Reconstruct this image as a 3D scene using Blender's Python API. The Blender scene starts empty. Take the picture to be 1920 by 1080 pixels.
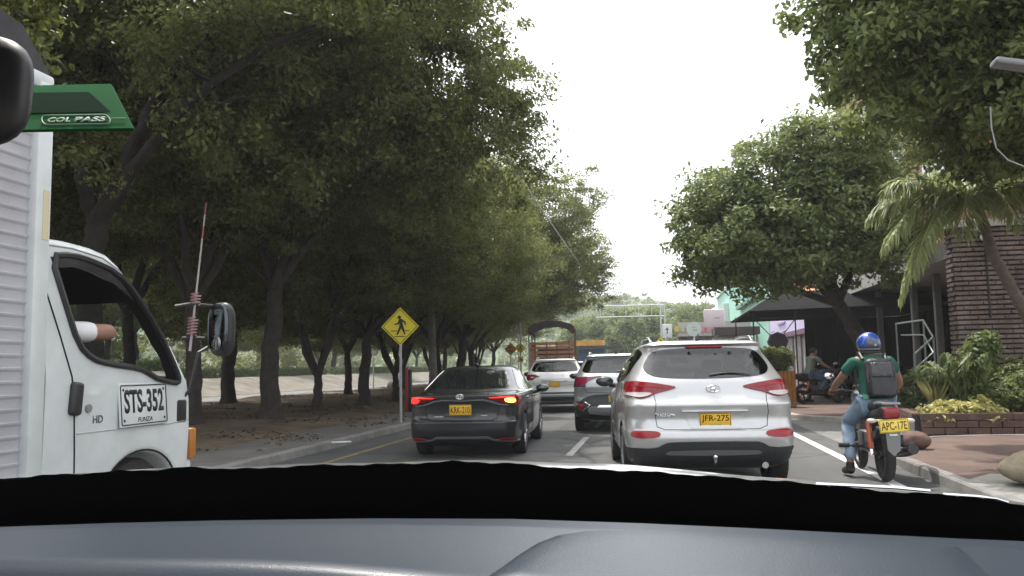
import bpy, bmesh, math, random
import numpy as np
from mathutils import Vector, Matrix, Euler
from mathutils.bvhtree import BVHTree

scene = bpy.context.scene
R = math.radians
PI = math.pi
# ------------------------------------------------------------------ camera
H = 1.38
cam_data = bpy.data.cameras.new('camera')
cam_data.lens = 1560.0 / 1920.0 * 36.0
cam_data.sensor_width = 36.0
cam_data.clip_start = 0.05
cam_data.clip_end = 3000.0
camera = bpy.data.objects.new('camera', cam_data)
scene.collection.objects.link(camera)
YAW, PIT, ROLL = R(9.64), math.atan(150 / 1560), R(1.1)
fwd = Vector((-math.sin(YAW) * math.cos(PIT), math.cos(YAW) * math.cos(PIT), math.sin(PIT)))
rgt = Vector((math.cos(YAW), math.sin(YAW), 0))
upv = rgt.cross(fwd)
rgt2 = rgt * math.cos(ROLL) - upv * math.sin(ROLL)
upv2 = rgt * math.sin(ROLL) + upv * math.cos(ROLL)
camera.matrix_world = Matrix(((rgt2.x, upv2.x, -fwd.x, 0), (rgt2.y, upv2.y, -fwd.y, 0), (rgt2.z, upv2.z, -fwd.z, H), (0, 0, 0, 1)))
scene.camera = camera
# ------------------------------------------------------------------ sky, sun, exposure
SUN_EL, SUN_AZ = R(66), R(334)          # azimuth clockwise from +Y
world = bpy.data.worlds.new('World')
scene.world = world
world.use_nodes = True
wn = world.node_tree.nodes
wl = world.node_tree.links
sky = wn.new('ShaderNodeTexSky')
sky.sky_type = 'NISHITA'
sky.sun_disc = False
sky.sun_elevation = SUN_EL
sky.sun_rotation = SUN_AZ
sky.altitude = 300
sky.air_density = 1.0
sky.dust_density = 6.0
sky.ozone_density = 1.0
hs = wn.new('ShaderNodeHueSaturation')
hs.inputs['Saturation'].default_value = 0.22
hs.inputs['Value'].default_value = 1.5
wl.new(sky.outputs[0], hs.inputs['Color'])
veil = wn.new('ShaderNodeMix')            # thin bright overcast veil over the blue
veil.data_type = 'RGBA'
veil.inputs['Factor'].default_value = 0.62
veil.inputs['B'].default_value = (6.3, 6.5, 6.7, 1)
wl.new(hs.outputs[0], veil.inputs['A'])
wl.new(veil.outputs['Result'], wn['Background'].inputs['Color'])
wn['Background'].inputs['Strength'].default_value = 0.15
sun_data = bpy.data.lights.new('sun', 'SUN')
sun_data.energy = 2.8
sun_data.angle = R(0.6)
sun_data.color = (1.0, 0.95, 0.87)
sun = bpy.data.objects.new('sun', sun_data)
scene.collection.objects.link(sun)
sdir = Vector((math.sin(SUN_AZ) * math.cos(SUN_EL), math.cos(SUN_AZ) * math.cos(SUN_EL), math.sin(SUN_EL)))
sun.rotation_euler = sdir.to_track_quat('Z', 'Y').to_euler()
vs = scene.view_settings
vs.view_transform = 'Standard'
vs.look = 'None'
vs.gamma = 1
vs.use_curve_mapping = False
vs.exposure = 0.95
cy = scene.cycles
cy.use_denoising = True
cy.max_bounces = 7
cy.diffuse_bounces = 4
cy.glossy_bounces = 4
cy.transmission_bounces = 6
cy.transparent_max_bounces = 8
cy.caustics_reflective = False
cy.caustics_refractive = False
cy.sample_clamp_indirect = 6

# ------------------------------------------------------------------ pixel -> world (photo is 1920 x 1080)
def ray(px, py):
    return fwd + rgt2 * ((px - 960) / 1560) - upv2 * ((py - 540) / 1560)
def atZ(px, py, z):
    d = ray(px, py); t = (z - H) / d.z
    return Vector((d.x * t, d.y * t, z))
def atY(px, py, y):
    d = ray(px, py); t = y / d.y
    return Vector((d.x * t, y, H + d.z * t))
def atX(px, py, x):
    d = ray(px, py); t = x / d.x
    return Vector((x, d.y * t, H + d.z * t))

# ------------------------------------------------------------------ materials
MATS = {}
def mat(name, col, rough=0.6, metal=0.0, var=0.0, vscale=6.0, bump=0.0, bscale=30.0, coat=0.0, spec=0.5, emit=None, col2=None):
    if name in MATS:
        return MATS[name]
    m = bpy.data.materials.new(name)
    m.use_nodes = True
    nt = m.node_tree
    b = nt.nodes['Principled BSDF']
    b.inputs['Base Color'].default_value = (*col, 1)
    b.inputs['Roughness'].default_value = rough
    b.inputs['Metallic'].default_value = metal
    b.inputs['Specular IOR Level'].default_value = spec
    if coat:
        b.inputs['Coat Weight'].default_value = coat
        b.inputs['Coat Roughness'].default_value = 0.05
    if emit:
        b.inputs['Emission Color'].default_value = (*emit[:3], 1)
        b.inputs['Emission Strength'].default_value = emit[3]
    if var or col2:
        tc = nt.nodes.new('ShaderNodeTexCoord')
        n = nt.nodes.new('ShaderNodeTexNoise')
        n.inputs['Scale'].default_value = vscale
        n.inputs['Detail'].default_value = 6
        n.inputs['Roughness'].default_value = 0.65
        nt.links.new(tc.outputs['Object'], n.inputs['Vector'])
        r = nt.nodes.new('ShaderNodeValToRGB')
        r.color_ramp.elements[0].position = 0.32
        r.color_ramp.elements[1].position = 0.68
        c2 = col2 or tuple(min(1, c * (1 + var)) for c in col)
        c1 = col if col2 else tuple(c * (1 - var) for c in col)
        r.color_ramp.elements[0].color = (*c1, 1)
        r.color_ramp.elements[1].color = (*c2, 1)
        nt.links.new(n.outputs['Fac'], r.inputs['Fac'])
        nt.links.new(r.outputs['Color'], b.inputs['Base Color'])
    if bump:
        tc = nt.nodes.new('ShaderNodeTexCoord')
        n = nt.nodes.new('ShaderNodeTexNoise')
        n.inputs['Scale'].default_value = bscale
        n.inputs['Detail'].default_value = 5
        nt.links.new(tc.outputs['Object'], n.inputs['Vector'])
        bp = nt.nodes.new('ShaderNodeBump')
        bp.inputs['Strength'].default_value = bump
        bp.inputs['Distance'].default_value = 0.02
        nt.links.new(n.outputs['Fac'], bp.inputs['Height'])
        nt.links.new(bp.outputs['Normal'], b.inputs['Normal'])
    MATS[name] = m
    return m

def leaf_mat(name, c1, c2, rough=0.5, trans=0.3):
    m = bpy.data.materials.new(name)
    m.use_nodes = True
    nt = m.node_tree
    b = nt.nodes['Principled BSDF']
    b.inputs['Roughness'].default_value = rough
    b.inputs['Specular IOR Level'].default_value = 0.45
    g = nt.nodes.new('ShaderNodeNewGeometry')
    r = nt.nodes.new('ShaderNodeValToRGB')
    r.color_ramp.elements[0].color = (*c1, 1)
    r.color_ramp.elements[1].color = (*c2, 1)
    oi = nt.nodes.new('ShaderNodeObjectInfo')
    tc = nt.nodes.new('ShaderNodeTexCoord')
    n = nt.nodes.new('ShaderNodeTexNoise')
    n.inputs['Scale'].default_value = 0.8
    nt.links.new(tc.outputs['Object'], n.inputs['Vector'])
    mx = nt.nodes.new('ShaderNodeMath'); mx.operation = 'MULTIPLY_ADD'
    nt.links.new(g.outputs['Random Per Island'], mx.inputs[0])
    mx.inputs[1].default_value = 0.6
    ad = nt.nodes.new('ShaderNodeMath'); ad.operation = 'MULTIPLY_ADD'
    nt.links.new(n.outputs['Fac'], ad.inputs[0]); ad.inputs[1].default_value = 0.9; ad.inputs[2].default_value = -0.25
    nt.links.new(ad.outputs[0], mx.inputs[2])
    nt.links.new(mx.outputs[0], r.inputs['Fac'])
    nt.links.new(r.outputs['Color'], b.inputs['Base Color'])
    t = nt.nodes.new('ShaderNodeBsdfTranslucent')
    hsv = nt.nodes.new('ShaderNodeHueSaturation')
    hsv.inputs['Hue'].default_value = 0.485
    hsv.inputs['Value'].default_value = 1.5
    nt.links.new(r.outputs['Color'], hsv.inputs['Color'])
    nt.links.new(hsv.outputs['Color'], t.inputs['Color'])
    ms = nt.nodes.new('ShaderNodeMixShader')
    ms.inputs[0].default_value = trans
    nt.links.new(b.outputs[0], ms.inputs[1])
    nt.links.new(t.outputs[0], ms.inputs[2])
    nt.links.new(ms.outputs[0], nt.nodes['Material Output'].inputs['Surface'])
    return m

def clear_tint(name, tint, rough=0.02, ior=1.5):
    m = bpy.data.materials.new(name); m.use_nodes = True
    nt = m.node_tree
    nt.nodes.remove(nt.nodes['Principled BSDF'])
    t = nt.nodes.new('ShaderNodeBsdfTransparent'); t.inputs['Color'].default_value = (*tint, 1)
    g = nt.nodes.new('ShaderNodeBsdfGlossy'); g.inputs['Roughness'].default_value = rough
    f = nt.nodes.new('ShaderNodeFresnel'); f.inputs['IOR'].default_value = ior
    x = nt.nodes.new('ShaderNodeMixShader')
    nt.links.new(f.outputs[0], x.inputs[0]); nt.links.new(t.outputs[0], x.inputs[1]); nt.links.new(g.outputs[0], x.inputs[2])
    nt.links.new(x.outputs[0], nt.nodes['Material Output'].inputs['Surface'])
    return m
def glass_mat(name, col=(0.012, 0.014, 0.017), rough=0.04, spec=0.9):
    return mat(name, col, rough, spec=spec, coat=1.0)

# ------------------------------------------------------------------ objects
def link(o):
    scene.collection.objects.link(o)
    return o
def tag(o, label=None, cat=None, group=None, kind=None):
    if label: o['label'] = label
    if cat: o['category'] = cat
    if group: o['group'] = group
    if kind: o['kind'] = kind
    return o
def thing(name, label, cat, loc=(0, 0, 0), rz=0.0, group=None):
    o = link(bpy.data.objects.new(name, None))
    o.empty_display_size = 0.2
    o.location = loc
    o.rotation_euler = (0, 0, rz)
    return tag(o, label, cat, group)
def copy_tree(o, parent=None):
    c = o.copy(); link(c)
    if parent is not None: c.parent = parent
    for ch in list(o.children): copy_tree(ch, c)
    return c
def smooth(me, angle=40):
    me.polygons.foreach_set('use_smooth', [True] * len(me.polygons))
    try:
        me.set_sharp_from_angle(angle=R(angle))
    except Exception:
        pass

class MB:
    """collects vertices and faces, then links them as ONE mesh object"""
    def __init__(s):
        s.v = []; s.f = []; s.m = []
    def add(s, vs_, fs, mi=0):
        b = len(s.v)
        s.v.extend([tuple(p) for p in vs_])
        for f in fs:
            s.f.append(tuple(b + i for i in f)); s.m.append(mi)
        return s
    def box(s, c, d, rot=None, mi=0, taper=1.0):
        vs_ = []
        for x, y, z in ((-1, -1, -1), (1, -1, -1), (1, 1, -1), (-1, 1, -1), (-1, -1, 1), (1, -1, 1), (1, 1, 1), (-1, 1, 1)):
            k = taper if z > 0 else 1
            vs_.append(Vector((x * d[0] / 2 * k, y * d[1] / 2 * k, z * d[2] / 2)))
        if rot is not None:
            M = Euler(rot).to_matrix(); vs_ = [M @ v for v in vs_]
        vs_ = [v + Vector(c) for v in vs_]
        return s.add(vs_, ((0, 3, 2, 1), (4, 5, 6, 7), (0, 1, 5, 4), (1, 2, 6, 5), (2, 3, 7, 6), (3, 0, 4, 7)), mi)
    def rbox(s, c, d, r=0.02, seg=2, rot=None, mi=0):
        bm = bmesh.new()
        bmesh.ops.create_cube(bm, size=1)
        for v in bm.verts: v.co = Vector((v.co.x * d[0], v.co.y * d[1], v.co.z * d[2]))
        bmesh.ops.bevel(bm, geom=list(bm.edges), offset=min(r, min(d) * 0.49), segments=seg, profile=0.5, affect='EDGES')
        return s.bm(bm, c, rot, mi)
    def bm(s, bm, c=(0, 0, 0), rot=None, mi=0):
        M = Euler(rot).to_matrix() if rot is not None else Matrix.Identity(3)
        bm.verts.index_update()
        s.add([M @ v.co + Vector(c) for v in bm.verts], [[v.index for v in f.verts] for f in bm.faces], mi)
        bm.free()
        return s
    def tube(s, pts, rad, n=8, mi=0, cap=True, closed=False):
        pts = [Vector(p) for p in pts]
        if not hasattr(rad, '__len__'): rad = [rad] * len(pts)
        up = None
        rings = []
        for i, p in enumerate(pts):
            if closed: t = pts[(i + 1) % len(pts)] - pts[i - 1]
            else: t = pts[min(i + 1, len(pts) - 1)] - pts[max(i - 1, 0)]
            if t.length < 1e-9: t = Vector((0, 0, 1))
            t.normalize()
            if up is None:
                a = Vector((0, 0, 1)) if abs(t.z) < 0.9 else Vector((1, 0, 0))
                up = (a - t * a.dot(t)).normalized()
            else:
                up = up - t * up.dot(t)
                up = up.normalized() if up.length > 1e-6 else t.orthogonal().normalized()
            w = t.cross(up)
            rings.append([p + (up * math.cos(2 * PI * k / n) + w * math.sin(2 * PI * k / n)) * rad[i] for k in range(n)])
        vs_ = [v for r in rings for v in r]
        fs = []
        m = len(pts)
        for i in range(m if closed else m - 1):
            j = (i + 1) % m
            for k in range(n):
                fs.append((i * n + k, i * n + (k + 1) % n, j * n + (k + 1) % n, j * n + k))
        if cap and not closed:
            fs.append(tuple(reversed(range(n)))); fs.append(tuple((m - 1) * n + k for k in range(n)))
        return s.add(vs_, fs, mi)
    def lathe(s, prof, n=32, c=(0, 0, 0), axis='z', mi=0):
        """prof: (r, h) list"""
        vs_ = []
        for r, h in prof:
            for k in range(n):
                a = 2 * PI * k / n
                p = (r * math.cos(a), r * math.sin(a), h)
                if axis == 'x': p = (p[2], p[0], p[1])
                elif axis == 'y': p = (p[0], p[2], p[1])
                vs_.append(Vector(p) + Vector(c))
        fs = []
        for i in range(len(prof) - 1):
            for k in range(n):
                fs.append((i * n + k, i * n + (k + 1) % n, (i + 1) * n + (k + 1) % n, (i + 1) * n + k))
        return s.add(vs_, fs, mi)
    def ball(s, c, r, n=16, mi=0, rot=None, fn=None):
        r = r if hasattr(r, '__len__') else (r, r, r)
        M = Euler(rot).to_matrix() if rot is not None else Matrix.Identity(3)
        vs_ = []; nl = max(6, n // 2 + 2)
        for i in range(nl + 1):
            ph = PI * i / nl
            for k in range(n):
                a = 2 * PI * k / n
                p = Vector((math.sin(ph) * math.cos(a), math.sin(ph) * math.sin(a), math.cos(ph)))
                q = fn(p) if fn else 1.0
                vs_.append(M @ Vector((p.x * r[0] * q, p.y * r[1] * q, p.z * r[2] * q)) + Vector(c))
        fs = []
        for i in range(nl):
            for k in range(n):
                fs.append((i * n + k, (i + 1) * n + k, (i + 1) * n + (k + 1) % n, i * n + (k + 1) % n))
        return s.add(vs_, fs, mi)
    def prism(s, poly, y0, y1, plane='xz', mi=0):
        """poly in the given plane, extruded along the third axis"""
        n = len(poly)
        def P(a, b, h):
            return (a, h, b) if plane == 'xz' else ((h, a, b) if plane == 'yz' else (a, b, h))
        vs_ = [P(a, b, y0) for a, b in poly] + [P(a, b, y1) for a, b in poly]
        fs = [tuple(range(n)), tuple(reversed(range(n, 2 * n)))]
        for k in range(n): fs.append((k, n + k, n + (k + 1) % n, (k + 1) % n))
        return s.add(vs_, fs, mi)
    def build(s, name, mats, parent=None, sm=True, angle=40, weld=False, loc=None, rot=None):
        me = bpy.data.meshes.new(name)
        me.from_pydata(s.v, [], s.f)
        ms = mats if isinstance(mats, (list, tuple)) else [mats]
        for m in ms: me.materials.append(m)
        me.polygons.foreach_set('material_index', s.m)
        bm = bmesh.new(); bm.from_mesh(me)
        if weld: bmesh.ops.remove_doubles(bm, verts=bm.verts, dist=1e-5)
        bmesh.ops.recalc_face_normals(bm, faces=bm.faces)
        bm.to_mesh(me); bm.free()
        if sm: smooth(me, angle)
        o = link(bpy.data.objects.new(name, me))
        if parent is not None: o.parent = parent
        if loc is not None: o.location = loc
        if rot is not None: o.rotation_euler = rot
        return o

def eval_mesh(o, name):
    dg = bpy.context.evaluated_depsgraph_get()
    dg.update()
    return bpy.data.meshes.new_from_object(o.evaluated_get(dg))
def text_mesh(s, w, h, m, parent, loc, rot=(PI / 2, 0, 0), name='lettering', bold=0.0, shear=0.0, ext=0.001, spacing=1.0):
    cu = bpy.data.curves.new('lettering_curve', 'FONT')
    cu.body = s; cu.size = 1; cu.offset = bold; cu.shear = shear; cu.extrude = 0.0; cu.space_character = spacing
    cu.resolution_u = 3
    o = link(bpy.data.objects.new('lettering_tmp', cu))
    me = eval_mesh(o, name)
    bpy.data.objects.remove(o); bpy.data.curves.remove(cu)
    n = len(me.vertices)
    a = np.zeros(n * 3); me.vertices.foreach_get('co', a); a = a.reshape(-1, 3)
    lo, hi = a.min(0), a.max(0)
    a[:, 0] = (a[:, 0] - (lo[0] + hi[0]) / 2) * (w / max(1e-6, hi[0] - lo[0]))
    a[:, 1] = (a[:, 1] - (lo[1] + hi[1]) / 2) * (h / max(1e-6, hi[1] - lo[1]))
    me.vertices.foreach_set('co', a.ravel())
    bm = bmesh.new(); bm.from_mesh(me)
    r = bmesh.ops.extrude_face_region(bm, geom=list(bm.faces))
    for v in [e for e in r['geom'] if isinstance(e, bmesh.types.BMVert)]: v.co.z += ext
    bm.to_mesh(me); bm.free()
    me.materials.clear(); me.materials.append(m)
    me.name = name
    t = link(bpy.data.objects.new(name, me))
    if parent is not None: t.parent = parent
    t.location = loc; t.rotation_euler = rot
    return t

def chaikin(poly, it=2):
    for _ in range(it):
        q = []
        n = len(poly)
        for i in range(n):
            a, b = poly[i], poly[(i + 1) % n]
            q.append(tuple(a[k] * .75 + b[k] * .25 for k in range(len(a))))
            q.append(tuple(a[k] * .25 + b[k] * .75 for k in range(len(a))))
        poly = q
    return poly

def panel(name, bvh, poly, axis, m, parent, off=0.006, grid=0.05, rnd=2, far=4.0, skirt=0.012, deep=False):
    """a shell over a body's surface: the outline is given in the rear / side / top elevation and laid onto the body"""
    if rnd: poly = chaikin(poly, rnd)
    bm = bmesh.new()
    f = bm.faces.new([bm.verts.new((a, b, 0)) for a, b in poly])
    bmesh.ops.triangulate(bm, faces=[f])
    xs = [p[0] for p in poly]; ys = [p[1] for p in poly]
    for ax, lo, hi in ((0, min(xs), max(xs)), (1, min(ys), max(ys))):
        k = lo + grid
        while k < hi - 1e-4:
            no = (1, 0, 0) if ax == 0 else (0, 1, 0)
            co = (k, 0, 0) if ax == 0 else (0, k, 0)
            bmesh.ops.bisect_plane(bm, geom=list(bm.verts) + list(bm.edges) + list(bm.faces), plane_co=co, plane_no=no, dist=1e-5)
            k += grid
    bmesh.ops.remove_doubles(bm, verts=bm.verts, dist=1e-4)
    for v in bm.verts:
        a, b = v.co.x, v.co.y
        if axis == 'rear': o, d = Vector((a, -far, b)), Vector((0, 1, 0))
        elif axis == 'front': o, d = Vector((a, far * 2, b)), Vector((0, -1, 0))
        elif axis == 'left': o, d = Vector((-far, a, b)), Vector((1, 0, 0))
        elif axis == 'right': o, d = Vector((far, a, b)), Vector((-1, 0, 0))
        else: o, d = Vector((a, b, far)), Vector((0, 0, -1))
        h, nrm, _, _ = bvh.ray_cast(o, d)
        if axis == 'rear':
            k = 0
            while (h is None or h.y > .62 and not deep) and k < 60:      # past the corner: stay on its last visible edge
                o.x *= .994; k += 1
                h, nrm, _, _ = bvh.ray_cast(o, d)
        if h is None:
            h, nrm, _, _ = bvh.find_nearest(o + d * far)
        if nrm.dot(d) > 0: nrm = -nrm
        v.co = h + nrm * off
        v.normal = nrm
    norms = {v.index: v.normal.copy() for v in bm.verts}
    bm.normal_update()
    be = [e for e in bm.edges if len(e.link_faces) == 1]
    if skirt and be:
        r = bmesh.ops.extrude_edge_only(bm, edges=be)
        for v in [g for g in r['geom'] if isinstance(g, bmesh.types.BMVert)]:
            h, nrm, _, _ = bvh.find_nearest(v.co)
            d = (v.co - h)
            v.co = v.co - (d.normalized() * (off + 0.004) if d.length > 1e-6 else Vector((0, 0, 0)))
    bmesh.ops.recalc_face_normals(bm, faces=bm.faces)
    me = bpy.data.meshes.new(name)
    bm.to_mesh(me); bm.free()
    me.materials.append(m)
    smooth(me, 50)
    o = link(bpy.data.objects.new(name, me))
    o.parent = parent
    return o

def ring_panel(name, bvh, outer, f, axis, m, parent, off=.002, rnd=2):
    """a dark border band between an outline and its shrunken copy, laid on the body"""
    cx_ = sum(p[0] for p in outer) / len(outer); cz_ = sum(p[1] for p in outer) / len(outer)
    A = chaikin(outer, rnd); b = MB(); n = len(A); K = 3
    for k in range(K + 1):
        t = 1 - (1 - f) * k / K
        for a, c in A:
            x, z = cx_ + (a - cx_) * t, cz_ + (c - cz_) * t
            if axis == 'rear': o, d = Vector((x, -4, z)), Vector((0, 1, 0))
            elif axis == 'left': o, d = Vector((-4, x, z)), Vector((1, 0, 0))
            else: o, d = Vector((4, x, z)), Vector((-1, 0, 0))
            h, nn, *_ = bvh.ray_cast(o, d)
            if h is None: h, nn, *_ = bvh.find_nearest(o + d * 4)
            if nn.dot(d) > 0: nn = -nn
            b.v.append(tuple(h + nn * off))
    for k in range(K):
        for i in range(n): b.f.append((k * n + i, k * n + (i + 1) % n, (k + 1) * n + (i + 1) % n, (k + 1) * n + i)); b.m.append(0)
    return b.build(name, m, parent, angle=70)
def pchip(rows, sub):
    a = np.array(rows, float); n = len(a)
    t = np.arange(n); T = np.linspace(0, n - 1, (n - 1) * sub + 1)
    d = np.diff(a, axis=0)
    m = np.zeros_like(a)
    for i in range(1, n - 1):
        p = d[i - 1] * d[i]
        with np.errstate(divide='ignore', invalid='ignore'):
            hm = 2 * p / (d[i - 1] + d[i])
        m[i] = np.where(p > 0, hm, 0)
    m[0] = d[0]; m[-1] = d[-1]
    out = []
    for x in T:
        i = min(int(x), n - 2); u = x - i
        h00 = 2 * u**3 - 3 * u**2 + 1; h10 = u**3 - 2 * u**2 + u; h01 = -2 * u**3 + 3 * u**2; h11 = u**3 - u**2
        out.append(h00 * a[i] + h10 * m[i] + h01 * a[i + 1] + h11 * m[i + 1])
    return np.array(out)

def skin_mesh(name, joints, bones, mats, parent=None, sub=2, root=0, pick=None, folds=0.0):
    """joints: name -> (pos, radius); bones: pairs; the first joint is the root"""
    names = list(joints)
    me = bpy.data.meshes.new(name)
    me.from_pydata([joints[k][0] for k in names], [(names.index(a), names.index(b)) for a, b in bones], [])
    o = link(bpy.data.objects.new(name, me))
    md = o.modifiers.new('skin', 'SKIN')
    md.use_smooth_shade = True
    md.branch_smoothing = 0.6
    for i, k in enumerate(names):
        r = joints[k][1]
        sv = me.skin_vertices[0].data[i]
        sv.radius = r if hasattr(r, '__len__') else (r, r)
        sv.use_root = (i == root)
    s2 = o.modifiers.new('sub', 'SUBSURF'); s2.levels = sub; s2.render_levels = sub
    m2 = eval_mesh(o, name)
    bpy.data.objects.remove(o)
    m2.materials.clear()
    for m in (mats if isinstance(mats, (list, tuple)) else [mats]): m2.materials.append(m)
    for p in m2.polygons:
        p.material_index = pick(p.center) if pick else 0
        p.use_smooth = True
    if folds:                       # cloth folds: creases running round the limbs and slantwise over the trunk
        from mathutils import noise as mn
        for v in m2.vertices:
            p = v.co
            q = Vector((p.x * 5, p.y * 5, p.z * 17 + p.x * 9))
            v.co = p + v.normal * folds * (mn.noise(q) + .6 * abs(mn.noise(q * 1.9 + Vector((3, 1, 7)))))
    m2.name = name
    r_ = link(bpy.data.objects.new(name, m2))
    if parent is not None: r_.parent = parent
    return r_

# common materials
BLACK = mat('black_plastic', (0.018, 0.018, 0.02), 0.45)
DARKP = mat('dark_trim', (0.03, 0.031, 0.034), 0.5, var=0.2)
RUBBER = mat('tyre_rubber', (0.018, 0.018, 0.019), 0.8, var=0.3, vscale=20)
CHROME = mat('chrome', (0.75, 0.76, 0.78), 0.12, 1.0)
ALLOY = mat('alloy', (0.45, 0.46, 0.48), 0.3, 0.9)
GREYM = mat('grey_metal', (0.32, 0.33, 0.34), 0.45, 0.6, var=0.15)
GLASS = glass_mat('tinted_glass')
GLASST = clear_tint('cabin_glass', (.50, .56, .58), ior=1.9)
GLASSD = clear_tint('privacy_glass', (.25, .28, .29))
REDLENS = mat('red_lens', (0.24, 0.005, 0.012), 0.15, coat=0.35)
REDREFL = mat('red_reflector', (0.30, 0.005, 0.012), 0.3, coat=0.15)
CLEARL = mat('clear_lens', (0.55, 0.5, 0.5), 0.15, coat=0.8)
PLATEY = mat('plate_yellow', (0.80, 0.47, 0.02), 0.45, var=0.06)
INK = mat('black_ink', (0.015, 0.014, 0.014), 0.6)
WHITEP = mat('white_paint', (0.78, 0.78, 0.76), 0.45, var=0.05)
CONC = mat('concrete', (0.36, 0.35, 0.33), 0.85, var=0.22, vscale=4, bump=0.3, bscale=40)
# ================================================================== SETTING
def cx_road(y):
    if y < 24: return 0.0
    if y < 60: return -0.0025 * (y - 24) ** 2
    return -3.24 - 0.05 * (y - 60)
def strip_mesh(name, xa, xb, ys, z, m, kind='structure'):
    mb = MB(); n = len(ys)
    vs_ = []
    for y in ys:
        vs_ += [(xa(y), y, z), (xb(y), y, z)]
    mb.add(vs_, [(2 * i, 2 * i + 1, 2 * i + 3, 2 * i + 2) for i in range(n - 1)])
    o = mb.build(name, m, sm=False)
    return tag(o, kind=kind)
rs = random.Random(5)
# asphalt with worn lanes, patches and fine grain
def asphalt(name, base=0.055):
    m = bpy.data.materials.new(name); m.use_nodes = True
    nt = m.node_tree; b = nt.nodes['Principled BSDF']; L = nt.links
    tc = nt.nodes.new('ShaderNodeTexCoord')
    n1 = nt.nodes.new('ShaderNodeTexNoise'); n1.inputs['Scale'].default_value = 0.5; n1.inputs['Detail'].default_value = 8; n1.inputs['Roughness'].default_value = 0.7
    n2 = nt.nodes.new('ShaderNodeTexNoise'); n2.inputs['Scale'].default_value = 60; n2.inputs['Detail'].default_value = 3
    mp = nt.nodes.new('ShaderNodeMapping'); mp.inputs['Scale'].default_value = (1.6, 0.25, 1)
    L.new(tc.outputs['Object'], mp.inputs['Vector']); L.new(mp.outputs[0], n1.inputs['Vector']); L.new(tc.outputs['Object'], n2.inputs['Vector'])
    r1 = nt.nodes.new('ShaderNodeValToRGB'); r1.color_ramp.elements[0].position = .3; r1.color_ramp.elements[1].position = .72
    r1.color_ramp.elements[0].color = (base * .75, base * .76, base * .78, 1); r1.color_ramp.elements[1].color = (base * 1.45, base * 1.45, base * 1.42, 1)
    r2 = nt.nodes.new('ShaderNodeValToRGB'); r2.color_ramp.elements[0].color = (.7, .7, .7, 1); r2.color_ramp.elements[1].color = (1.35, 1.35, 1.35, 1)
    r2.color_ramp.elements[0].position = .3; r2.color_ramp.elements[1].position = .7
    mu = nt.nodes.new('ShaderNodeMix'); mu.data_type = 'RGBA'; mu.blend_type = 'MULTIPLY'; mu.inputs['Factor'].default_value = 1
    L.new(n1.outputs['Fac'], r1.inputs['Fac']); L.new(n2.outputs['Fac'], r2.inputs['Fac'])
    L.new(r1.outputs[0], mu.inputs['A']); L.new(r2.outputs[0], mu.inputs['B']); L.new(mu.outputs['Result'], b.inputs['Base Color'])
    vo = nt.nodes.new('ShaderNodeTexVoronoi'); vo.feature = 'DISTANCE_TO_EDGE'; vo.inputs['Scale'].default_value = .33     # cracks
    ns = nt.nodes.new('ShaderNodeTexNoise'); ns.inputs['Scale'].default_value = 2.2; ns.inputs['Detail'].default_value = 5
    va = nt.nodes.new('ShaderNodeMix'); va.data_type = 'VECTOR'; va.inputs['Factor'].default_value = .16
    L.new(tc.outputs['Object'], ns.inputs['Vector']); L.new(tc.outputs['Object'], va.inputs['A']); L.new(ns.outputs['Color'], va.inputs['B']); L.new(va.outputs['Result'], vo.inputs['Vector'])
    rc = nt.nodes.new('ShaderNodeValToRGB'); rc.color_ramp.elements[0].color = (.38, .38, .38, 1); rc.color_ramp.elements[1].color = (1, 1, 1, 1); rc.color_ramp.elements[0].position = .002; rc.color_ramp.elements[1].position = .010
    L.new(vo.outputs['Distance'], rc.inputs['Fac'])
    n3 = nt.nodes.new('ShaderNodeTexNoise'); n3.inputs['Scale'].default_value = .9; n3.inputs['Detail'].default_value = 3
    L.new(tc.outputs['Object'], n3.inputs['Vector'])
    r3 = nt.nodes.new('ShaderNodeValToRGB'); r3.color_ramp.elements[0].position = .60; r3.color_ramp.elements[1].position = .70; r3.color_ramp.elements[0].color = (1, 1, 1, 1); r3.color_ramp.elements[1].color = (.62, .62, .63, 1)   # oil stains
    L.new(n3.outputs['Fac'], r3.inputs['Fac'])
    m2 = nt.nodes.new('ShaderNodeMix'); m2.data_type = 'RGBA'; m2.blend_type = 'MULTIPLY'; m2.inputs['Factor'].default_value = 1
    m3 = nt.nodes.new('ShaderNodeMix'); m3.data_type = 'RGBA'; m3.blend_type = 'MULTIPLY'; m3.inputs['Factor'].default_value = .8
    L.new(mu.outputs['Result'], m2.inputs['A']); L.new(rc.outputs[0], m2.inputs['B']); L.new(m2.outputs['Result'], m3.inputs['A']); L.new(r3.outputs[0], m3.inputs['B']); L.new(m3.outputs['Result'], b.inputs['Base Color'])
    b.inputs['Roughness'].default_value = 0.85
    bp = nt.nodes.new('ShaderNodeBump'); bp.inputs['Strength'].default_value = .35; bp.inputs['Distance'].default_value = .01
    L.new(n2.outputs['Fac'], bp.inputs['Height']); L.new(bp.outputs[0], b.inputs['Normal'])
    return m
ASPH = asphalt('asphalt', 0.07)
ASPH2 = asphalt('old_asphalt', 0.13)
EARTH = mat('dry_earth', (0.10, 0.078, 0.055), 0.95, col2=(0.20, 0.155, 0.11), vscale=0.8, bump=0.6, bscale=9)
VERGE = mat('verge_soil', (0.055, 0.040, 0.027), 0.95, col2=(0.19, 0.138, 0.09), vscale=1.1, bump=0.8, bscale=14)
BANK = mat('bank_soil', (0.085, 0.078, 0.062), 0.95, col2=(0.20, 0.18, 0.15), vscale=0.9, bump=0.6, bscale=6)
GREYPAV = mat('dusty_pavement', (0.10, 0.095, 0.09), 0.9, col2=(0.17, 0.16, 0.15), vscale=1.6, bump=0.4, bscale=25)
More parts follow.
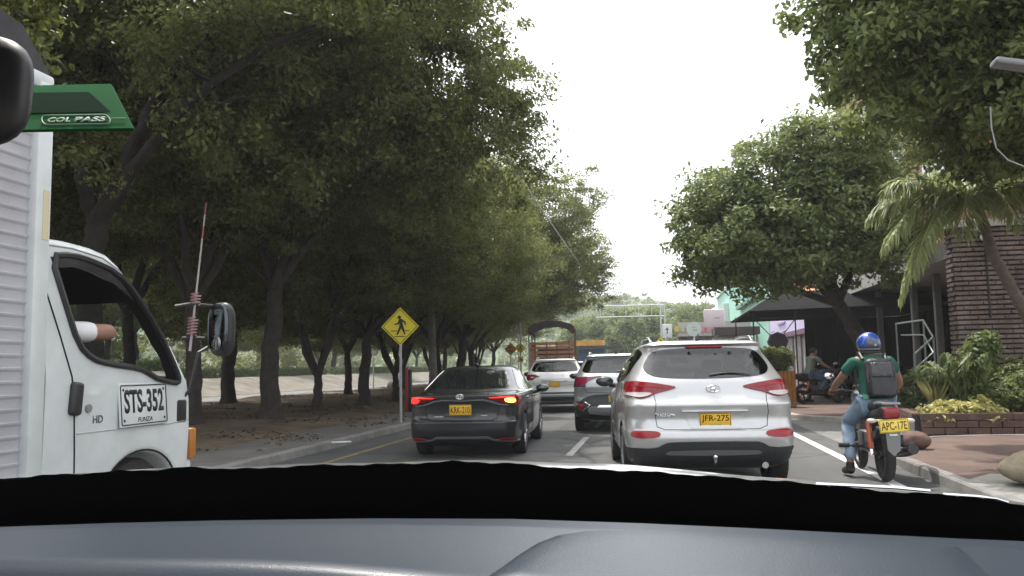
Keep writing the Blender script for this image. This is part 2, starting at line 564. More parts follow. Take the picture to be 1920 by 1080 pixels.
KERB = mat('kerb_concrete', (0.15, 0.145, 0.14), 0.9, col2=(0.27, 0.26, 0.245), vscale=2.2, bump=0.3, bscale=30)
LINEW = mat('road_line_white', (0.62, 0.62, 0.60), 0.7, col2=(0.78, 0.78, 0.76), vscale=3)
LINEWORN = mat('road_line_worn', (0.16, 0.16, 0.155), 0.8, col2=(0.42, 0.41, 0.40), vscale=5)
LINEY = mat('road_line_yellow', (0.11, 0.095, 0.06), 0.8, col2=(0.32, 0.23, 0.09), vscale=4)

g = MB(); g.add([(-500, -120, -.012), (500, -120, -.012), (500, 900, -.012), (-500, 900, -.012)], [(0, 1, 2, 3)])
tag(g.build('ground', EARTH, sm=False), kind='structure')
YS = [-12 + 2.0 * i for i in range(80)]
strip_mesh('road', lambda y: cx_road(y) - 5.78, lambda y: cx_road(y) + 3.06, YS, 0.0, ASPH)
# markings
def line_obj(name, x, w, y0, y1, z, m, step=1.5):
    n = max(2, int((y1 - y0) / step) + 1)
    ys = [y0 + (y1 - y0) * i / (n - 1) for i in range(n)]
    return strip_mesh(name, lambda y: cx_road(y) + x - w / 2, lambda y: cx_road(y) + x + w / 2, ys, z, m)
line_obj('road_edge_line', 2.60, 0.14, -4, 70, 0.004, LINEW)
line_obj('yellow_edge_line', -4.98, 0.12, -4, 60, 0.004, LINEY)
for k in range(7):
    line_obj('lane_dash', -1.38, 0.12, 1.2 + 6.0 * k + 5.9, 1.2 + 6.0 * k + 9.3, 0.004, LINEWORN)
# kerbs (solid, 0.13 high)
def kerb(name, path, w, h, m):
    mb = MB(); n = len(path); vs_ = []
    for i, (x, y) in enumerate(path):
        a = Vector(path[max(0, i - 1)]); b = Vector(path[min(n - 1, i + 1)])
        d = (b - a).normalized(); nn = Vector((-d.y, d.x))
        for s, z in ((0, -.01), (0.012, h - .02), (0.03, h), (w, h), (w, -.01)):
            vs_.append((x + nn.x * s, y + nn.y * s, z))
    fs = []
    for i in range(n - 1):
        for k in range(4):
            fs.append((i * 5 + k, i * 5 + k + 1, (i + 1) * 5 + k + 1, (i + 1) * 5 + k))
    mb.add(vs_, fs)
    return tag(mb.build(name, m, sm=False), kind='structure')
kerb('kerb', [(cx_road(y) - 5.78, y) for y in YS], 0.16, 0.13, KERB)
# left verge: a dusty pavement strip, then bare soil with tree roots and litter
strip_mesh('pavement', lambda y: cx_road(y) - 7.4, lambda y: cx_road(y) - 5.94, YS, 0.126, GREYPAV)
rn = np.random.default_rng(3)
from mathutils import noise as mnoise
def verge_z(x, y):
    e = min(1.0, max(0.0, (-7.2 - (x - cx_road(y))) / 1.2))
    return 0.118 + e * (0.07 + 0.10 * mnoise.noise(Vector((x * .35, y * .35, 0))) + 0.045 * mnoise.noise(Vector((x * 1.3, y * 1.3, 3))))
mb = MB(); NX, NY = 36, 200
for j in range(NY):
    y = -12 + 150 * j / (NY - 1)
    for i in range(NX):
        x = cx_road(y) - 7.3 - (12.2 + (cx_road(y))) * i / (NX - 1)
        mb.v.append((x, y, verge_z(x, y)))
for j in range(NY - 1):
    for i in range(NX - 1):
        mb.f.append((j * NX + i, j * NX + i + 1, (j + 1) * NX + i + 1, (j + 1) * NX + i)); mb.m.append(0)
tag(mb.build('verge', VERGE), kind='structure')
# the other carriageway and the bank behind it
strip_mesh('far_road', lambda y: -25.6, lambda y: -19.35, YS, 0.02, ASPH2)
kerb('far_kerb', [(-19.35, y) for y in YS], 0.18, 0.15, KERB)
mb = MB(); NX, NY = 16, 120
for j in range(NY):
    y = -12 + 170 * j / (NY - 1)
    for i in range(NX):
        x = -25.55 - 34 * i / (NX - 1) * (0.4 if i < 8 else 1)
        t = min(1, (-25.55 - x) / 5.0)
        z = 0.05 + 1.05 * (t * t * (3 - 2 * t)) + 0.1 * mnoise.noise(Vector((x * .4, y * .4, 7))) * t
        mb.v.append((x, y, z))
for j in range(NY - 1):
    for i in range(NX - 1):
        mb.f.append((j * NX + i, j * NX + i + 1, (j + 1) * NX + i + 1, (j + 1) * NX + i)); mb.m.append(0)
tag(mb.build('bank', BANK), kind='structure')
strip_mesh('far_path', lambda y: -25.6, lambda y: -25.0, YS, 0.026, KERB)

# right side: red brick pavement, a bay cut into it, kerbs
def brickmat(name, c1, c2, mortar, scale, rowh=0.25, bw=0.5, rough=0.85, vec='Object', rot=(0, 0, 0), msize=0.02):
    m = bpy.data.materials.new(name); m.use_nodes = True
    nt = m.node_tree; b = nt.nodes['Principled BSDF']; L = nt.links
    tc = nt.nodes.new('ShaderNodeTexCoord'); mp = nt.nodes.new('ShaderNodeMapping'); mp.inputs['Rotation'].default_value = rot
    br = nt.nodes.new('ShaderNodeTexBrick'); br.inputs['Scale'].default_value = scale
    br.inputs['Color1'].default_value = (*c1, 1); br.inputs['Color2'].default_value = (*c2, 1); br.inputs['Mortar'].default_value = (*mortar, 1)
    br.inputs['Mortar Size'].default_value = msize; br.inputs['Row Height'].default_value = rowh; br.inputs['Brick Width'].default_value = bw
    n = nt.nodes.new('ShaderNodeTexNoise'); n.inputs['Scale'].default_value = 1.1; n.inputs['Detail'].default_value = 7; n.inputs['Roughness'].default_value = .7
    r = nt.nodes.new('ShaderNodeValToRGB'); r.color_ramp.elements[0].position = .3; r.color_ramp.elements[1].position = .7
    r.color_ramp.elements[0].color = (.55, .55, .56, 1); r.color_ramp.elements[1].color = (1.25, 1.22, 1.2, 1)
    mu = nt.nodes.new('ShaderNodeMix'); mu.data_type = 'RGBA'; mu.blend_type = 'MULTIPLY'; mu.inputs['Factor'].default_value = 1
    L.new(tc.outputs[vec], mp.inputs['Vector']); L.new(mp.outputs[0], br.inputs['Vector']); L.new(tc.outputs[vec], n.inputs['Vector'])
    L.new(n.outputs['Fac'], r.inputs['Fac']); L.new(br.outputs['Color'], mu.inputs['A']); L.new(r.outputs[0], mu.inputs['B'])
    L.new(mu.outputs['Result'], b.inputs['Base Color']); b.inputs['Roughness'].default_value = rough
    bp = nt.nodes.new('ShaderNodeBump'); bp.inputs['Strength'].default_value = .5; bp.inputs['Distance'].default_value = .01; bp.invert = True
    L.new(br.outputs['Fac'], bp.inputs['Height']); L.new(bp.outputs[0], b.inputs['Normal'])
    return m
PAVERS = brickmat('red_pavers', (0.150, 0.085, 0.066), (0.115, 0.074, 0.062), (0.11, 0.095, 0.082), 2.2)
BAYC = mat('bay_concrete', (0.13, 0.125, 0.12), 0.9, col2=(0.21, 0.205, 0.195), vscale=1.1, bump=0.3, bscale=30)
near_edge = [(3.06, -12), (3.06, 4), (3.06, 9), (3.08, 12.0), (3.3, 13.3), (3.8, 14.4), (4.5, 15.05), (5.4, 15.3), (7.0, 15.4)]
far_edge = [(6.6, 19.75), (5.4, 19.8), (4.7, 19.9), (4.0, 20.15), (3.5, 20.7), (3.22, 21.5), (3.1, 23.0)] + [(cx_road(y) + 3.06, y) for y in range(25, 140, 3)]
kerb('near_kerb', [(x, y) for x, y in reversed(near_edge)], 0.15, 0.12, KERB)
kerb('bay_kerb', [(x, y) for x, y in reversed(far_edge)], 0.15, 0.13, mat('pale_kerb', (0.40, 0.37, 0.33), 0.85, var=0.15))
def flat(name, poly, z, m):
    bm = bmesh.new(); bm.faces.new([bm.verts.new((x, y, z)) for x, y in poly])
    bmesh.ops.recalc_face_normals(bm, faces=bm.faces)
    if list(bm.faces)[0].normal.z < 0: bmesh.ops.reverse_faces(bm, faces=bm.faces)
    bmesh.ops.triangulate(bm, faces=bm.faces)
    me = bpy.data.meshes.new(name); bm.to_mesh(me); bm.free(); me.materials.append(m)
    return tag(link(bpy.data.objects.new(name, me)), kind='structure')
off = lambda pts, dx: [(x + dx, y) for x, y in pts]
flat('brick_pavement', [(3.2, -12), (3.2, 12.0), (3.45, 13.3), (3.92, 14.25), (4.6, 14.92), (5.4, 15.15), (7.0, 15.25), (14, 15.25), (14, -12)], 0.116, PAVERS)
flat('far_brick_pavement', [(6.6, 19.9), (5.4, 19.95), (4.75, 20.04), (4.1, 20.27), (3.63, 20.78), (3.36, 21.55), (3.24, 23.0)] + [(cx_road(y) + 3.2, y) for y in range(25, 140, 3)] + [(14, 138), (14, 19.9)], 0.126, PAVERS)
flat('parking_bay', [(3.06, 11.5), (3.06, 24), (7.2, 24), (7.2, 14.5)], 0.003, BAYC)
flat('concrete_apron', [(3.21, -4), (3.21, 9.6), (3.6, 10.1), (4.7, 9.3), (5.2, 8.6), (5.4, 6), (5.4, -4)], 0.12, mat('apron_concrete', (0.20, 0.195, 0.17), 0.9, col2=(0.30, 0.29, 0.26), vscale=1.5, bump=0.3))
# a low wooded ridge beyond the end of the avenue
mb = MB(); NX, NY = 90, 16
for j in range(NY):
    for i in range(NX):
        x = -260 + 520 * i / (NX - 1); y = 210 + 220 * j / (NY - 1)
        t = j / (NY - 1)
        z = -.2 + 34 * math.sin(min(1, t * 1.5) * PI / 2) ** 1.4 * (0.72 + 0.5 * mnoise.noise(Vector((x * .012, y * .01, 2)))) + 2.5 * mnoise.noise(Vector((x * .06, y * .06, 5))) * t
        mb.v.append((x, y, z))
for j in range(NY - 1):
    for i in range(NX - 1):
        mb.f.append((j * NX + i, j * NX + i + 1, (j + 1) * NX + i + 1, (j + 1) * NX + i)); mb.m.append(0)
tag(mb.build('hill', mat('hill_green', (0.05, 0.075, 0.03), 0.95, col2=(0.13, 0.17, 0.07), vscale=0.12, bump=1.0, bscale=0.5)), kind='structure')
# ================================================================== TREES AND PLANTS
BARK = mat('bark', (0.030, 0.026, 0.022), 0.95, col2=(0.065, 0.056, 0.048), vscale=7, bump=0.9, bscale=22)
BARKL = mat('pale_bark', (0.10, 0.082, 0.065), 0.95, col2=(0.17, 0.145, 0.12), vscale=6, bump=0.8, bscale=20)
LEAF_DARK = leaf_mat('leaf_dark_green', (0.040, 0.060, 0.016), (0.21, 0.24, 0.065), trans=.38)
LEAF_DARK_LIT = leaf_mat('leaf_dark_green_lit', (0.065, 0.085, 0.022), (0.24, 0.275, 0.085), trans=.42)  # brighter copy of the dark leaf: stronger light on far crowns painted into the colour
LEAF_MID = leaf_mat('leaf_mid_green', (0.055, 0.090, 0.026), (0.25, 0.30, 0.105), trans=.38)
LEAF_PALE = leaf_mat('leaf_pale_green', (0.085, 0.12, 0.035), (0.21, 0.26, 0.09), trans=.35)
LEAF_YEL = leaf_mat('leaf_yellow_green', (0.34, 0.33, 0.09), (0.62, 0.60, 0.26))
LEAF_HEDGE = leaf_mat('leaf_hedge', (0.045, 0.075, 0.022), (0.11, 0.15, 0.05))
LEAF_PALM = leaf_mat('leaf_palm', (0.15, 0.19, 0.07), (0.36, 0.41, 0.19), trans=.35)
LEAF_DRY = leaf_mat('leaf_dry', (0.07, 0.05, 0.03), (0.24, 0.175, 0.10), trans=0.1)

def leaves_mesh(name, pos, nrm, size, rng, m, aspect=0.5, fold=0.18):
    """one small kite-shaped, folded leaf per point, built with numpy"""
    n = len(pos)
    nrm = nrm / (np.linalg.norm(nrm, axis=1, keepdims=True) + 1e-9)
    a = rng.normal(size=(n, 3))
    t = a - nrm * (a * nrm).sum(1, keepdims=True)
    t /= (np.linalg.norm(t, axis=1, keepdims=True) + 1e-9)
    w = np.cross(nrm, t)
    L = size * rng.uniform(0.65, 1.3, size=(n, 1)); W = L * aspect * 0.5
    p0 = pos - t * L * 0.5
    p1 = pos + w * W + nrm * L * fold * 0.5 - t * L * 0.05
    p2 = pos + t * L * 0.5 - nrm * L * 0.12
    p3 = pos - w * W + nrm * L * fold * 0.5 - t * L * 0.05
    v = np.stack([p0, p1, p2, p3], 1).reshape(-1, 3)
    me = bpy.data.meshes.new(name)
    me.vertices.add(4 * n); me.vertices.foreach_set('co', v.ravel())
    base = np.arange(n)[:, None] * 4
    idx = (base + np.array([[0, 1, 2, 0, 2, 3]])).ravel().astype(np.int32)
    me.loops.add(6 * n); me.loops.foreach_set('vertex_index', idx)
    me.polygons.add(2 * n)
    me.polygons.foreach_set('loop_start', np.arange(2 * n, dtype=np.int32) * 3)
    try: me.polygons.foreach_set('loop_total', np.full(2 * n, 3, dtype=np.int32))
    except Exception: pass
    me.update(calc_edges=True)
    me.materials.append(m)
    return me
def blob_points(blobs, n, rng, clump=0.42, per=90, hollow=0.55):
    """leaf positions grouped into twig clumps spread through ellipsoid blobs"""
    vol = np.array([r[0] * r[1] * r[2] for c, r in blobs]) ** (2 / 3)
    nc = max(1, n // per)
    which = rng.choice(len(blobs), nc, p=vol / vol.sum())
    C = np.array([c for c, r in blobs])[which]; S = np.array([r for c, r in blobs])[which]
    d = rng.normal(size=(nc, 3)); d /= np.linalg.norm(d, axis=1, keepdims=True)
    rad = hollow + (1 - hollow) * rng.uniform(size=(nc, 1)) ** 0.7
    wob = 1 + 0.16 * np.sin(d[:, :1] * 5 + which[:, None]) * np.cos(d[:, 1:2] * 4.3 + which[:, None] * 2)
    cc = C + d * S * rad * wob
    csz = clump * rng.uniform(0.55, 1.35, size=(nc, 1))
    k = np.repeat(np.arange(nc), per)
    q = np.clip(rng.normal(size=(nc * per, 3)), -1.7, 1.7) * np.array([1, 1, 0.6])
    pos = cc[k] + q * csz[k] * 0.62
    out = d[k] * 0.9 + np.array([0, 0, 0.75]) + rng.normal(size=(nc * per, 3)) * 0.75
    return pos, out
def branch_tree(rng, base_pts, base_r, limbs, mb, wig=0.12):
    """trunk along base_pts, then limbs (each a list of points) tapering out; returns the limb tips"""
    def path(pts, r0, r1, n=8, lvl=0):
        pts = [Vector(p) for p in pts]
        sm = []
        for i in range(len(pts) - 1):
            for k in range(5):
                t = k / 5
                p = pts[i].lerp(pts[i + 1], t)
                if i or k: p += Vector((rng.normal(), rng.normal(), rng.normal() * .4)) * wig * min(0.35, r0 * 1.2)
                sm.append(p)
        sm.append(pts[-1])
        N = len(sm)
        mb.tube(sm, [r0 + (r1 - r0) * (i / (N - 1)) for i in range(N)], n)
        return sm
    tr = [Vector(p) for p in base_pts]
    sm = []
    n = len(tr)
    for i in range(n - 1):
        for k in range(5): sm.append(tr[i].lerp(tr[i + 1], k / 5) + Vector((rng.normal(), rng.normal(), 0)) * base_r * 0.09 * (1 if (i or k) else 0))
    sm.append(tr[-1]); N = len(sm)
    rad = [base_r * (1 + 0.75 * math.exp(-i * 1.3)) * (1 - 0.28 * i / (N - 1)) for i in range(N)]
    mb.tube(sm, rad, 12)
    tips = []
    for L, r in limbs:
        s = path([tr[-1]] + L, r, r * 0.35, 9)
        tips.append(s[-1])
        for q in range(3):
            i0 = int(len(s) * (0.45 + 0.16 * q))
            p = s[min(i0, len(s) - 1)]
            d = Vector((rng.normal(), rng.normal(), abs(rng.normal()) * .6 + .2)).normalized() * rng.uniform(1.0, 2.0)
            s2 = path([p, p + d * .5 + Vector((0, 0, .1)), p + d], r * 0.42, r * 0.1, 6)
            tips.append(s2[-1])
    return tips
def make_tree(name, label, seed, trunk, r, limbs, blobs, nleaf, leafsize, lm, bark=BARK, group=None, clump=0.42, loc=(0, 0, 0), rz=0, hollow=0.5):
    rng = np.random.default_rng(seed)
    t = thing(name, label, 'tree', loc, rz, group)
    mb = MB(); tips = branch_tree(rng, trunk, r, limbs, mb)
    mb.build('trunk', bark, t, angle=80)
    bl = list(blobs)
    pos, nr = blob_points(bl, nleaf, rng, clump, hollow=hollow)
    me = leaves_mesh('crown', pos, nr, leafsize, rng, lm)
    c = link(bpy.data.objects.new('crown', me)); c.parent = t
    return t
# --- avenue tree kinds (built at the origin, then moved and copied)
kinds = []
kinds.append(dict(trunk=[(0, 0, -.1), (.02, 0, .9), (-.05, .05, 1.9), (-.08, .05, 2.5)], r=.20,
    limbs=[([(-.7, .1, 3.5), (-1.5, .3, 4.9), (-2.0, .2, 6.6)], .13), ([(.35, .1, 3.8), (.8, .2, 5.4), (1.3, .3, 7.6)], .15), ([(.1, -.6, 3.6), (.6, -1.6, 5.0), (1.2, -2.2, 6.4)], .11)],
    blobs=[((-2.2, .4, 6.4), (2.3, 2.3, 1.9)), ((1.4, .3, 7.6), (2.4, 2.3, 2.2)), ((1.6, -2.0, 5.9), (2.2, 2.0, 1.7)), ((-.6, -1.6, 8.2), (2.3, 2.2, 2.1)), ((.2, 2.0, 6.5), (2.2, 2.1, 1.8)), ((0, 0, 9.6), (2.0, 2.0, 1.5)), ((2.8, .9, 5.3), (1.7, 1.7, 1.4)), ((-2.6, -1.6, 5.0), (1.6, 1.6, 1.1))]))
kinds.append(dict(trunk=[(0, 0, -.1), (.06, 0, .7), (.02, .04, 1.35)], r=.19,
    limbs=[([(-.5, 0, 2.4), (-.9, .2, 3.6), (-1.1, .4, 6.0)], .12), ([(.4, .05, 2.6), (.7, -.1, 4.0), (1.6, -.2, 6.4)], .13), ([(.05, .4, 2.8), (0, .9, 4.4), (.2, 1.8, 6.4)], .10)],
    blobs=[((-1.4, .3, 6.3), (2.3, 2.2, 2.1)), ((1.8, -.4, 6.7), (2.4, 2.3, 2.2)), ((.2, 1.9, 7.2), (2.2, 2.1, 2.0)), ((0, -1.6, 8.4), (2.3, 2.3, 2.0)), ((2.6, .6, 4.9), (1.9, 1.8, 1.3)), ((-2.2, -1.3, 5.0), (1.7, 1.7, 1.2)), ((.4, .3, 9.9), (1.8, 1.8, 1.4))]))
kinds.append(dict(trunk=[(0, 0, -.1), (-.05, 0, 1.0), (.04, .0, 2.2), (.12, .05, 3.2)], r=.27,
    limbs=[([(-.5, .2, 4.4), (-1.4, .4, 6.0), (-1.8, .6, 8.0)], .17), ([(.7, 0, 4.4), (1.7, -.3, 5.8), (2.8, -.5, 7.2)], .17), ([(.1, .7, 4.8), (.2, 1.4, 6.4), (0, 1.6, 8.6)], .13)],
    blobs=[((-2.0, .5, 7.9), (2.5, 2.4, 2.2)), ((2.6, -.5, 7.2), (2.5, 2.5, 2.1)), ((.2, 1.7, 8.7), (2.4, 2.4, 2.2)), ((.4, -1.9, 7.6), (2.4, 2.3, 2.2)), ((3.6, .4, 5.6), (1.8, 1.8, 1.3)), ((-2.8, -1.2, 5.9), (1.8, 1.8, 1.3)), ((.3, .2, 10.6), (2.1, 2.1, 1.5)), ((.9, -2.2, 5.2), (1.7, 1.7, 1.1))]))
AV = 'avenue trees on the dirt verge'
for d in kinds:                     # wide crowns: the road side boughs reach far out over the carriageway
    d['blobs'] = [((c[0] * 1.5 + (.5 if c[0] > 0 else 0), c[1] * 1.25, 4.6 + (c[2] - 5.2) * 1.5), (r[0] * 1.32, r[1] * 1.25, r[2] * 1.32)) for c, r in d['blobs']]
    d['blobs'] = [((c[0], c[1], max(c[2], 4.2 + r[2])), r) if c[0] > 1.5 else (c, r) for c, r in d['blobs']]
    d['blobs'] += [((5.9, .5, 7.6), (2.2, 2.4, 2.0)), ((5.0, -1.2, 10.2), (2.4, 2.4, 2.1)), ((-4.6, .4, 6.4), (2.4, 2.4, 2.0)), ((2.2, .2, 12.2), (2.6, 2.4, 1.8)), ((0, -1.0, 5.0), (2.6, 2.4, 1.2)), ((-2.4, .6, 4.6), (2.2, 2.2, 1.0))]
    d['limbs'] += [([(.9, .1, 4.0), (2.6, .3, 5.6), (5.0, .3, 7.2)], .12), ([(-.8, .1, 3.8), (-2.4, .2, 5.0), (-4.2, .3, 6.2)], .10)]
NL = 150000
avenue = [  # kind, x, y, rot, scale, label
    (2, -9.5, 19.6, -0.24, 1.02, 'forked tree standing nearest of the verge trees, just left of the crossing sign'),
    (0, -10.3, 17.4, 0.04, 1.05, 'dark tree half hidden behind the round mirror of the white box truck'),
    (1, -10.3, 24.4, -0.12, 1.0, 'slim tree with a knotted Y fork between two thicker trunks'),
    (2, -10.2, 28.4, 0.09, 0.98, 'thick straight tree right beside the left corner of the yellow crossing sign'),
    (1, -10.3, 32.2, 0.11, 1.0, 'tree with spreading V-shaped stems seen behind the crossing sign post'),
    (2, -16.6, 30.6, -0.39, 1.16, 'massive dark trunked tree right of the truck mirror'),
    (0, -15.0, 39.4, -0.44, 1.0, 'tree leaning left with a low fork, set back on the verge'),
    (0, -9.9, 37.5, 0.3, 1.05, 'tree just left of the concrete utility pole, pale sign post before it'),
    (1, -15.5, 50, -0.22, 1.0, 'tree set back on the verge, between the crossing sign post and the red post'),
    (2, -10.0, 42.5, -0.24, 1.0, 'tree just right of the concrete utility pole'),
    (0, -10.6, 48, 0.45, 1.0, 'second verge tree beyond the concrete utility pole'),
    (1, -11.2, 54, -0.03, 1.02, 'third verge tree beyond the concrete utility pole, above the dark sedan roof'),
    (2, -11.9, 60.5, 0.3, 1.0, 'fourth verge tree beyond the concrete utility pole, above the dark sedan roof'),
    (0, -12.2, 67, -0.02, 1.05, 'verge tree behind the far orange diamond sign'),
    (1, -12.2, 74, 0.13, 1.05, 'verge tree beyond the far pair of diamond signs'),
    (2, -12.4, 82, -0.31, 1.05, 'small looking verge tree far down the avenue, behind the stake truck'),
    (0, -15.2, 22.0, 0.12, 1.1, 'leaning tree with long bare limbs above the truck cab roof'),
    (2, -17.2, 14.5, 0.33, 1.15, 'tall tree rising behind the front of the truck cargo box'),
    (1, -13.5, 62, 0.02, 1.05, 'back row tree far along the verge, before the far road'),
]
protos = {}; lit_crowns = {}
for i, (k, x, y, rz, sc, lab) in enumerate(avenue):
    if k not in protos:
        d = kinds[k]
        t = make_tree('avenue_tree', lab, 11 + k, d['trunk'], d['r'], d['limbs'], d['blobs'], NL, 0.125, LEAF_DARK, group=AV, clump=.36)
        protos[k] = t
    else:
        t = copy_tree(protos[k]); t['label'] = lab
    if y > 52 and x > -13: x -= 3.6
    t.location = (x, y, verge_z(x, y)); t.rotation_euler = (0, 0, rz)
    t.scale = (sc * (.88 if y < 23 else (.82 if y < 36 else (1.02 if y < 52 else .74))), sc, sc * (1.0 if y < 23 else (.74 if y < 36 else .84)))
    if y > 27:  # farther crowns get the leaf colour with the light painted in
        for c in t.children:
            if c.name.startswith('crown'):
                if k not in lit_crowns:
                    lit_crowns[k] = c.data.copy(); lit_crowns[k].materials[0] = LEAF_DARK_LIT
                c.data = lit_crowns[k]

BARKD = mat('black_bark', (0.016, 0.014, 0.012), 0.95, col2=(0.036, 0.031, 0.027), vscale=7, bump=0.9, bscale=22)
make_tree('avenue_tree', 'nearest avenue tree, its thick bare limbs slanting up to the right above the truck', 53,
    [(-9.9, 13.2, -.1), (-9.8, 13.1, 1.5), (-9.75, 13.0, 3.0), (-9.6, 13.0, 4.0)], .25,
    [([(-9.1, 13.0, 5.0), (-8.6, 13.1, 6.2), (-7.9, 13.3, 7.3), (-7.2, 13.4, 8.2)], .15), ([(-8.9, 12.9, 4.9), (-7.8, 12.8, 6.0), (-6.5, 12.9, 6.9), (-5.4, 13.2, 7.4)], .125), ([(-10.4, 13.6, 5.2), (-11.0, 14.6, 6.5), (-11.3, 15.3, 8.0)], .16), ([(-9.6, 14.0, 5.4), (-9.2, 15.0, 7.2), (-9, 15.8, 9)], .14)],
    [((-7.0, 14.6, 9.3), (2.6, 2.2, 1.8)), ((-10.6, 15.2, 8.6), (2.8, 2.0, 2.0)), ((-4.6, 14.4, 8.6), (2.2, 1.8, 1.4)), ((-12.5, 15.5, 7.5), (2.2, 2.0, 2.0)), ((-8.5, 13.0, 9.9), (2.4, 2.0, 1.5)), ((-9.8, 15.6, 6.4), (2.4, 1.5, 1.4)), ((-6.2, 15.0, 7.6), (2.0, 1.4, 1.0)), ((-5.6, 12.2, 7.6), (1.6, .9, .7)), ((-9.9, 12.3, 5.2), (1.3, .7, .8)), ((-7.6, 12.3, 6.9), (1.1, .7, .5))],
    90000, .115, LEAF_DARK, group=AV, clump=.33, bark=BARKD)
t = copy_tree(protos[0]); t['label'] = 'tree whose boughs hang in from the upper left corner over the truck'
t.location = (-10.6, 4.2, .15); t.rotation_euler = (0, 0, .3); t.scale = (.9, .85, .95)
# trees beyond the other carriageway
bgl = ['dim green tree behind the clipped hedge, left of the lone round sign', 'dim tree behind the hedge, over the middle of the bank', 'bushy tree behind the hedge, seen past the slim forked trunk',
       'tree behind the hedge, right of the round white sign', 'tree across the far road, behind the crossing sign', 'far tree beyond the bank, behind the utility pole',
       'far tree beyond the bank, above the dark sedan', 'farthest tree beyond the bank, near the end of the far road']
for i, (x, y) in enumerate([(-38, 40), (-37, 48), (-39, 57), (-36, 66), (-38, 77), (-36, 90), (-37, 104), (-35, 120)]):
    t = copy_tree(protos[(i * 2 + 1) % 3]); t['label'] = bgl[i]; t['group'] = 'trees across the far road'
    t.name = 'background_tree'
    t.location = (x, y, .8); t.rotation_euler = (0, 0, i * 1.3); t.scale = (1.15 + .05 * (i % 3), 1.15, .95)
for i, (x, y) in enumerate([(-33, 30), (-44, 44), (-45, 62), (-46, 84), (-46, 110), (-33, 22)]):
    t = copy_tree(protos[i % 3]); t['group'] = 'trees across the far road'
    t['label'] = ['tree behind the truck cab, beyond the bank', 'back tree seen over the hedge, left of the big forked trunk', 'back tree over the hedge, between the forked trunk and the slim trunk',
                  'back tree over the hedge, right of the slim Y forked trunk', 'back tree far beyond the hedge, above the far road end', 'tree behind the cargo box of the truck, beyond the bank'][i]
    t.name = 'background_tree'
    t.location = (x, y, .8); t.rotation_euler = (0, 0, i * 2.1 + 1); t.scale = (1.1, 1.1, 1.0)
# hedges on the bank
def hedge(label, x0, x1, y0, y1, z0, h, seed, n=9000):
    rng = np.random.default_rng(seed)
    t = thing('hedge', label, 'hedge', ((x0 + x1) / 2, (y0 + y1) / 2, z0), 0, 'clipped hedges along the bank')
    p = rng.uniform(size=(n, 3)) * np.array([x1 - x0, y1 - y0, h]) - np.array([(x1 - x0) / 2, (y1 - y0) / 2, 0])
    f = rng.integers(0, 3, n)
    p[f == 0, 2] = h - abs(rng.normal(size=(f == 0).sum())) * .05
    p[f == 1, 0] = (x1 - x0) / 2 - abs(rng.normal(size=(f == 1).sum())) * .06
    nr = rng.normal(size=(n, 3)) * .8 + np.array([0.6, -.2, 0.9])
    me = leaves_mesh('foliage', p, nr, 0.17, rng, LEAF_HEDGE)
    c = link(bpy.data.objects.new('foliage', me)); c.parent = t
    mb = MB()
    mb.tube([(0, -(y1 - y0) / 2, .05), (0, (y1 - y0) / 2, .05)], .05, 6)
    for k in range(int((y1 - y0) / 1.2)):
        yy = -(y1 - y0) / 2 + .6 + 1.2 * k
        mb.tube([(0, yy, -.2), (.05, yy + .1, h * .5), (-.1, yy, h * .9)], [.05, .04, .02], 6)
    mb.build('stem', BARK, t)
hedge('long clipped hedge on the bank top, behind the big dark trunk', -31.5, -30.2, 38, 55, 1.02, .72, 31, 13000)
hedge('clipped hedge on the bank, behind the slim forked trunk', -31.5, -30.2, 56.5, 74, 1.02, .72, 32, 12000)
hedge('low clipped hedge near the end of the bank, behind the crossing sign', -31.5, -30.2, 76, 112, 1.02, .75, 33, 16000)

# --- right hand trees
t = make_tree('shade_tree', 'round crowned shade tree leaning out over the pavement beside the black tent', 51,
    [(5.9, 22.6, .0), (5.6, 22.5, 1.0), (5.2, 22.3, 1.9), (4.6, 22.0, 2.8)], .24,
    [([(4.0, 21.7, 3.5), (3.0, 21.3, 4.6), (2.3, 21, 5.8)], .15), ([(4.4, 22, 4.0), (4.3, 21.9, 5.4), (4.2, 21.8, 6.6)], .14), ([(3.6, 21.9, 3.2), (2.6, 21.8, 3.7), (1.8, 21.6, 4.2)], .10), ([(5.0, 22, 3.8), (5.6, 21.8, 4.9), (6.0, 21.6, 5.6)], .11)],
    [((2.2, 21.2, 4.6), (1.7, 1.8, 1.5)), ((3.3, 21.6, 5.8), (1.9, 1.9, 1.5)), ((4.6, 21.6, 4.8), (1.7, 1.9, 1.6)), ((5.2, 21.8, 6.0), (1.6, 1.8, 1.4)), ((1.7, 21.6, 5.2), (1.1, 1.4, 1.1)), ((3.0, 20.9, 4.0), (1.5, 1.4, .9)), ((4.3, 21.2, 6.6), (1.4, 1.6, .9)), ((1.6, 21.3, 4.0), (1.0, 1.2, .8)), ((5.6, 21.2, 4.4), (1.1, 1.2, .8)), ((3.6, 21.0, 5.0), (1.6, 1.5, 1.3))],
    78000, .14, LEAF_MID, clump=.34, hollow=.55)
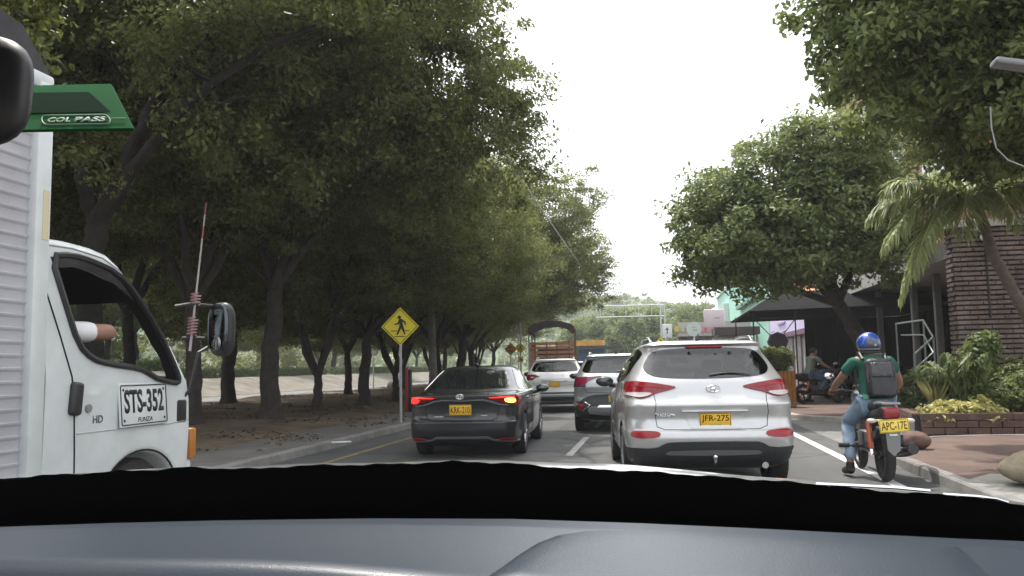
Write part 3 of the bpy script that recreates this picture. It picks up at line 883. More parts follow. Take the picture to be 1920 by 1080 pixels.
t = make_tree('shade_tree', 'large overhanging tree whose leafy boughs fill the upper right corner', 52,
    [(7.4, 11.4, .0), (7.3, 11.4, 1.5), (7.1, 11.5, 3.0), (6.9, 11.5, 4.2)], .30,
    [([(6.2, 11.4, 5.2), (4.8, 11.2, 6.0), (3.6, 11, 6.4)], .17), ([(6.6, 11.8, 5.6), (6.2, 12.6, 7.0), (5.6, 13, 8.4)], .16), ([(7.2, 11, 5.5), (7.6, 10.6, 7.0), (8, 10, 8.2)], .15), ([(6.0, 12, 4.9), (5.0, 12.6, 5.3), (4.2, 12.9, 5.6)], .10)],
    [((4.6, 11.4, 4.75), (1.2, 1.2, .7)), ((5.7, 12.2, 4.62), (1.7, 1.3, .85)), ((7.0, 12.6, 4.55), (1.7, 1.2, .9)), ((4.9, 13.0, 4.6), (1.1, .9, .6)), ((6.4, 11.8, 5.6), (1.8, 1.5, 1.0)), ((5.3, 11.2, 6.6), (1.6, 1.5, 1.1)), ((3.2, 11.2, 5.2), (.95, 1.1, .8)), ((2.75, 11.6, 6.3), (.8, 1.1, 1.0)), ((4.0, 11.8, 5.6), (1.5, 1.5, 1.0)), ((3.4, 11.0, 7.2), (1.4, 1.4, 1.1)), ((3.7, 11.2, 6.3), (1.55, 1.6, 1.2)), ((5.2, 11.4, 6.0), (1.6, 1.7, 1.2)), ((4.6, 12.8, 5.7), (1.6, 1.5, 1.0)), ((6.8, 11.6, 6.4), (1.8, 1.8, 1.5)), ((5.6, 12.8, 7.8), (2.0, 2.0, 1.5)), ((3.2, 12.0, 7.6), (1.2, 1.3, 1.1)), ((7.8, 10, 8), (2.2, 2.2, 1.6)), ((5.8, 10.4, 8.2), (2.0, 2, 1.4)), ((6.2, 12.8, 5.2), (1.5, 1.3, .8)), ((2.9, 11.0, 5.6), (.7, .8, .7)), ((4.4, 10.0, 7.0), (1.3, 1.2, 1.0))],
    110000, .125, LEAF_MID, clump=.30, hollow=.42)

# --- palm with drooping plume-like fronds
def frond(mb_, base, az, length, droop, rng, lift=0.5, w=0.30):
    pts = []
    d = Vector((math.cos(az), math.sin(az), 0))
    N = 12
    for i in range(N + 1):
        s = i / N
        pts.append(Vector(base) + d * (length * (s - .10 * s * s)) + Vector((0, 0, lift * s * 1.5 - droop * s * s)))
    mb_.tube(pts, [.022 * (1 - .85 * i / N) + .003 for i in range(N + 1)], 5)
    side = d.cross(Vector((0, 0, 1)))
    for i in range(1, N * 5):
        s = i / (N * 5); k = min(N - 1, int(s * N)); p = pts[k].lerp(pts[k + 1], s * N - k)
        tdir = (pts[k + 1] - pts[k]).normalized()
        L = w * 1.35 * (math.sin(PI * min(1, s * .8 + .2)) ** .7) * rng.uniform(.8, 1.2) + .06
        for sg in (-1, 1):
            for rep in range(2):
                dr = (side * sg * rng.uniform(.4, 1.0) + tdir * rng.uniform(.45, .9) + Vector((0, 0, rng.uniform(-.9, .25)))).normalized()
                e = p + dr * L; mid = p + dr * L * .5 + Vector((0, 0, .03))
                ww = dr.cross(Vector((0, 0, 1))).normalized() * .021
                e.z -= .10 * rng.uniform(.3, 1.3)
                mb_.add([p, mid + ww, e, mid - ww], [(0, 1, 2, 3)], 0)
rng = np.random.default_rng(77)
palm = thing('palm_tree', 'leaning palm with drooping feathery fronds in front of the dark brick wall', 'palm', (6.5, 14.5, .1))
mb = MB(); top = Vector((-1.38, -.35, 3.85))
pp = [Vector((0, 0, -.1)), Vector((-.25, -.08, .9)), Vector((-.72, -.2, 2.0)), Vector((-1.15, -.3, 2.9)), top]
sm_ = [pp[i].lerp(pp[i + 1], k / 6) for i in range(4) for k in range(6)] + [top]
mb.tube(sm_, [.10 - .03 * i / len(sm_) + (.012 if i % 2 else 0) for i in range(len(sm_))], 10)
mb.build('trunk', BARKL, palm, angle=80)
for az, ln, dr, lf in [(3.3, 1.5, 1.6, .45), (2.9, 1.6, 1.25, .55), (3.7, 1.45, 1.9, .35), (2.5, 1.3, 1.0, .65), (4.2, 1.2, 1.5, .4), (3.05, 1.2, 1.9, .2), (3.45, 1.55, 1.05, .6),
                       (.2, 1.5, 1.2, .5), (.8, 1.4, 1.0, .7), (5.6, 1.4, 1.3, .5), (1.6, 1.3, .9, .8), (4.9, 1.1, 1.4, .4)]:
    f = MB(); frond(f, top + Vector((0, 0, -.05)), az, ln * 1.12, dr * 1.05, rng, lf * 1.35, .36)
    f.build('frond', LEAF_PALM, palm, sm=False)

# --- planting in front of the brick wall
def bush(name, label, loc, blobs, n, size, m, seed, clump=.16, group=None, stems=5, per=40, aspect=.5):
    rng = np.random.default_rng(seed)
    t = thing(name, label, 'shrub' if name != 'flower_bed_plant' else 'plant', loc, 0, group)
    pos, nr = blob_points(blobs, n, rng, clump, per=per, hollow=.35)
    pos[:, 2] = np.maximum(pos[:, 2], .02)
    me = leaves_mesh('foliage', pos, nr, size, rng, m, aspect=aspect)
    c = link(bpy.data.objects.new('foliage', me)); c.parent = t
    mb = MB()
    for k in range(stems):
        b = blobs[k % len(blobs)]
        mb.tube([(b[0][0] * .5, b[0][1] * .5, -.05), (b[0][0] * .8, b[0][1] * .8, b[0][2] * .5), b[0]], [.022, .018, .008], 6)
    mb.build('stem', BARKL, t)
    return t
PZ = .42
bush('shrub', 'dark green bush filling the planter below the right end of the brick wall', (6.7, 16.9, PZ), [((0, 0, .55), (.75, .6, .5)), ((.7, -.2, .6), (.6, .5, .55)), ((-.5, .1, .35), (.5, .5, .35))], 14000, .09, LEAF_DARK, 61)
bush('shrub', 'tall leafy shrub with broad pale leaves at the corner of the brick wall', (6.12, 17.3, PZ), [((0, 0, 1.0), (.28, .25, .3)), ((.05, 0, .55), (.3, .28, .35)), ((.1, -.05, 1.25), (.18, .18, .2))], 3000, .13, LEAF_PALE, 62, per=20)
bush('shrub', 'low yellow variegated plant spilling over the left end of the brick planter', (4.95, 15.85, .33), [((0, 0, .12), (.36, .28, .2)), ((-.15, -.2, .02), (.22, .16, .13))], 2600, .10, LEAF_YEL, 63, clump=.1, per=20)
bush('shrub', 'yellow variegated plant in the middle of the brick planter edge', (5.5, 15.85, .33), [((0, 0, .12), (.4, .28, .22)), ((.15, -.2, .0), (.25, .16, .14))], 2800, .10, LEAF_YEL, 64, clump=.1, per=20)
bush('shrub', 'pale green shrub behind the stair railing', (6.1, 21.6, .12), [((0, 0, .45), (.5, .4, .4)), ((.35, .1, .8), (.35, .3, .3)), ((-.4, 0, .3), (.35, .3, .3))], 5200, .10, LEAF_PALE, 65)
bush('shrub', 'dark low shrub behind the yellow planter plants', (6.0, 16.4, PZ), [((0, 0, .28), (.55, .35, .3)), ((.5, 0, .35), (.45, .35, .35))], 6500, .085, LEAF_MID, 66)
# arching grassy palm in the planter
ap = thing('areca_plant', 'bright arching fan of thin leaves beside the planter wall corner', 'plant', (5.42, 16.5, PZ))
for k in range(11):
    f = MB(); frond(f, (0.04 * math.cos(k), .04 * math.sin(k), .1), k * 2 * PI / 11 + .3, rng.uniform(.5, .75), rng.uniform(.5, .9), rng, 1.0, .17)
    f.build('frond', LEAF_PALE, ap, sm=False)
sp = thing('spiky_plant', 'spiky yellowish sword-leaved plant at the left end of the planter', 'plant', (4.98, 16.25, PZ))
f = MB()
for k in range(26):
    a = rng.uniform(0, 2 * PI); L = rng.uniform(.45, .8); sl = rng.uniform(.15, .5)
    d = Vector((math.cos(a) * sl, math.sin(a) * sl, 1)).normalized(); w = Vector((-math.sin(a), math.cos(a), 0)) * .022
    f.add([w, d * L * .5 + w * 1.2, d * L + Vector((math.cos(a), math.sin(a), -.4)) * .08, d * L * .5 - w * 1.2, -w], [(0, 1, 2, 3, 4)])
f.build('blade', leaf_mat('leaf_sword', (0.10, 0.12, 0.04), (0.30, 0.28, 0.12)), sp, sm=False)
# far trees closing the avenue
fl = ['bright green tree at the end of the avenue, under the gantry', 'far tree behind the gantry pole', 'far tree above the round white sign', 'far bushy tree behind the blue kiosk', 'far tree left of the gantry arm', 'far tree behind the square white sign', 'far tree at the end of the road, above the small white car', 'tall far tree right of the gantry pole', 'far tree over the row of coloured discs']
rng = np.random.default_rng(91)
farp = make_tree('far_tree', fl[0], 91, [(0, 0, -.2), (0, 0, 1.5), (.1, 0, 2.6)], .26,
    [([(-1, 0, 4), (-1.8, .2, 5.5)], .15), ([(.8, .2, 4.2), (1.6, 0, 6)], .15)],
    [((-1.8, 0, 4.9), (2.5, 2.4, 2.3)), ((1.8, .2, 5.3), (2.6, 2.5, 2.5)), ((0, 0, 7.2), (2.5, 2.4, 1.9)), ((0, -1.5, 3.6), (2.8, 1.8, 1.8)), ((-3, .5, 3.2), (1.7, 1.6, 1.6)), ((3, .2, 3.4), (1.7, 1.6, 1.6))], 22000, .30, LEAF_PALE, group='trees closing the avenue', clump=.6)
for i, (x, y, s) in enumerate([(-1.5, 96, .95), (4.6, 100, 1.0), (8.5, 108, .95), (-8, 102, .9), (-4.8, 112, 1.1), (1.8, 116, 1.15), (-11, 122, 1.0), (6.0, 128, 1.25), (11, 124, 1.1)]):
    t = farp if i == 0 else copy_tree(farp)
    t['label'] = fl[i]; t.location = (x, y, 0); t.rotation_euler = (0, 0, i * 1.9); t.scale = (s, s, s * .95)
# wooded ridge top: one mass nobody could count
rng = np.random.default_rng(17)
n = 1500
P_ = np.stack([rng.uniform(-170, 120, n), rng.uniform(215, 330, n)], 1)
blobs_ = []
hill = bpy.data.objects['hill']
hv = BVHTree.FromObject(hill, bpy.context.evaluated_depsgraph_get())
for x, y in P_:
    h, *_ = hv.ray_cast(Vector((x, y, 200)), Vector((0, 0, -1)))
    if h: s = rng.uniform(1.6, 3.2); blobs_.append(((x, y, h.z + s * .7), (s * 1.2, s * 1.2, s)))
pos, nr = blob_points(blobs_, 60000, rng, 1.3, per=20, hollow=.6)
o = link(bpy.data.objects.new('forest', leaves_mesh('forest', pos, nr, 1.3, rng, LEAF_PALE, aspect=.8)))
tag(o, 'green wooded ridge far beyond the end of the road', 'forest', kind='stuff')
# fallen leaves on the verge
rng = np.random.default_rng(23); n = 6000
X = rng.uniform(-18.5, -6.2, n * 4); Y = rng.uniform(6, 60, n * 4)
keep = np.array([mnoise.noise(Vector((x * .55, y * .55, 11))) + .35 * mnoise.noise(Vector((x * 2, y * 2, 4))) > .12 for x, y in zip(X, Y)])
X, Y = X[keep][:n], Y[keep][:n]; n = len(X)
pos = np.array([(x, y, (verge_z(x, y) if x < cx_road(y) - 7.3 else .13) + .012) for x, y in zip(X + np.array([cx_road(q) for q in Y]) * .6, Y)])
nr = rng.normal(size=(n, 3)) * .25 + np.array([0, 0, 1])
o = link(bpy.data.objects.new('leaf_litter', leaves_mesh('leaf_litter', pos, nr, .11, rng, LEAF_DRY)))
tag(o, 'dry fallen leaves scattered over the bare soil verge', 'litter', kind='stuff')

rng = np.random.default_rng(41)
wb = []
for k in range(150):
    y = rng.uniform(8, 150); x = -52 - rng.uniform(0, 8); s_ = rng.uniform(1.6, 2.8)
    wb.append(((x, y, rng.uniform(.8, 8.5)), (s_ * .8, s_ * 1.2, s_)))
pos, nr = blob_points(wb, 70000, rng, .7, per=40, hollow=.4)
o = link(bpy.data.objects.new('far_wood', leaves_mesh('far_wood', pos, nr, .42, rng, LEAF_DARK, aspect=.7)))
tag(o, 'dim belt of woodland behind the trees across the far road', 'woodland', kind='stuff')
# ================================================================== CARS
def paint(name, col, metal=0.35, rough=0.32):
    return mat(name, col, rough, metal, var=0.05, vscale=2.5, coat=0.9)
SILVER = paint('silver_paint', (0.56, 0.56, 0.565), 0.55, 0.34)
SILVERG = paint('grey_green_paint', (0.42, 0.45, 0.445), 0.5, 0.32)
DARKPAINT = paint('graphite_paint', (0.026, 0.028, 0.032), 0.45, 0.3)
WHITECAR = paint('white_car_paint', (0.80, 0.80, 0.79), 0.0, 0.3)
LITRED = mat('lit_brake_lens', (0.5, 0.01, 0.01), 0.2, emit=(1, .03, .02, 1.1))
LITAMB = mat('lit_brake_bulb', (0.9, .5, .1), 0.3, emit=(1, .42, .06, 3.0))
UNDER = mat('underbody', (0.012, 0.012, 0.013), 0.9)
INTER = mat('cabin_dark', (0.02, 0.02, 0.022), 0.8)

def car_outline(w, yr, yf, rxr, ryr, rxf, ryf, bow=.05):
    """half outline from the rear centre round to the front centre (x >= 0)"""
    pts = []
    for i in range(11):
        x = (w - rxr) * i / 10
        pts.append((x, yr + bow * (x / w) ** 2))
    yb = yr + bow * ((w - rxr) / w) ** 2
    for i in range(1, 11):
        a = PI / 2 * i / 10
        pts.append((w - rxr + rxr * math.sin(a) ** .85, yb + ryr * (1 - math.cos(a) ** .85)))
    yfb = yf - bow * ((w - rxf) / w) ** 2
    y0, y1 = yb + ryr, yfb - ryf
    for i in range(1, 36):
        pts.append((w, y0 + (y1 - y0) * i / 36))
    for i in range(0, 9):
        a = PI / 2 * i / 8
        pts.append((w - rxf + rxf * math.cos(a) ** .85, yfb - ryf + ryf * math.sin(a) ** .85))
    for i in range(1, 8):
        x = (w - rxf) * (1 - i / 7)
        pts.append((x, yf - bow * (x / w) ** 2))
    # gentle taper of the sides in plan
    ym = (yr + yf) / 2; hl = max(.1, (yf - yr) / 2)
    return [(x * (1 - .045 * abs((y - ym) / hl) ** 3), y) for x, y in pts]
def car_body(rows, paint_m, wheels, wr, parent, name='body', cabin=None):
    """rows: (z, y_rear, y_front, half_width, corner radii) from the sill to the roof"""
    rr = pchip(rows, 5)
    mb = MB(); rings = []
    for r in rr:
        z, yr, yf, w, rxr, ryr, rxf, ryf = r
        rxr = min(rxr, w * .9); rxf = min(rxf, w * .9)
        ln = yf - yr; ryr = min(ryr, ln * .45); ryf = min(ryf, ln * .45)
        h = car_outline(w, yr, yf, rxr, ryr, rxf, ryf)
        full = [(x, y, z) for x, y in h] + [(-x, y, z) for x, y in reversed(h[1:-1])]
        rings.append(full)
    n = len(rings[0])
    mb.v = [p for r in rings for p in r]
    for i in range(len(rings) - 1):
        for k in range(n):
            mb.f.append((i * n + k, i * n + (k + 1) % n, (i + 1) * n + (k + 1) % n, (i + 1) * n + k)); mb.m.append(0)
    for ring, rev in ((0, True), (len(rings) - 1, False)):
        c = np.mean(rings[ring], axis=0); mb.v.append(tuple(c)); ci = len(mb.v) - 1
        for k in range(n):
            a, b = ring * n + k, ring * n + (k + 1) % n
            mb.f.append((ci, b, a) if rev else (ci, a, b)); mb.m.append(0)
    o = mb.build(name, [paint_m, UNDER], None)
    cut = MB()
    for y in wheels:
        for s in (-1, 1):
            cut.lathe([(0.001, s * .52), (wr + .055, s * .52), (wr + .055, s * 1.3), (.001, s * 1.3)], 40, (0, y, wr), 'x', 0)
    c = cut.build('cutter', [UNDER, UNDER], None, sm=False, weld=True)
    md = o.modifiers.new('b', 'BOOLEAN'); md.operation = 'DIFFERENCE'; md.object = c; md.solver = 'EXACT'
    md.material_mode = 'TRANSFER'
    me = eval_mesh(o, name)
    solid = bmesh.new(); solid.from_mesh(me)
    solid_bvh = BVHTree.FromBMesh(solid); solid.free()
    if cabin:                      # hollow the cabin and open its windows
        tmp = []
        ins = MB(); irr = [r for r in pchip(rows, 3) if cabin['z0'] < r[0] < cabin['z1']]
        rg = []
        for r in irr:
            z, yr, yf, w, rxr, ryr, rxf, ryf = r
            h = car_outline(w - .07, yr + .09, yf - .10, min(rxr, w * .5), ryr, min(rxf, w * .5), ryf)
            rg.append([(x, y, z) for x, y in h] + [(-x, y, z) for x, y in reversed(h[1:-1])])
        n = len(rg[0]); ins.v = [p for r in rg for p in r]
        for i in range(len(rg) - 1):
            for k in range(n): ins.f.append((i * n + k, i * n + (k + 1) % n, (i + 1) * n + (k + 1) % n, (i + 1) * n + k)); ins.m.append(0)
        ins.f.append(tuple(reversed(range(n)))); ins.m.append(0)
        ins.f.append(tuple((len(rg) - 1) * n + k for k in range(n))); ins.m.append(0)
        a_ = MB(); a_.prism(chaikin(cabin['rear'], 1), -1.0, 1.2)
        b_ = MB(); b_.prism(chaikin(cabin['side'], 1), -1.5, 1.5, 'yz')
        f_ = MB(); f_.prism(cabin['front'], 2.2, 5.0)
        for q in (ins, a_, b_, f_):
            co = q.build('cutter', [INTER, INTER], None, sm=False)
            md = o.modifiers.new('b', 'BOOLEAN'); md.operation = 'DIFFERENCE'; md.object = co; md.solver = 'EXACT'; md.material_mode = 'TRANSFER'
            tmp.append(co)
        me = eval_mesh(o, name)
        for q in tmp: bpy.data.objects.remove(q)
    bpy.data.objects.remove(o); bpy.data.objects.remove(c)
    smooth(me, 32)
    me.name = name
    b = link(bpy.data.objects.new(name, me)); b.parent = parent
    if cabin:
        s_ = MB()
        for x in (-.36, .36):
            s_.rbox((x, 2.05, .98), (.50, .14, .62), .06, 3, rot=(R(14), 0, 0)); s_.rbox((x, 2.18, 1.36), (.26, .10, .17), .04, 3)
        s_.rbox((0, 1.02, 1.0), (1.30, .16, .50), .06, 3, rot=(R(14), 0, 0))
        for x in (-.42, .42): s_.rbox((x, 1.06, 1.30), (.24, .09, .12), .04, 3)
        s_.build('seat', INTER, parent)
        s_ = MB(); s_.rbox((0, 2.95, 1.0), (1.5, .5, .2), .08, 3); s_.tube([(-.36 + .18 * math.cos(a), 2.62, 1.05 + .17 * math.sin(a)) for a in [2 * PI * k / 24 for k in range(24)]], .016, 6, closed=True); s_.rbox((0, 2.62, 1.44), (.24, .03, .07), .02); s_.build('dashboard', INTER, parent)
        panel('windscreen', solid_bvh, cabin['front'], 'front', GLASST, parent, off=.0, rnd=0, grid=.08, skirt=0)
    return b, solid_bvh
WHEEL_CACHE = {}
def wheel(parent, x, y, r, wd=.21, rim_m=None, spokes=5, name='wheel'):
    s = 1 if x > 0 else -1
    key = (r, wd, spokes, s)
    if key not in WHEEL_CACHE:
        t = MB(); hw = wd / 2
        t.lathe([(r * .66, -hw * .9), (r * .8, -hw), (r * .95, -hw * .96), (r, -hw * .7), (r, hw * .7), (r * .95, hw * .96), (r * .8, hw), (r * .66, hw * .9)], 40, (0, 0, 0), 'x')
        tyre = t.build('tyre', RUBBER)
        q = MB()
        q.lathe([(r * .67, -hw * .85), (r * .67, s * hw * .2), (r * .60, s * hw * .8), (r * .66, s * hw * .92), (r * .69, s * hw * .88)], 40, (0, 0, 0), 'x')
        for k in range(spokes):
            a = 2 * PI * k / spokes
            for da in (-.13, .13):
                p0 = Vector((s * hw * .78, r * .1 * math.cos(a), r * .1 * math.sin(a))); p1 = Vector((s * hw * .82, r * .62 * math.cos(a + da), r * .62 * math.sin(a + da)))
                q.tube([p0, p1], [r * .07, r * .055], 6)
        q.lathe([(.001, s * hw * .95), (r * .14, s * hw * .9), (r * .16, s * hw * .5)], 20, (0, 0, 0), 'x')
        rim = q.build('rim', rim_m or ALLOY)
        d = MB(); d.lathe([(.001, -s * .02), (r * .6, -s * .02), (r * .6, s * .01), (.001, s * .01)], 24, (0, 0, 0), 'x')
        disc = d.build('brake_disc', mat('brake_steel', (.09, .085, .08), .5, .7))
        WHEEL_CACHE[key] = [o.data for o in (tyre, rim, disc)]
        for o in (tyre, rim, disc): bpy.data.objects.remove(o)
    w = link(bpy.data.objects.new(name, None)); w.parent = parent; w.location = (x, y, r); w.empty_display_size = .1
    for me in WHEEL_CACHE[key]:
        c = link(bpy.data.objects.new(me.name.split('.')[0], me)); c.parent = w
    return w
def mirror_part(parent, x, y, z, m, sx=.10, name='wing_mirror'):
    s = 1 if x > 0 else -1
    b = MB()
    b.ball((x + s * .10, y, z), (.125, .085, .085), 18, fn=lambda p: 1 - .12 * abs(p.z))
    b.tube([(x - s * .06, y + .03, z - .06), (x + s * .04, y + .01, z - .05)], [.035, .03], 8)
    o = b.build(name, m, parent)
    g = MB(); g.ball((x + s * .10, y - .062, z), (.10, .03, .062), 16)
    g.build('mirror_glass', mat('mirror_glass', (.10, .105, .11), .08, 1.0), o)
    return o
def number_plate(parent, c, w, h, text, small=None, tilt=0.0, m=None, th=.012, rot=(0, 0, 0), ink=None, bold=.012):
    root = link(bpy.data.objects.new('number_plate', None)); root.parent = parent; root.location = c; root.rotation_euler = rot; root.empty_display_size = .05
    b = MB(); b.rbox((0, 0, 0), (w, th, h), .004, 2)
    p = b.build('plate_sheet', m or PLATEY, root)
    f = MB(); e = .006
    for (cx, cz, sx, sz) in ((0, h / 2 - .008, w - .02, .004), (0, -h / 2 + .008, w - .02, .004), (-w / 2 + .008, 0, .004, h - .02), (w / 2 - .008, 0, .004, h - .02)):
        f.box((cx, -th / 2 - .0012, cz), (sx, .002, sz))
    f.build('border', ink or INK, root, sm=False)
    if text: text_mesh(text, w * .86, h * (.52 if small else .62), ink or INK, root, (0, -th / 2 - .001, h * (.09 if small else 0)), bold=bold)
    if small: text_mesh(small, w * .34, h * .12, ink or INK, root, (0, -th / 2 - .001, -h * .34))
    return root
def ring_badge(parent, bvh, x, z, a, b_, kind, m=CHROME, off=.02):
    h, nrm, *_ = bvh.ray_cast(Vector((x, -4, z)), Vector((0, 1, 0)))
    y = h.y - off
    g = MB()
    pts = [(x + a * math.cos(t), y, z + b_ * math.sin(t)) for t in [2 * PI * k / 36 for k in range(36)]]
    g.tube(pts, .0055, 6, closed=True)
    if kind == 'H':
        g.tube([(x - a * .42, y, z - b_ * .72), (x - a * .22, y, z + b_ * .72)], .006, 6)
        g.tube([(x + a * .22, y, z - b_ * .72), (x + a * .42, y, z + b_ * .72)], .006, 6)
        g.tube([(x - a * .36, y, z - b_ * .16), (x, y, z + .004), (x + a * .36, y, z + b_ * .16)], .006, 6)
    elif kind == 'ovals':
        g.tube([(x + a * .34 * math.cos(t), y, z + b_ * .96 * math.sin(t)) for t in [2 * PI * k / 24 for k in range(24)]], .005, 6, closed=True)
        g.tube([(x + a * .66 * math.cos(t), y, z + b_ * .34 + b_ * .42 * math.sin(t)) for t in [2 * PI * k / 24 for k in range(24)]], .005, 6, closed=True)
    elif kind == 'oval_fill':
        g.prism([(x + a * .95 * math.cos(t), z + b_ * .95 * math.sin(t)) for t in [2 * PI * k / 24 for k in range(24)]], y - .002, y + .006)
    return g.build('badge', m, parent)
def surf_y(bvh, x, z):
    h, *_ = bvh.ray_cast(Vector((x, -4, z)), Vector((0, 1, 0)))
    return h.y if h else 0
mir = lambda poly: [(-a, b) for a, b in reversed(poly)]
def seam(parent, bvh, pts, axis, w=.007, m=None, name='panel_gap'):
    """thin dark shut line lying on the body"""
    b = MB()
    P = []
    for i in range(len(pts) - 1):
        for k in range(8):
            t = k / 8; P.append((pts[i][0] * (1 - t) + pts[i + 1][0] * t, pts[i][1] * (1 - t) + pts[i + 1][1] * t))
    P.append(pts[-1]); Q = []
    for a, c in P:
        o, d = (Vector((a, -4, c)), Vector((0, 1, 0))) if axis == 'rear' else ((Vector((-4, a, c)), Vector((1, 0, 0))) if axis == 'left' else (Vector((4, a, c)), Vector((-1, 0, 0))))
        h, nn, *_ = bvh.ray_cast(o, d)
        if h: Q.append(h)
    if len(Q) > 2: b.tube(Q, w / 2, 5)
    return b.build(name, m or UNDER, parent)

# ---------------------------------------------------------------- silver compact SUV (rear view)
def build_suv(label, loc, yaw):
    t = thing('car', label, 'car', loc, yaw)
    rows = [(.24, .34, 4.18, .78, .3, .3, .4, .4), (.30, .20, 4.32, .86, .3, .3, .4, .4), (.40, .07, 4.42, .905, .3, .28, .4, .4), (.53, .015, 4.46, .92, .3, .28, .42, .4),
            (.60, .0, 4.47, .925, .3, .28, .42, .42), (.655, .012, 4.47, .925, .3, .28, .42, .42), (.70, .055, 4.46, .925, .32, .28, .42, .42), (.80, .085, 4.45, .925, .32, .28, .42, .45), (.89, .06, 4.42, .925, .32, .28, .42, .45),
            (.945, .045, 4.36, .923, .32, .28, .45, .5), (.985, .07, 4.25, .92, .33, .28, .5, .5), (1.02, .10, 4.0, .915, .34, .28, .5, .5), (1.06, .125, 3.6, .905, .34, .3, .5, .4), (1.12, .15, 3.32, .895, .34, .3, .45, .35),
            (1.20, .185, 3.15, .875, .34, .3, .4, .35), (1.30, .27, 2.95, .825, .32, .32, .35, .35), (1.42, .37, 2.68, .765, .3, .32, .33, .35), (1.53, .45, 2.42, .705, .28, .3, .3, .35),
            (1.575, .45, 2.30, .68, .26, .26, .3, .35), (1.605, .38, 2.18, .655, .22, .18, .3, .35), (1.63, .42, 2.05, .61, .22, .18, .3, .35), (1.652, .62, 1.85, .50, .2, .2, .3, .3), (1.662, .95, 1.6, .30, .15, .2, .2, .2)]
    wy, wr = (.93, 3.60), .345
    RW = [(-.57, 1.545), (-.3, 1.565), (0, 1.57), (.3, 1.565), (.57, 1.545), (.66, 1.42), (.69, 1.34), (.64, 1.27), (.5, 1.24), (.2, 1.225), (-.2, 1.225), (-.5, 1.24), (-.64, 1.27), (-.69, 1.34), (-.66, 1.42)]
    SW = [(.58, 1.50), (.70, 1.555), (1.1, 1.575), (1.9, 1.575), (2.35, 1.47), (2.75, 1.27), (2.9, 1.17), (2.0, 1.17), (1.2, 1.20), (.82, 1.25), (.62, 1.36)]
    sm_ = lambda P, f: [(sum(p[0] for p in P) / len(P) + (a - sum(p[0] for p in P) / len(P)) * f, sum(p[1] for p in P) / len(P) + (b - sum(p[1] for p in P) / len(P)) * f) for a, b in P]
    body, bv = car_body(rows, SILVER, wy, wr, t, cabin=dict(z0=.80, z1=1.60, rear=sm_(RW, .90), side=sm_(SW, .94), front=[(-.70, 1.17), (.70, 1.17), (.56, 1.52), (-.56, 1.52)]))
    for y in wy:
        for s in (-1, 1): wheel(t, s * .815, y, wr)
    g = ring_panel('window_border', bv, RW, .87, 'rear', BLACK, t)
    panel('rear_window', bv, RW, 'rear', GLASST, t, off=.004, skirt=0, deep=True)
    # wiper and the third brake lamp under the spoiler
    w = MB(); pts = [(.02 + .05 * k, surf_y(bv, .02 + .05 * k, 1.265 + .02 * math.sin(k * .4)) - .02, 1.262 + .022 * math.sin(k * .36)) for k in range(10)]
    w.tube(pts, [.012, .011, .01, .009, .008, .008, .007, .007, .006, .006], 6)
    w.build('rear_wiper', BLACK, t)
    b = MB(); yb = surf_y(bv, 0, 1.588) - .012
    b.rbox((0, yb + .02, 1.577), (.40, .06, .026), .01)
    b.build('brake_light', REDREFL, t)
    # side windows
    for ax in ('left', 'right'):
        panel('side_window', bv, SW, ax, GLASSD, t, off=.004, rnd=1, grid=.1, skirt=0)
        seam(t, bv, [(.5, 1.12), (.62, .75), (1.0, 1.10), (1.05, 1.18)][2:] + [(1.02, .95)], ax, .006, name='door_gap')
        seam(t, bv, [(1.95, 1.16), (1.98, .8), (1.96, .42)], ax, .007, name='door_gap')
        p = panel('sill_cladding', bv, [(1.3, .36), (3.2, .36), (3.2, .26), (1.3, .26)], ax, DARKP, t, off=.012, rnd=0, grid=.2)
    # lamps: wide wedge shaped clusters wrapping round the corners
    L = [(.34, 1.135), (.42, 1.155), (.60, 1.185), (.78, 1.205), (.93, 1.19), (.93, 1.10), (.86, 1.045), (.77, 1.02), (.68, 1.03), (.58, 1.075), (.46, 1.10)]
    Lc = [(.60, 1.075), (.72, 1.085), (.90, 1.085), (.88, 1.055), (.78, 1.028), (.68, 1.036)]
    for f in (lambda p: p, mir):
        tl = panel('tail_light', bv, f(L), 'rear', REDLENS, t, off=.016, rnd=1, grid=.03)
        panel('reversing_lamp', bv, f(Lc), 'rear', CLEARL, tl, off=.019, rnd=1, grid=.03)
        panel('lamp_strip', bv, f([(.48, 1.135), (.62, 1.155), (.80, 1.165), (.80, 1.15), (.62, 1.138), (.5, 1.124)]), 'rear', REDREFL, tl, off=.021, rnd=1, grid=.03)
        panel('reflector', bv, f([(.54, .655), (.62, .675), (.84, .68), (.86, .62), (.80, .60), (.58, .605)]), 'rear', REDREFL, t, off=.01, rnd=1, grid=.03)
        seam(t, bv, f([(.60, 1.07), (.585, .98), (.60, .86), (.58, .72)]), 'rear', .008, name='tailgate_gap')
    seam(t, bv, [(-.58, .72), (-.50, .69), (0, .685), (.50, .69), (.58, .72)], 'rear', .008, name='tailgate_gap')
    panel('lower_bumper', bv, [(-.93, .475), (-.88, .50), (-.60, .495), (-.52, .545), (-.44, .565), (.44, .565), (.52, .545), (.60, .495), (.88, .50), (.93, .475), (.88, .27), (-.88, .27)], 'rear', DARKP, t, off=.012, rnd=1, grid=.05)
    panel('skid_strip', bv, [(-.44, .475), (.44, .475), (.52, .445), (.44, .425), (-.44, .425), (-.52, .445)], 'rear', mat('dull_silver', (.16, .165, .17), .45, .3), t, off=.022, rnd=1, grid=.05)
    hk = MB(); hk.tube([(0, .12, .33), (0, .0, .33), (0, -.05, .36), (0, -.06, .40)], .018, 8); hk.ball((0, -.06, .41), .026, 12)
    hk.build('tow_hook', CHROME, t)
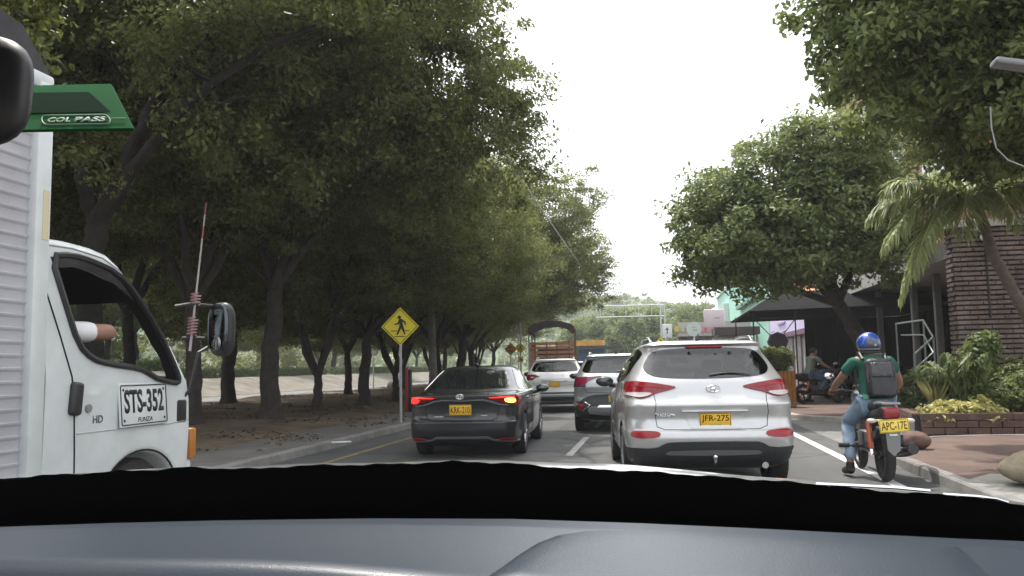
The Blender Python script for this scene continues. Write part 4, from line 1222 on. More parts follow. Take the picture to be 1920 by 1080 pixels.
    panel('plate_recess', bv, [(-.30, .87), (.37, .87), (.30, .70), (-.23, .70)], 'rear', SILVER, t, off=.004, rnd=0, grid=.06)
    hd = MB(); hd.rbox((.03, surf_y(bv, .03, .885) - .014, .883), (.70, .03, .022), .008); hd.build('tailgate_handle', SILVER, t)
    number_plate(t, (.035, surf_y(bv, .035, .785) - .016, .785), .335, .155, 'JFR-275', 'CUCUTA', rot=(R(3), 0, 0))
    ring_badge(t, bv, .035, 1.115, .072, .036, 'H')
    text_mesh('TUCSON', .215, .036, CHROME, t, (-.50, surf_y(bv, -.5, .845) - .004, .845), name='model_lettering', bold=.03, ext=.006)
    mirror_part(t, -.93, 2.72, 1.17, BLACK); mirror_part(t, .93, 2.72, 1.17, BLACK)
    for s in (-1, 1):
        rl = MB(); pts = [(s * .57, .62, 1.635), (s * .575, .74, 1.685), (s * .58, 1.0, 1.70), (s * .58, 1.6, 1.695), (s * .57, 2.1, 1.64)]
        rl.tube(pts, [.018, .016, .015, .015, .018], 8); rl.build('roof_rail', CHROME, t)
    a = MB(); a.tube([(-.02, .80, 1.655), (-.02, .77, 1.685), (-.02, .66, 1.735)], [.022, .016, .006], 8); a.build('antenna', BLACK, t)
    ex = MB(); ex.tube([(.55, .12, .30), (.55, .32, .30)], .035, 12); ex.build('exhaust', CHROME, t)
    return t
build_suv('silver SUV close ahead with plate JFR-275', tuple(atZ(1343, 930, 0)[:2]) + (0,), R(5.6))

# ---------------------------------------------------------------- dark saloon with brake lights on
def build_sedan(label, loc, yaw):
    t = thing('car', label, 'car', loc, yaw)
    rows = [(.17, .42, 4.25, .76, .3, .3, .4, .4), (.22, .20, 4.42, .84, .3, .3, .4, .4), (.30, .06, 4.55, .875, .3, .3, .42, .4), (.36, .02, 4.60, .885, .3, .3, .42, .42), (.46, .0, 4.62, .89, .3, .3, .42, .42),
            (.56, .0, 4.62, .89, .3, .3, .42, .42), (.585, .03, 4.61, .89, .32, .3, .42, .45), (.66, .05, 4.60, .89, .32, .3, .42, .45), (.78, .05, 4.57, .887, .32, .3, .45, .5), (.87, .03, 4.45, .88, .34, .3, .5, .5),
            (.93, .012, 4.2, .87, .36, .3, .5, .5), (.965, .01, 3.95, .855, .38, .3, .5, .4), (.985, .05, 3.75, .845, .38, .3, .5, .4), (1.0, .25, 3.58, .83, .36, .3, .5, .4), (1.015, .50, 3.45, .82, .34, .3, .45, .4),
            (1.04, .64, 3.36, .805, .3, .32, .45, .4), (1.10, .80, 3.2, .775, .28, .34, .4, .4), (1.20, 1.05, 2.97, .73, .26, .36, .36, .4), (1.30, 1.30, 2.72, .675, .26, .36, .34, .4), (1.375, 1.52, 2.48, .61, .26, .34, .32, .4),
            (1.41, 1.68, 2.32, .54, .24, .3, .3, .35), (1.43, 1.85, 2.15, .42, .2, .2, .2, .2)]
    rows[-3] = (1.375, 1.50, 2.62, .615, .26, .34, .32, .4); rows[-2] = (1.41, 1.62, 2.5, .56, .24, .3, .3, .35); rows[-1] = (1.432, 1.85, 2.3, .40, .2, .2, .2, .2)
    wy, wr = (.98, 3.68), .325
    body, bv = car_body(rows, DARKPAINT, wy, wr, t)
    for y in wy:
        for s in (-1, 1): wheel(t, s * .79, y, wr, .205)
    panel('rear_window', bv, [(-.50, 1.355), (0, 1.375), (.50, 1.355), (.60, 1.22), (.655, 1.065), (.3, 1.05), (-.3, 1.05), (-.655, 1.065), (-.60, 1.22)], 'rear', GLASS, t, off=.004, rnd=1, deep=True)
    for ax in ('left', 'right'):
        w = panel('side_window', bv, [(.98, 1.06), (1.25, 1.19), (1.62, 1.335), (2.1, 1.365), (2.5, 1.33), (2.9, 1.18), (3.18, 1.03), (2.2, 1.01), (1.3, 1.02)], ax, GLASS, t, off=.004, rnd=1, grid=.1)
        seam(t, bv, [(.95, 1.04), (1.25, 1.20), (1.62, 1.352), (2.1, 1.385), (2.5, 1.345), (3.0, 1.13)], ax, .016, CHROME, 'window_trim')
        seam(t, bv, [(2.12, 1.36), (2.1, 1.02), (2.1, .3)], ax, .012, name='door_gap')
        seam(t, bv, [(1.25, 1.0), (1.22, .75), (1.38, .5), (1.42, .3)], ax, .007, name='door_gap')
        for yy in (1.35, 2.3):
            h = MB(); xx = .87 if ax == 'right' else -.87
            h.tube([(xx, yy, .885), (xx * 1.035, yy + .05, .89), (xx * 1.035, yy + .17, .89), (xx, yy + .22, .885)], .014, 8)
            h.build('door_handle', DARKPAINT, t)
    L = [(.34, .945), (.50, .957), (.76, .965), (.90, .955), (.90, .83), (.80, .825), (.66, .848), (.55, .888), (.44, .925)]
    for i, f in enumerate((lambda p: p, mir)):
        tl = panel('tail_light', bv, f(L), 'rear', REDLENS, t, off=.014, rnd=1, grid=.03)
        panel('brake_lamp', bv, f([(.42, .938), (.62, .945), (.80, .945), (.80, .93), (.62, .93), (.46, .928)]), 'rear', LITRED, tl, off=.018, rnd=0, grid=.04)
        panel('brake_bulb', bv, f([(.66, .925), (.80, .93), (.82, .86), (.74, .85), (.67, .875)]), 'rear', LITAMB if i == 0 else LITRED, tl, off=.018, rnd=1, grid=.03)
        panel('reflector', bv, f([(.56, .315), (.80, .325), (.82, .285), (.60, .28)]), 'rear', REDREFL, t, off=.012, rnd=1, grid=.04)
        panel('chrome_bar', bv, f([(.0, .905), (.32, .915), (.44, .895), (.62, .835), (.74, .822), (.74, .808), (.60, .82), (.42, .878), (.30, .895), (.0, .885)]), 'rear', CHROME, t, off=.018, rnd=0, grid=.05)
    panel('trunk_recess', bv, [(-.44, .865), (.44, .865), (.58, .80), (.54, .62), (.48, .60), (-.48, .60), (-.54, .62), (-.58, .80)], 'rear', DARKPAINT, t, off=.003, rnd=1)
    seam(t, bv, [(-.58, .80), (-.55, .62), (-.48, .588), (.48, .588), (.55, .62), (.58, .80)], 'rear', .012, name='trunk_gap')
    panel('bumper_trim', bv, [(-.85, .275), (-.5, .295), (-.4, .345), (.4, .345), (.5, .295), (.85, .275), (.85, .255), (.52, .27), (.40, .315), (-.40, .315), (-.52, .27), (-.85, .255)], 'rear', mat('dull_chrome', (.35, .36, .38), .3, .8), t, off=.014, rnd=0, grid=.06)
    panel('lower_bumper', bv, [(-.84, .25), (-.5, .265), (-.4, .31), (.4, .31), (.5, .265), (.84, .25), (.78, .18), (-.78, .18)], 'rear', DARKP, t, off=.008, rnd=0, grid=.06)
    number_plate(t, (-.02, surf_y(bv, -.02, .75) - .02, .75), .345, .16, 'KRK-210', None)
    ring_badge(t, bv, -.02, .955, .055, .038, 'ovals')
    text_mesh('COROLLA', .15, .022, CHROME, t, (-.36, surf_y(bv, -.36, .65) - .005, .65), name='model_lettering', bold=.03, ext=.005)
    text_mesh('HYBRID', .10, .02, CHROME, t, (.35, surf_y(bv, .35, .66) - .005, .66), name='model_lettering', bold=.03, ext=.005)
    mirror_part(t, -.90, 2.88, 1.0, DARKPAINT); mirror_part(t, .90, 2.88, 1.0, DARKPAINT)
    a = MB(); a.tube([(0, 1.62, 1.41), (0, 1.55, 1.45), (0, 1.46, 1.475)], [.03, .02, .005], 8); a.build('antenna', DARKPAINT, t)
    return t
p = atZ(866, 862, 0)
build_sedan('dark grey sedan with lit brake lights and plate KRK-210', (p.x, p.y, 0), R(2.6))

# ---------------------------------------------------------------- grey-green crossover half hidden behind the silver SUV
def build_crossover(label, loc, yaw, pm, kind, plate, lit=False):
    t = thing('car', label, 'car', loc, yaw)
    rows = [(.24, .32, 4.25, .78, .3, .3, .4, .4), (.32, .14, 4.38, .87, .3, .3, .4, .4), (.42, .03, 4.48, .91, .3, .3, .42, .4), (.54, .0, 4.5, .925, .3, .3, .42, .42), (.62, .02, 4.5, .93, .32, .3, .42, .42),
            (.74, .06, 4.49, .93, .34, .3, .42, .45), (.86, .05, 4.46, .93, .34, .3, .45, .5), (.95, .03, 4.38, .925, .34, .3, .45, .5), (1.03, .05, 4.1, .915, .36, .3, .5, .5), (1.09, .09, 3.7, .90, .36, .3, .5, .5), (1.16, .14, 3.35, .885, .34, .3, .45, .4),
            (1.22, .20, 3.18, .865, .32, .32, .4, .4), (1.34, .31, 2.92, .80, .3, .32, .36, .38), (1.48, .42, 2.58, .725, .28, .3, .33, .36), (1.56, .46, 2.36, .675, .26, .26, .3, .35), (1.595, .40, 2.24, .655, .22, .18, .3, .35), (1.625, .44, 2.1, .605, .22, .18, .3, .35), (1.648, .66, 1.9, .49, .2, .2, .3, .3), (1.658, 1.0, 1.6, .28, .15, .2, .2, .2)]
    wy, wr = (.92, 3.62), .35
    RW = [(-.60, 1.545), (0, 1.56), (.60, 1.545), (.70, 1.36), (.72, 1.25), (.4, 1.235), (-.4, 1.235), (-.72, 1.25), (-.70, 1.36)]
    SW = [(.62, 1.45), (.8, 1.55), (1.6, 1.565), (2.3, 1.47), (2.75, 1.28), (2.95, 1.17), (1.6, 1.17), (.8, 1.25)]
    sm_ = lambda P, f: [(sum(p[0] for p in P) / len(P) + (a - sum(p[0] for p in P) / len(P)) * f, sum(p[1] for p in P) / len(P) + (b - sum(p[1] for p in P) / len(P)) * f) for a, b in P]
    body, bv = car_body(rows, pm, wy, wr, t, cabin=dict(z0=.80, z1=1.58, rear=sm_(RW, .90), side=sm_(SW, .93), front=[(-.70, 1.19), (.70, 1.19), (.56, 1.50), (-.56, 1.50)]))
    for y in wy:
        for s in (-1, 1): wheel(t, s * .82, y, wr)
    ring_panel('window_border', bv, RW, .87, 'rear', BLACK, t)
    panel('rear_window', bv, RW, 'rear', GLASST, t, off=.004, rnd=1, skirt=0, deep=True)
    for ax in ('left', 'right'):
        ring_panel('window_border', bv, SW, .91, ax, BLACK, t, rnd=1)
        panel('side_window', bv, SW, ax, GLASSD, t, off=.004, rnd=1, grid=.1, skirt=0)
        seam(t, bv, [(1.95, 1.16), (1.98, .8), (1.96, .42)], ax, .007, name='door_gap')
    for f in (lambda p: p, mir):
        if kind == 'wedge':
            tl = panel('tail_light', bv, f([(.30, 1.175), (.62, 1.155), (.92, 1.155), (.92, .95), (.66, .955), (.60, 1.06), (.44, 1.14)]), 'rear', mat('dark_red_lens', (.20, .012, .035), .12, coat=.8), t, off=.014, rnd=0, grid=.04)
            panel('lamp_frame', bv, f([(.64, .985), (.90, .975), (.90, .95), (.64, .955)]), 'rear', BLACK, tl, off=.018, rnd=0, grid=.04)
            panel('reflector', bv, f([(.68, .60), (.80, .60), (.78, .48), (.72, .48)]), 'rear', REDREFL, t, off=.014, rnd=0, grid=.04)
            seam(t, bv, f([(.90, .63), (.66, .64), (.55, .58), (.72, .46)]), 'rear', .03, CHROME, 'reflector_trim')
        else:
            tl = panel('tail_light', bv, f([(.46, 1.10), (.62, 1.16), (.80, 1.165), (.93, 1.13), (.93, 1.0), (.80, .985), (.66, 1.0), (.58, 1.06)]), 'rear', mat('dark_red_lens', (.20, .012, .035), .12, coat=.8), t, off=.014, rnd=0, grid=.04)
            panel('reversing_lamp', bv, f([(.60, 1.065), (.66, 1.09), (.74, 1.08), (.70, 1.05)]), 'rear', CLEARL, tl, off=.018, rnd=0, grid=.04)
            panel('reflector', bv, f([(.66, .55), (.80, .56), (.80, .52), (.66, .51)]), 'rear', REDREFL, t, off=.012, rnd=0, grid=.04)
    if kind == 'wedge':
        panel('lower_bumper', bv, [(-.93, .46), (-.80, .60), (-.66, .745), (-.40, .80), (.40, .80), (.66, .745), (.80, .60), (.93, .46), (.86, .27), (-.86, .27)], 'rear', DARKP, t, off=.012, rnd=1)
        panel('skid_plate', bv, [(-.50, .56), (.50, .56), (.62, .50), (.54, .38), (-.54, .38), (-.62, .50)], 'rear', mat('dull_silver2', (.34, .35, .36), .35, .7), t, off=.03, rnd=1)
        panel('skid_lip', bv, [(-.36, .57), (.36, .57), (.40, .535), (-.40, .535)], 'rear', CHROME, t, off=.036, rnd=0)
        number_plate(t, (0, surf_y(bv, 0, .70) - .03, .70), .33, .15, plate)
    else:
        panel('lower_bumper', bv, [(-.93, .64), (-.6, .62), (.6, .62), (.93, .64), (.86, .27), (-.86, .27)], 'rear', DARKP, t, off=.012, rnd=0)
        panel('skid_plate', bv, [(-.72, .56), (.72, .56), (.72, .49), (-.72, .49)], 'rear', mat('dull_silver3', (.42, .43, .44), .3, .8), t, off=.03, rnd=0)
        panel('skid_lip', bv, [(-.66, .36), (.66, .36), (.60, .29), (-.60, .29)], 'rear', mat('dull_silver3', (.42, .43, .44), .3, .8), t, off=.03, rnd=0)
        number_plate(t, (0, surf_y(bv, 0, .86) - .02, .86), .33, .15, plate)
        hd = MB(); hd.rbox((0, surf_y(bv, 0, .975) - .015, .975), (.8, .03, .03), .01); hd.build('tailgate_handle', CHROME, t)
    seam(t, bv, [(-.72, 1.2), (-.66, .95), (-.62, .84), (0, .82), (.62, .84), (.66, .95), (.72, 1.2)], 'rear', .010, name='tailgate_gap')
    w = MB(); w.tube([(.0, surf_y(bv, 0, 1.27) - .02, 1.265), (.2, surf_y(bv, .2, 1.285) - .02, 1.285), (.42, surf_y(bv, .42, 1.28) - .02, 1.28)], [.012, .009, .006], 6); w.build('rear_wiper', BLACK, t)
    mirror_part(t, -.95, 2.72, 1.16, BLACK); mirror_part(t, .95, 2.72, 1.16, BLACK)
    for s in (-1, 1):
        rl = MB(); rl.tube([(s * .57, .62, 1.63), (s * .575, .8, 1.685), (s * .58, 1.6, 1.69), (s * .57, 2.1, 1.63)], [.018, .016, .015, .018], 8); rl.build('roof_rail', ALLOY, t)
    a = MB(); a.tube([(0, .75, 1.65), (0, .72, 1.69), (0, .60, 1.72)], [.03, .02, .005], 8); a.build('antenna', BLACK, t)
    return t
p = atZ(1158, 812, 0)
build_crossover('pale grey SUV between the white car and the close silver SUV, dark bumper', (p.x, p.y, 0), R(1.5), SILVERG, 'wedge', None)
p = atZ(1041, 774, 0)
build_crossover('white SUV with orange plate right behind the wooden stake truck', (p.x, p.y, 0), R(4), WHITECAR, 'plain', None)
p = atZ(1096, 739, 0)
build_crossover('small far white car seen between the white SUV and the pale grey SUV', (p.x, p.y, 0), R(7), WHITECAR, 'plain', None)
# ================================================================== WHITE BOX TRUCK (its right flank lies on x = -3.6)
TX = -3.6
truck = thing('box_truck', 'white box truck with ribbed cargo box and door number STS-352', 'truck', (TX, 4.45, 0))
CABW = mat('truck_white', (0.60, 0.63, 0.63), 0.4, var=0.13, vscale=1.5, coat=0.4)
BOXM = mat('cargo_box_grey', (0.50, 0.50, 0.53), 0.5, 0.25, var=0.12, vscale=1.2)
def tilt(x, z):            # cab flanks lean inwards above the belt line
    return x - max(0, z - 1.35) * .085 if x > -1.0 else x + max(0, z - 1.35) * .085
# cab shell: side profile, hollow, with real window openings.  local: x = 0 right flank, y forward from the cab rear, z up
prof = [(0.0, .58), (0.02, 1.4), (0.0, 2.2), (.03, 2.235), (.25, 2.245), (.50, 2.235), (.66, 2.21), (.78, 2.15), (.90, 2.05), (1.17, 1.81), (1.39, 1.58), (1.575, 1.32), (1.61, 1.20), (1.62, .97), (1.60, .70), (1.57, .60), (1.50, .56)] + [(1.0 + .42 * math.cos(R(4 + 172 * k / 18)), .545 + .29 * math.sin(R(4 + 172 * k / 18))) for k in range(19)]
mb = MB()
mb.prism(prof, -1.9, 0.0, 'yz')
bm = bmesh.new()
vv = [bm.verts.new(v) for v in mb.v]
for f in mb.f: bm.faces.new([vv[i] for i in f])
bmesh.ops.recalc_face_normals(bm, faces=bm.faces)
be = [e for e in bm.edges if abs(e.verts[0].co.x - e.verts[1].co.x) < 1e-6]
be += [e for e in bm.edges if abs(e.verts[0].co.x - e.verts[1].co.x) > .1 and e.verts[0].co.z > 1.9]
be = [e for e in be if not (e.verts[0].co.y < .03 and e.verts[1].co.y < .03)]
bmesh.ops.bevel(bm, geom=[e for e in be if abs(e.verts[0].co.x - e.verts[1].co.x) < 1e-6], offset=.05, segments=4, profile=.5, affect='EDGES')
bmesh.ops.triangulate(bm, faces=[f for f in bm.faces if len(f.verts) > 4])
for k in range(1, 16):
    bmesh.ops.bisect_plane(bm, geom=list(bm.verts) + list(bm.edges) + list(bm.faces), plane_co=(0, 0, .6 + k * .11), plane_no=(0, 0, 1), dist=1e-5)
for v in bm.verts: v.co.x = tilt(v.co.x, v.co.z)
me = bpy.data.meshes.new('cab'); bm.to_mesh(me); bm.free()
me.materials.append(CABW); me.materials.append(INTER)
cab = link(bpy.data.objects.new('cab', me))
win = [(.095, 2.13), (.30, 2.155), (.49, 2.14), (.75, 2.09), (.92, 1.98), (1.17, 1.74), (1.39, 1.43), (1.435, 1.325), (1.38, 1.315), (1.15, 1.35), (1.05, 1.39), (.93, 1.43), (.6, 1.46), (.44, 1.49), (.31, 1.58), (.21, 1.83)]
win = chaikin(win, 1)
cuts = []
c = MB(); c.prism([(.06, .75), (.07, 2.14), (.3, 2.18), (.6, 2.16), (.76, 2.09), (1.12, 1.76), (1.34, 1.53), (1.50, 1.28), (1.54, .85), (1.3, .85)], -1.80, -.10, 'yz'); cuts.append(c)
c = MB(); c.prism(win, -2.4, .4, 'yz'); cuts.append(c)
c = MB(); c.prism([(-1.72, 2.06), (-.18, 2.06), (-.10, 1.36), (-1.80, 1.36)], 1.0, 2.4, 'xz')
c.v = [(x, y, z) for x, y, z in c.v]; cuts.append(c)
tmp = []
for c in cuts:
    o = c.build('cutter', [INTER, INTER], None, sm=False)
    md = cab.modifiers.new('b', 'BOOLEAN'); md.operation = 'DIFFERENCE'; md.object = o; md.solver = 'EXACT'; md.material_mode = 'TRANSFER'
    tmp.append(o)
me2 = eval_mesh(cab, 'cab')
bpy.data.objects.remove(cab)
for o in tmp: bpy.data.objects.remove(o)
smooth(me2, 35)
cab = link(bpy.data.objects.new('cab', me2)); cab.parent = truck
bm = bmesh.new(); bm.from_mesh(me2); cbv = BVHTree.FromBMesh(bm); bm.free()
def flank(name, poly, m, parent, off=.004, rnd=0, grid=.1): return panel(name, cbv, poly, 'right', m, parent, off=off, rnd=rnd, grid=grid)
def fline(name, pts, w, m, parent): return seam(parent, cbv, pts, 'right', w, m, name)
def fx(y, z):
    h, *_ = cbv.ray_cast(Vector((4, y, z)), Vector((-1, 0, 0)))
    return h.x if h else 0.0
# black rubber surround of the window, the tinted visor strip, shut lines
sr = MB(); n = len(win)
sr.tube([(tilt(0.0, z) + .004, y, z) for y, z in win], .022, 6, closed=True)
sr.build('window_seal', BLACK, cab)
vz = MB(); pv = [(.10, 2.12), (.30, 2.155), (.49, 2.14), (.75, 2.09), (.92, 1.98), (1.0, 1.89), (.90, 1.93), (.72, 2.01), (.48, 2.065), (.30, 2.08), (.13, 2.05)]
vz.prism(pv, -.075, -.062, 'yz')
vz.build('window_visor', mat('smoked_acrylic', (.03, .03, .033), .1, coat=.6), cab)
door_line = [(.04, 2.10), (.05, 1.9), (.16, 1.62), (.245, 1.38), (.27, 1.2), (.285, .9), (.29, .66)]
fline('door_gap', door_line, .014, UNDER, cab)
fline('body_crease', [(.30, 1.02), (.8, 1.02), (1.3, 1.015), (1.575, 1.03)], .010, mat('crease_shade', (.42, .44, .44), .4), cab)
fline('arch_lip', [(1.0 + .435 * math.cos(R(8 + 164 * k / 18)), .548 + .305 * math.sin(R(8 + 164 * k / 18))) for k in range(19)], .016, UNDER, cab)
fline('roof_gutter', [(.03, 2.19), (.3, 2.20), (.6, 2.175), (.8, 2.10)], .012, mat('gutter_grey', (.3, .31, .31), .5), cab)
h = MB(); h.rbox((fx(.27, 1.24) + .012, .27, 1.24), (.05, .10, .21), .03, 3, rot=(R(-6), 0, 0)); h.build('door_handle', BLACK, cab)
lk = MB(); lk.lathe([(.001, .014), (.026, .014), (.03, 0)], 20, (fx(.40, 1.175), .40, 1.175), 'x'); lk.build('lock', GREYM, cab)
text_mesh('HD', .10, .05, mat('badge_grey', (.12, .12, .125), .4, .5), cab, (fx(.50, 1.10) + .002, .50, 1.10), rot=(PI / 2, 0, PI / 2), name='badge_lettering', bold=.02)
pr = link(bpy.data.objects.new('door_number_board', None)); pr.parent = cab; pr.location = (fx(.98, 1.18) + .010, .98, 1.175); pr.rotation_euler = (R(-4.5), 0, PI / 2); pr.empty_display_size = .05
b = MB(); b.rbox((0, 0, 0), (.56, .012, .30), .005, 2); b.build('board_sheet', mat('board_white', (.62, .64, .64), .4, var=.05), pr)
b = MB()
rr_ = chaikin([(-.265, -.11), (-.265, -.135), (-.24, -.135), (.24, -.135), (.265, -.135), (.265, -.11), (.265, .11), (.265, .135), (.24, .135), (-.24, .135), (-.265, .135), (-.265, .11)], 1)
b.tube([(x, -.008, z) for x, z in rr_], .004, 6, closed=True)
for x in (-.235, .235):
    for z in (-.105, .105): b.ball((x, -.008, z), (.010, .004, .010), 10)
b.build('border', INK, pr)
text_mesh('STS-352', .46, .165, INK, pr, (0, -.007, .025), bold=.03)
text_mesh('FUNZA', .17, .032, INK, pr, (0, -.007, -.105), bold=.01, shear=.2)
# lower front: turn signal, black corner step, bumper
b = MB(); b.rbox((-.06, 1.66, .84), (.12, .09, .24), .02, 2); b.build('turn_signal', mat('amber_lens', (.40, .15, .02), .4, coat=.3), cab)
b = MB(); b.rbox((-.03, 1.48, 1.10), (.07, .16, .20), .03, 3); b.build('mirror_bracket', BLACK, cab)
b = MB(); b.rbox((-.95, 1.62, .60), (1.86, .12, .26), .04, 3); b.build('bumper', CABW, cab)
# windscreen
ws = MB(); ws.add([(-.13, 1.515, 1.37), (-1.77, 1.515, 1.37), (-1.70, .90, 2.055), (-.20, .90, 2.055)], [(0, 1, 2, 3)])
wm = bpy.data.materials.new('clear_glass'); wm.use_nodes = True
pb = wm.node_tree.nodes['Principled BSDF']; pb.inputs['Transmission Weight'].default_value = 1; pb.inputs['Roughness'].default_value = 0.0; pb.inputs['IOR'].default_value = 1.01; pb.inputs['Base Color'].default_value = (.6, .66, .66, 1)
ws.build('windscreen', wm, cab, sm=False)
fw = MB(); fw.add([(-1.885, y, z) for y, z in win], [tuple(range(len(win)))]); fw.build('far_window', clear_tint('dark_cab_glass', (.22, .25, .25)), cab, sm=False)
# wing mirror on its tubular arms
mr = MB()
mr.ball((.17, 1.76, 1.735), (.105, .07, .215), 24, fn=lambda p: 1 / max(.001, (abs(p.x) ** 3.2 + abs(p.y) ** 2.6 + abs(p.z) ** 3.2) ** (1 / 3.0)) ** 1.0)
mo = mr.build('wing_mirror', BLACK, cab)
mg = MB(); mg.ball((.17, 1.70, 1.745), (.088, .02, .19), 24, fn=lambda p: 1 / max(.001, (abs(p.x) ** 3.2 + abs(p.y) ** 3.2 + abs(p.z) ** 3.2) ** (1 / 3.2)))
mg.build('mirror_glass', mat('truck_mirror_glass', (.085, .095, .105), .10, 1.0), mo)
mc = MB(); mc.ball((.175, 1.678, 1.62), (.032, .012, .055), 16); mc.build('spot_mirror', mat('spot_mirror', (.22, .22, .22), .2, .9), mo)
ar = MB()
ar.tube([(-.04, 1.42, 1.90), (.02, 1.55, 1.93), (.12, 1.74, 1.92), (.12, 1.76, 1.80)], .014, 8)
ar.tube([(-.02, 1.52, 1.20), (.02, 1.55, 1.25), (.06, 1.60, 1.55), (.10, 1.70, 1.60)], .014, 8)
ar.tube([(-.02, 1.50, 1.66), (.10, 1.62, 1.66)], .012, 8)
ar.build('mirror_arm', BLACK, cab)
# radio mast with red and white bands and two coils
mast = MB(); P0, P1 = Vector((.03, 1.53, 1.56)), Vector((.06, 1.68, 2.76))
for k in range(12):
    a_, b_ = P0.lerp(P1, k / 12), P0.lerp(P1, (k + 1) / 12)
    mast.tube([a_, b_], [.011 - .0006 * k, .011 - .0006 * (k + 1)], 8, mi=1 if k in (11, 9) else 0)
mast.build('radio_mast', [mat('mast_pale', (.34, .31, .30), .5), mat('mast_red', (.26, .06, .05), .5)], cab)
coil = MB()
for c0, c1, turns in ((.10, .22, 6), (.30, .38, 4)):
    pts = []
    for k in range(turns * 12):
        q = P0.lerp(P1, c0 + (c1 - c0) * k / (turns * 12)); a = 2 * PI * k / 12
        pts.append(q + Vector((math.cos(a) * .034, math.sin(a) * .034, 0)))
    coil.tube(pts, .007, 5)
coil.build('mast_coil', mat('coil_pink', (.30, .17, .17), .5), cab)
# seats and steering wheel inside the cab
b = MB(); b.rbox((-.5, .55, 1.10), (.55, .5, .14), .05); b.rbox((-.5, .30, 1.42), (.55, .12, .55), .05, rot=(R(-8), 0, 0)); b.rbox((-1.4, .55, 1.10), (.55, .5, .14), .05); b.rbox((-1.4, .30, 1.42), (.55, .12, .55), .05, rot=(R(-8), 0, 0))
b.build('seat', INTER, cab)
b = MB(); b.rbox((-.95, 1.30, 1.18), (1.6, .28, .26), .06); b.build('dashboard', INTER, cab)
b = MB(); b.tube([(-1.4 + .19 * math.cos(a), 1.02 + .08 * math.sin(a), 1.42 + .18 * math.sin(a)) for a in [2 * PI * k / 28 for k in range(28)]], .014, 8, closed=True); b.tube([(-1.4, 1.28, 1.2), (-1.4, 1.05, 1.42)], .02, 8); b.build('steering_wheel', BLACK, cab)
# cargo box: ribbed metal flanks, pale corner post and roof rail
B0 = -5.2
b = MB()
b.box((-1.05, (B0 - .06) / 2 - .0, 1.97), (2.0, -B0 - .06 + .0, 2.36))
b.build('box_shell', BOXM, truck, sm=False)
rb = MB()
z = .80
prf = []
while z < 3.10:
    prf += [(.014, z), (.016, z + .010), (.002, z + .016), (.002, z + .046), (.006, z + .066)]
    z += .078
vs_ = []
for x, zz in prf: vs_ += [(x - .045, B0, zz), (x - .045, -.13, zz)]
rb.add(vs_, [(2 * i, 2 * i + 1, 2 * i + 3, 2 * i + 2) for i in range(len(prf) - 1)])
rb.build('ribbed_flank', BOXM, truck, angle=20)
pm = mat('post_pale', (.62, .65, .65), .45, .1, var=.1, vscale=3)
for x in (-.03, -2.03):
    b = MB(); b.rbox((x, -.065, 1.97), (.09, .13, 2.40), .02, 2); b.build('corner_post', pm, truck)
b = MB(); b.box((-.012, -.05, 2.35), (.06, .05, .30)); b.build('marker_strip', mat('cream_strip', (.62, .55, .36), .5), truck, sm=False)
b = MB(); b.rbox((-.03, B0 / 2, .76), (.08, -B0, .09), .02, 2); b.rbox((-.03, B0 / 2, 3.17), (.08, -B0, .10), .02, 2); b.build('side_rail', pm, truck)
b = MB(); b.prism([(-.02, 3.10), (-.02, 3.24), (-.25, 3.46), (-.42, 3.48), (-.60, 3.30), (-.60, 3.10)], -1.95, -.02, 'yz'); b.build('front_tarpaulin', mat('dark_tarp', (.035, .035, .04), .7, var=.4, vscale=6), truck, sm=False)
b = MB(); b.box((-.6, B0 / 2 + .6, .58), (.12, -B0 + 1.2, .22)); b.box((-1.4, B0 / 2 + .6, .58), (.12, -B0 + 1.2, .22)); b.build('chassis', UNDER, truck, sm=False)
for yy in (.98, -3.2):
    wheel(truck, -.16, yy, .40, .24, WHITEP, 6); wheel(truck, -1.74, yy, .40, .24, WHITEP, 6)

# ================================================================== PEOPLE
SKIN = mat('skin_tan', (.29, .155, .105), .55, var=.08, vscale=12)
HAIR = mat('dark_hair', (.02, .016, .014), .6)
def add_face(mb, c, r=.105, yaw=0.0, pitch=0.0):
    """skull with brow, nose, mouth and ears, looking along +y before it is turned"""
    M = Euler((pitch, 0, yaw)).to_matrix()
    def P(x, y, z): return Vector(c) + M @ Vector((x, y, z))
    def blob(p, rad, n=12):
        b = len(mb.v); mb.ball(p, rad, n, 0, (pitch, 0, yaw))
    blob(P(0, 0, .02), (.078, .098, .105), 20); blob(P(0, .03, -.055), (.058, .068, .062), 16)
    blob(P(0, .103, -.012), (.014, .022, .024), 10); blob(P(0, .094, .025), (.010, .010, .03), 8)
    for s in (-1, 1):
        blob(P(s * .08, -.005, 0), (.010, .022, .033), 10); blob(P(s * .034, .088, .034), (.022, .012, .010), 10)
        blob(P(s * .034, .09, .018), (.014, .008, .008), 8)
    blob(P(0, .088, -.058), (.026, .012, .009), 10)
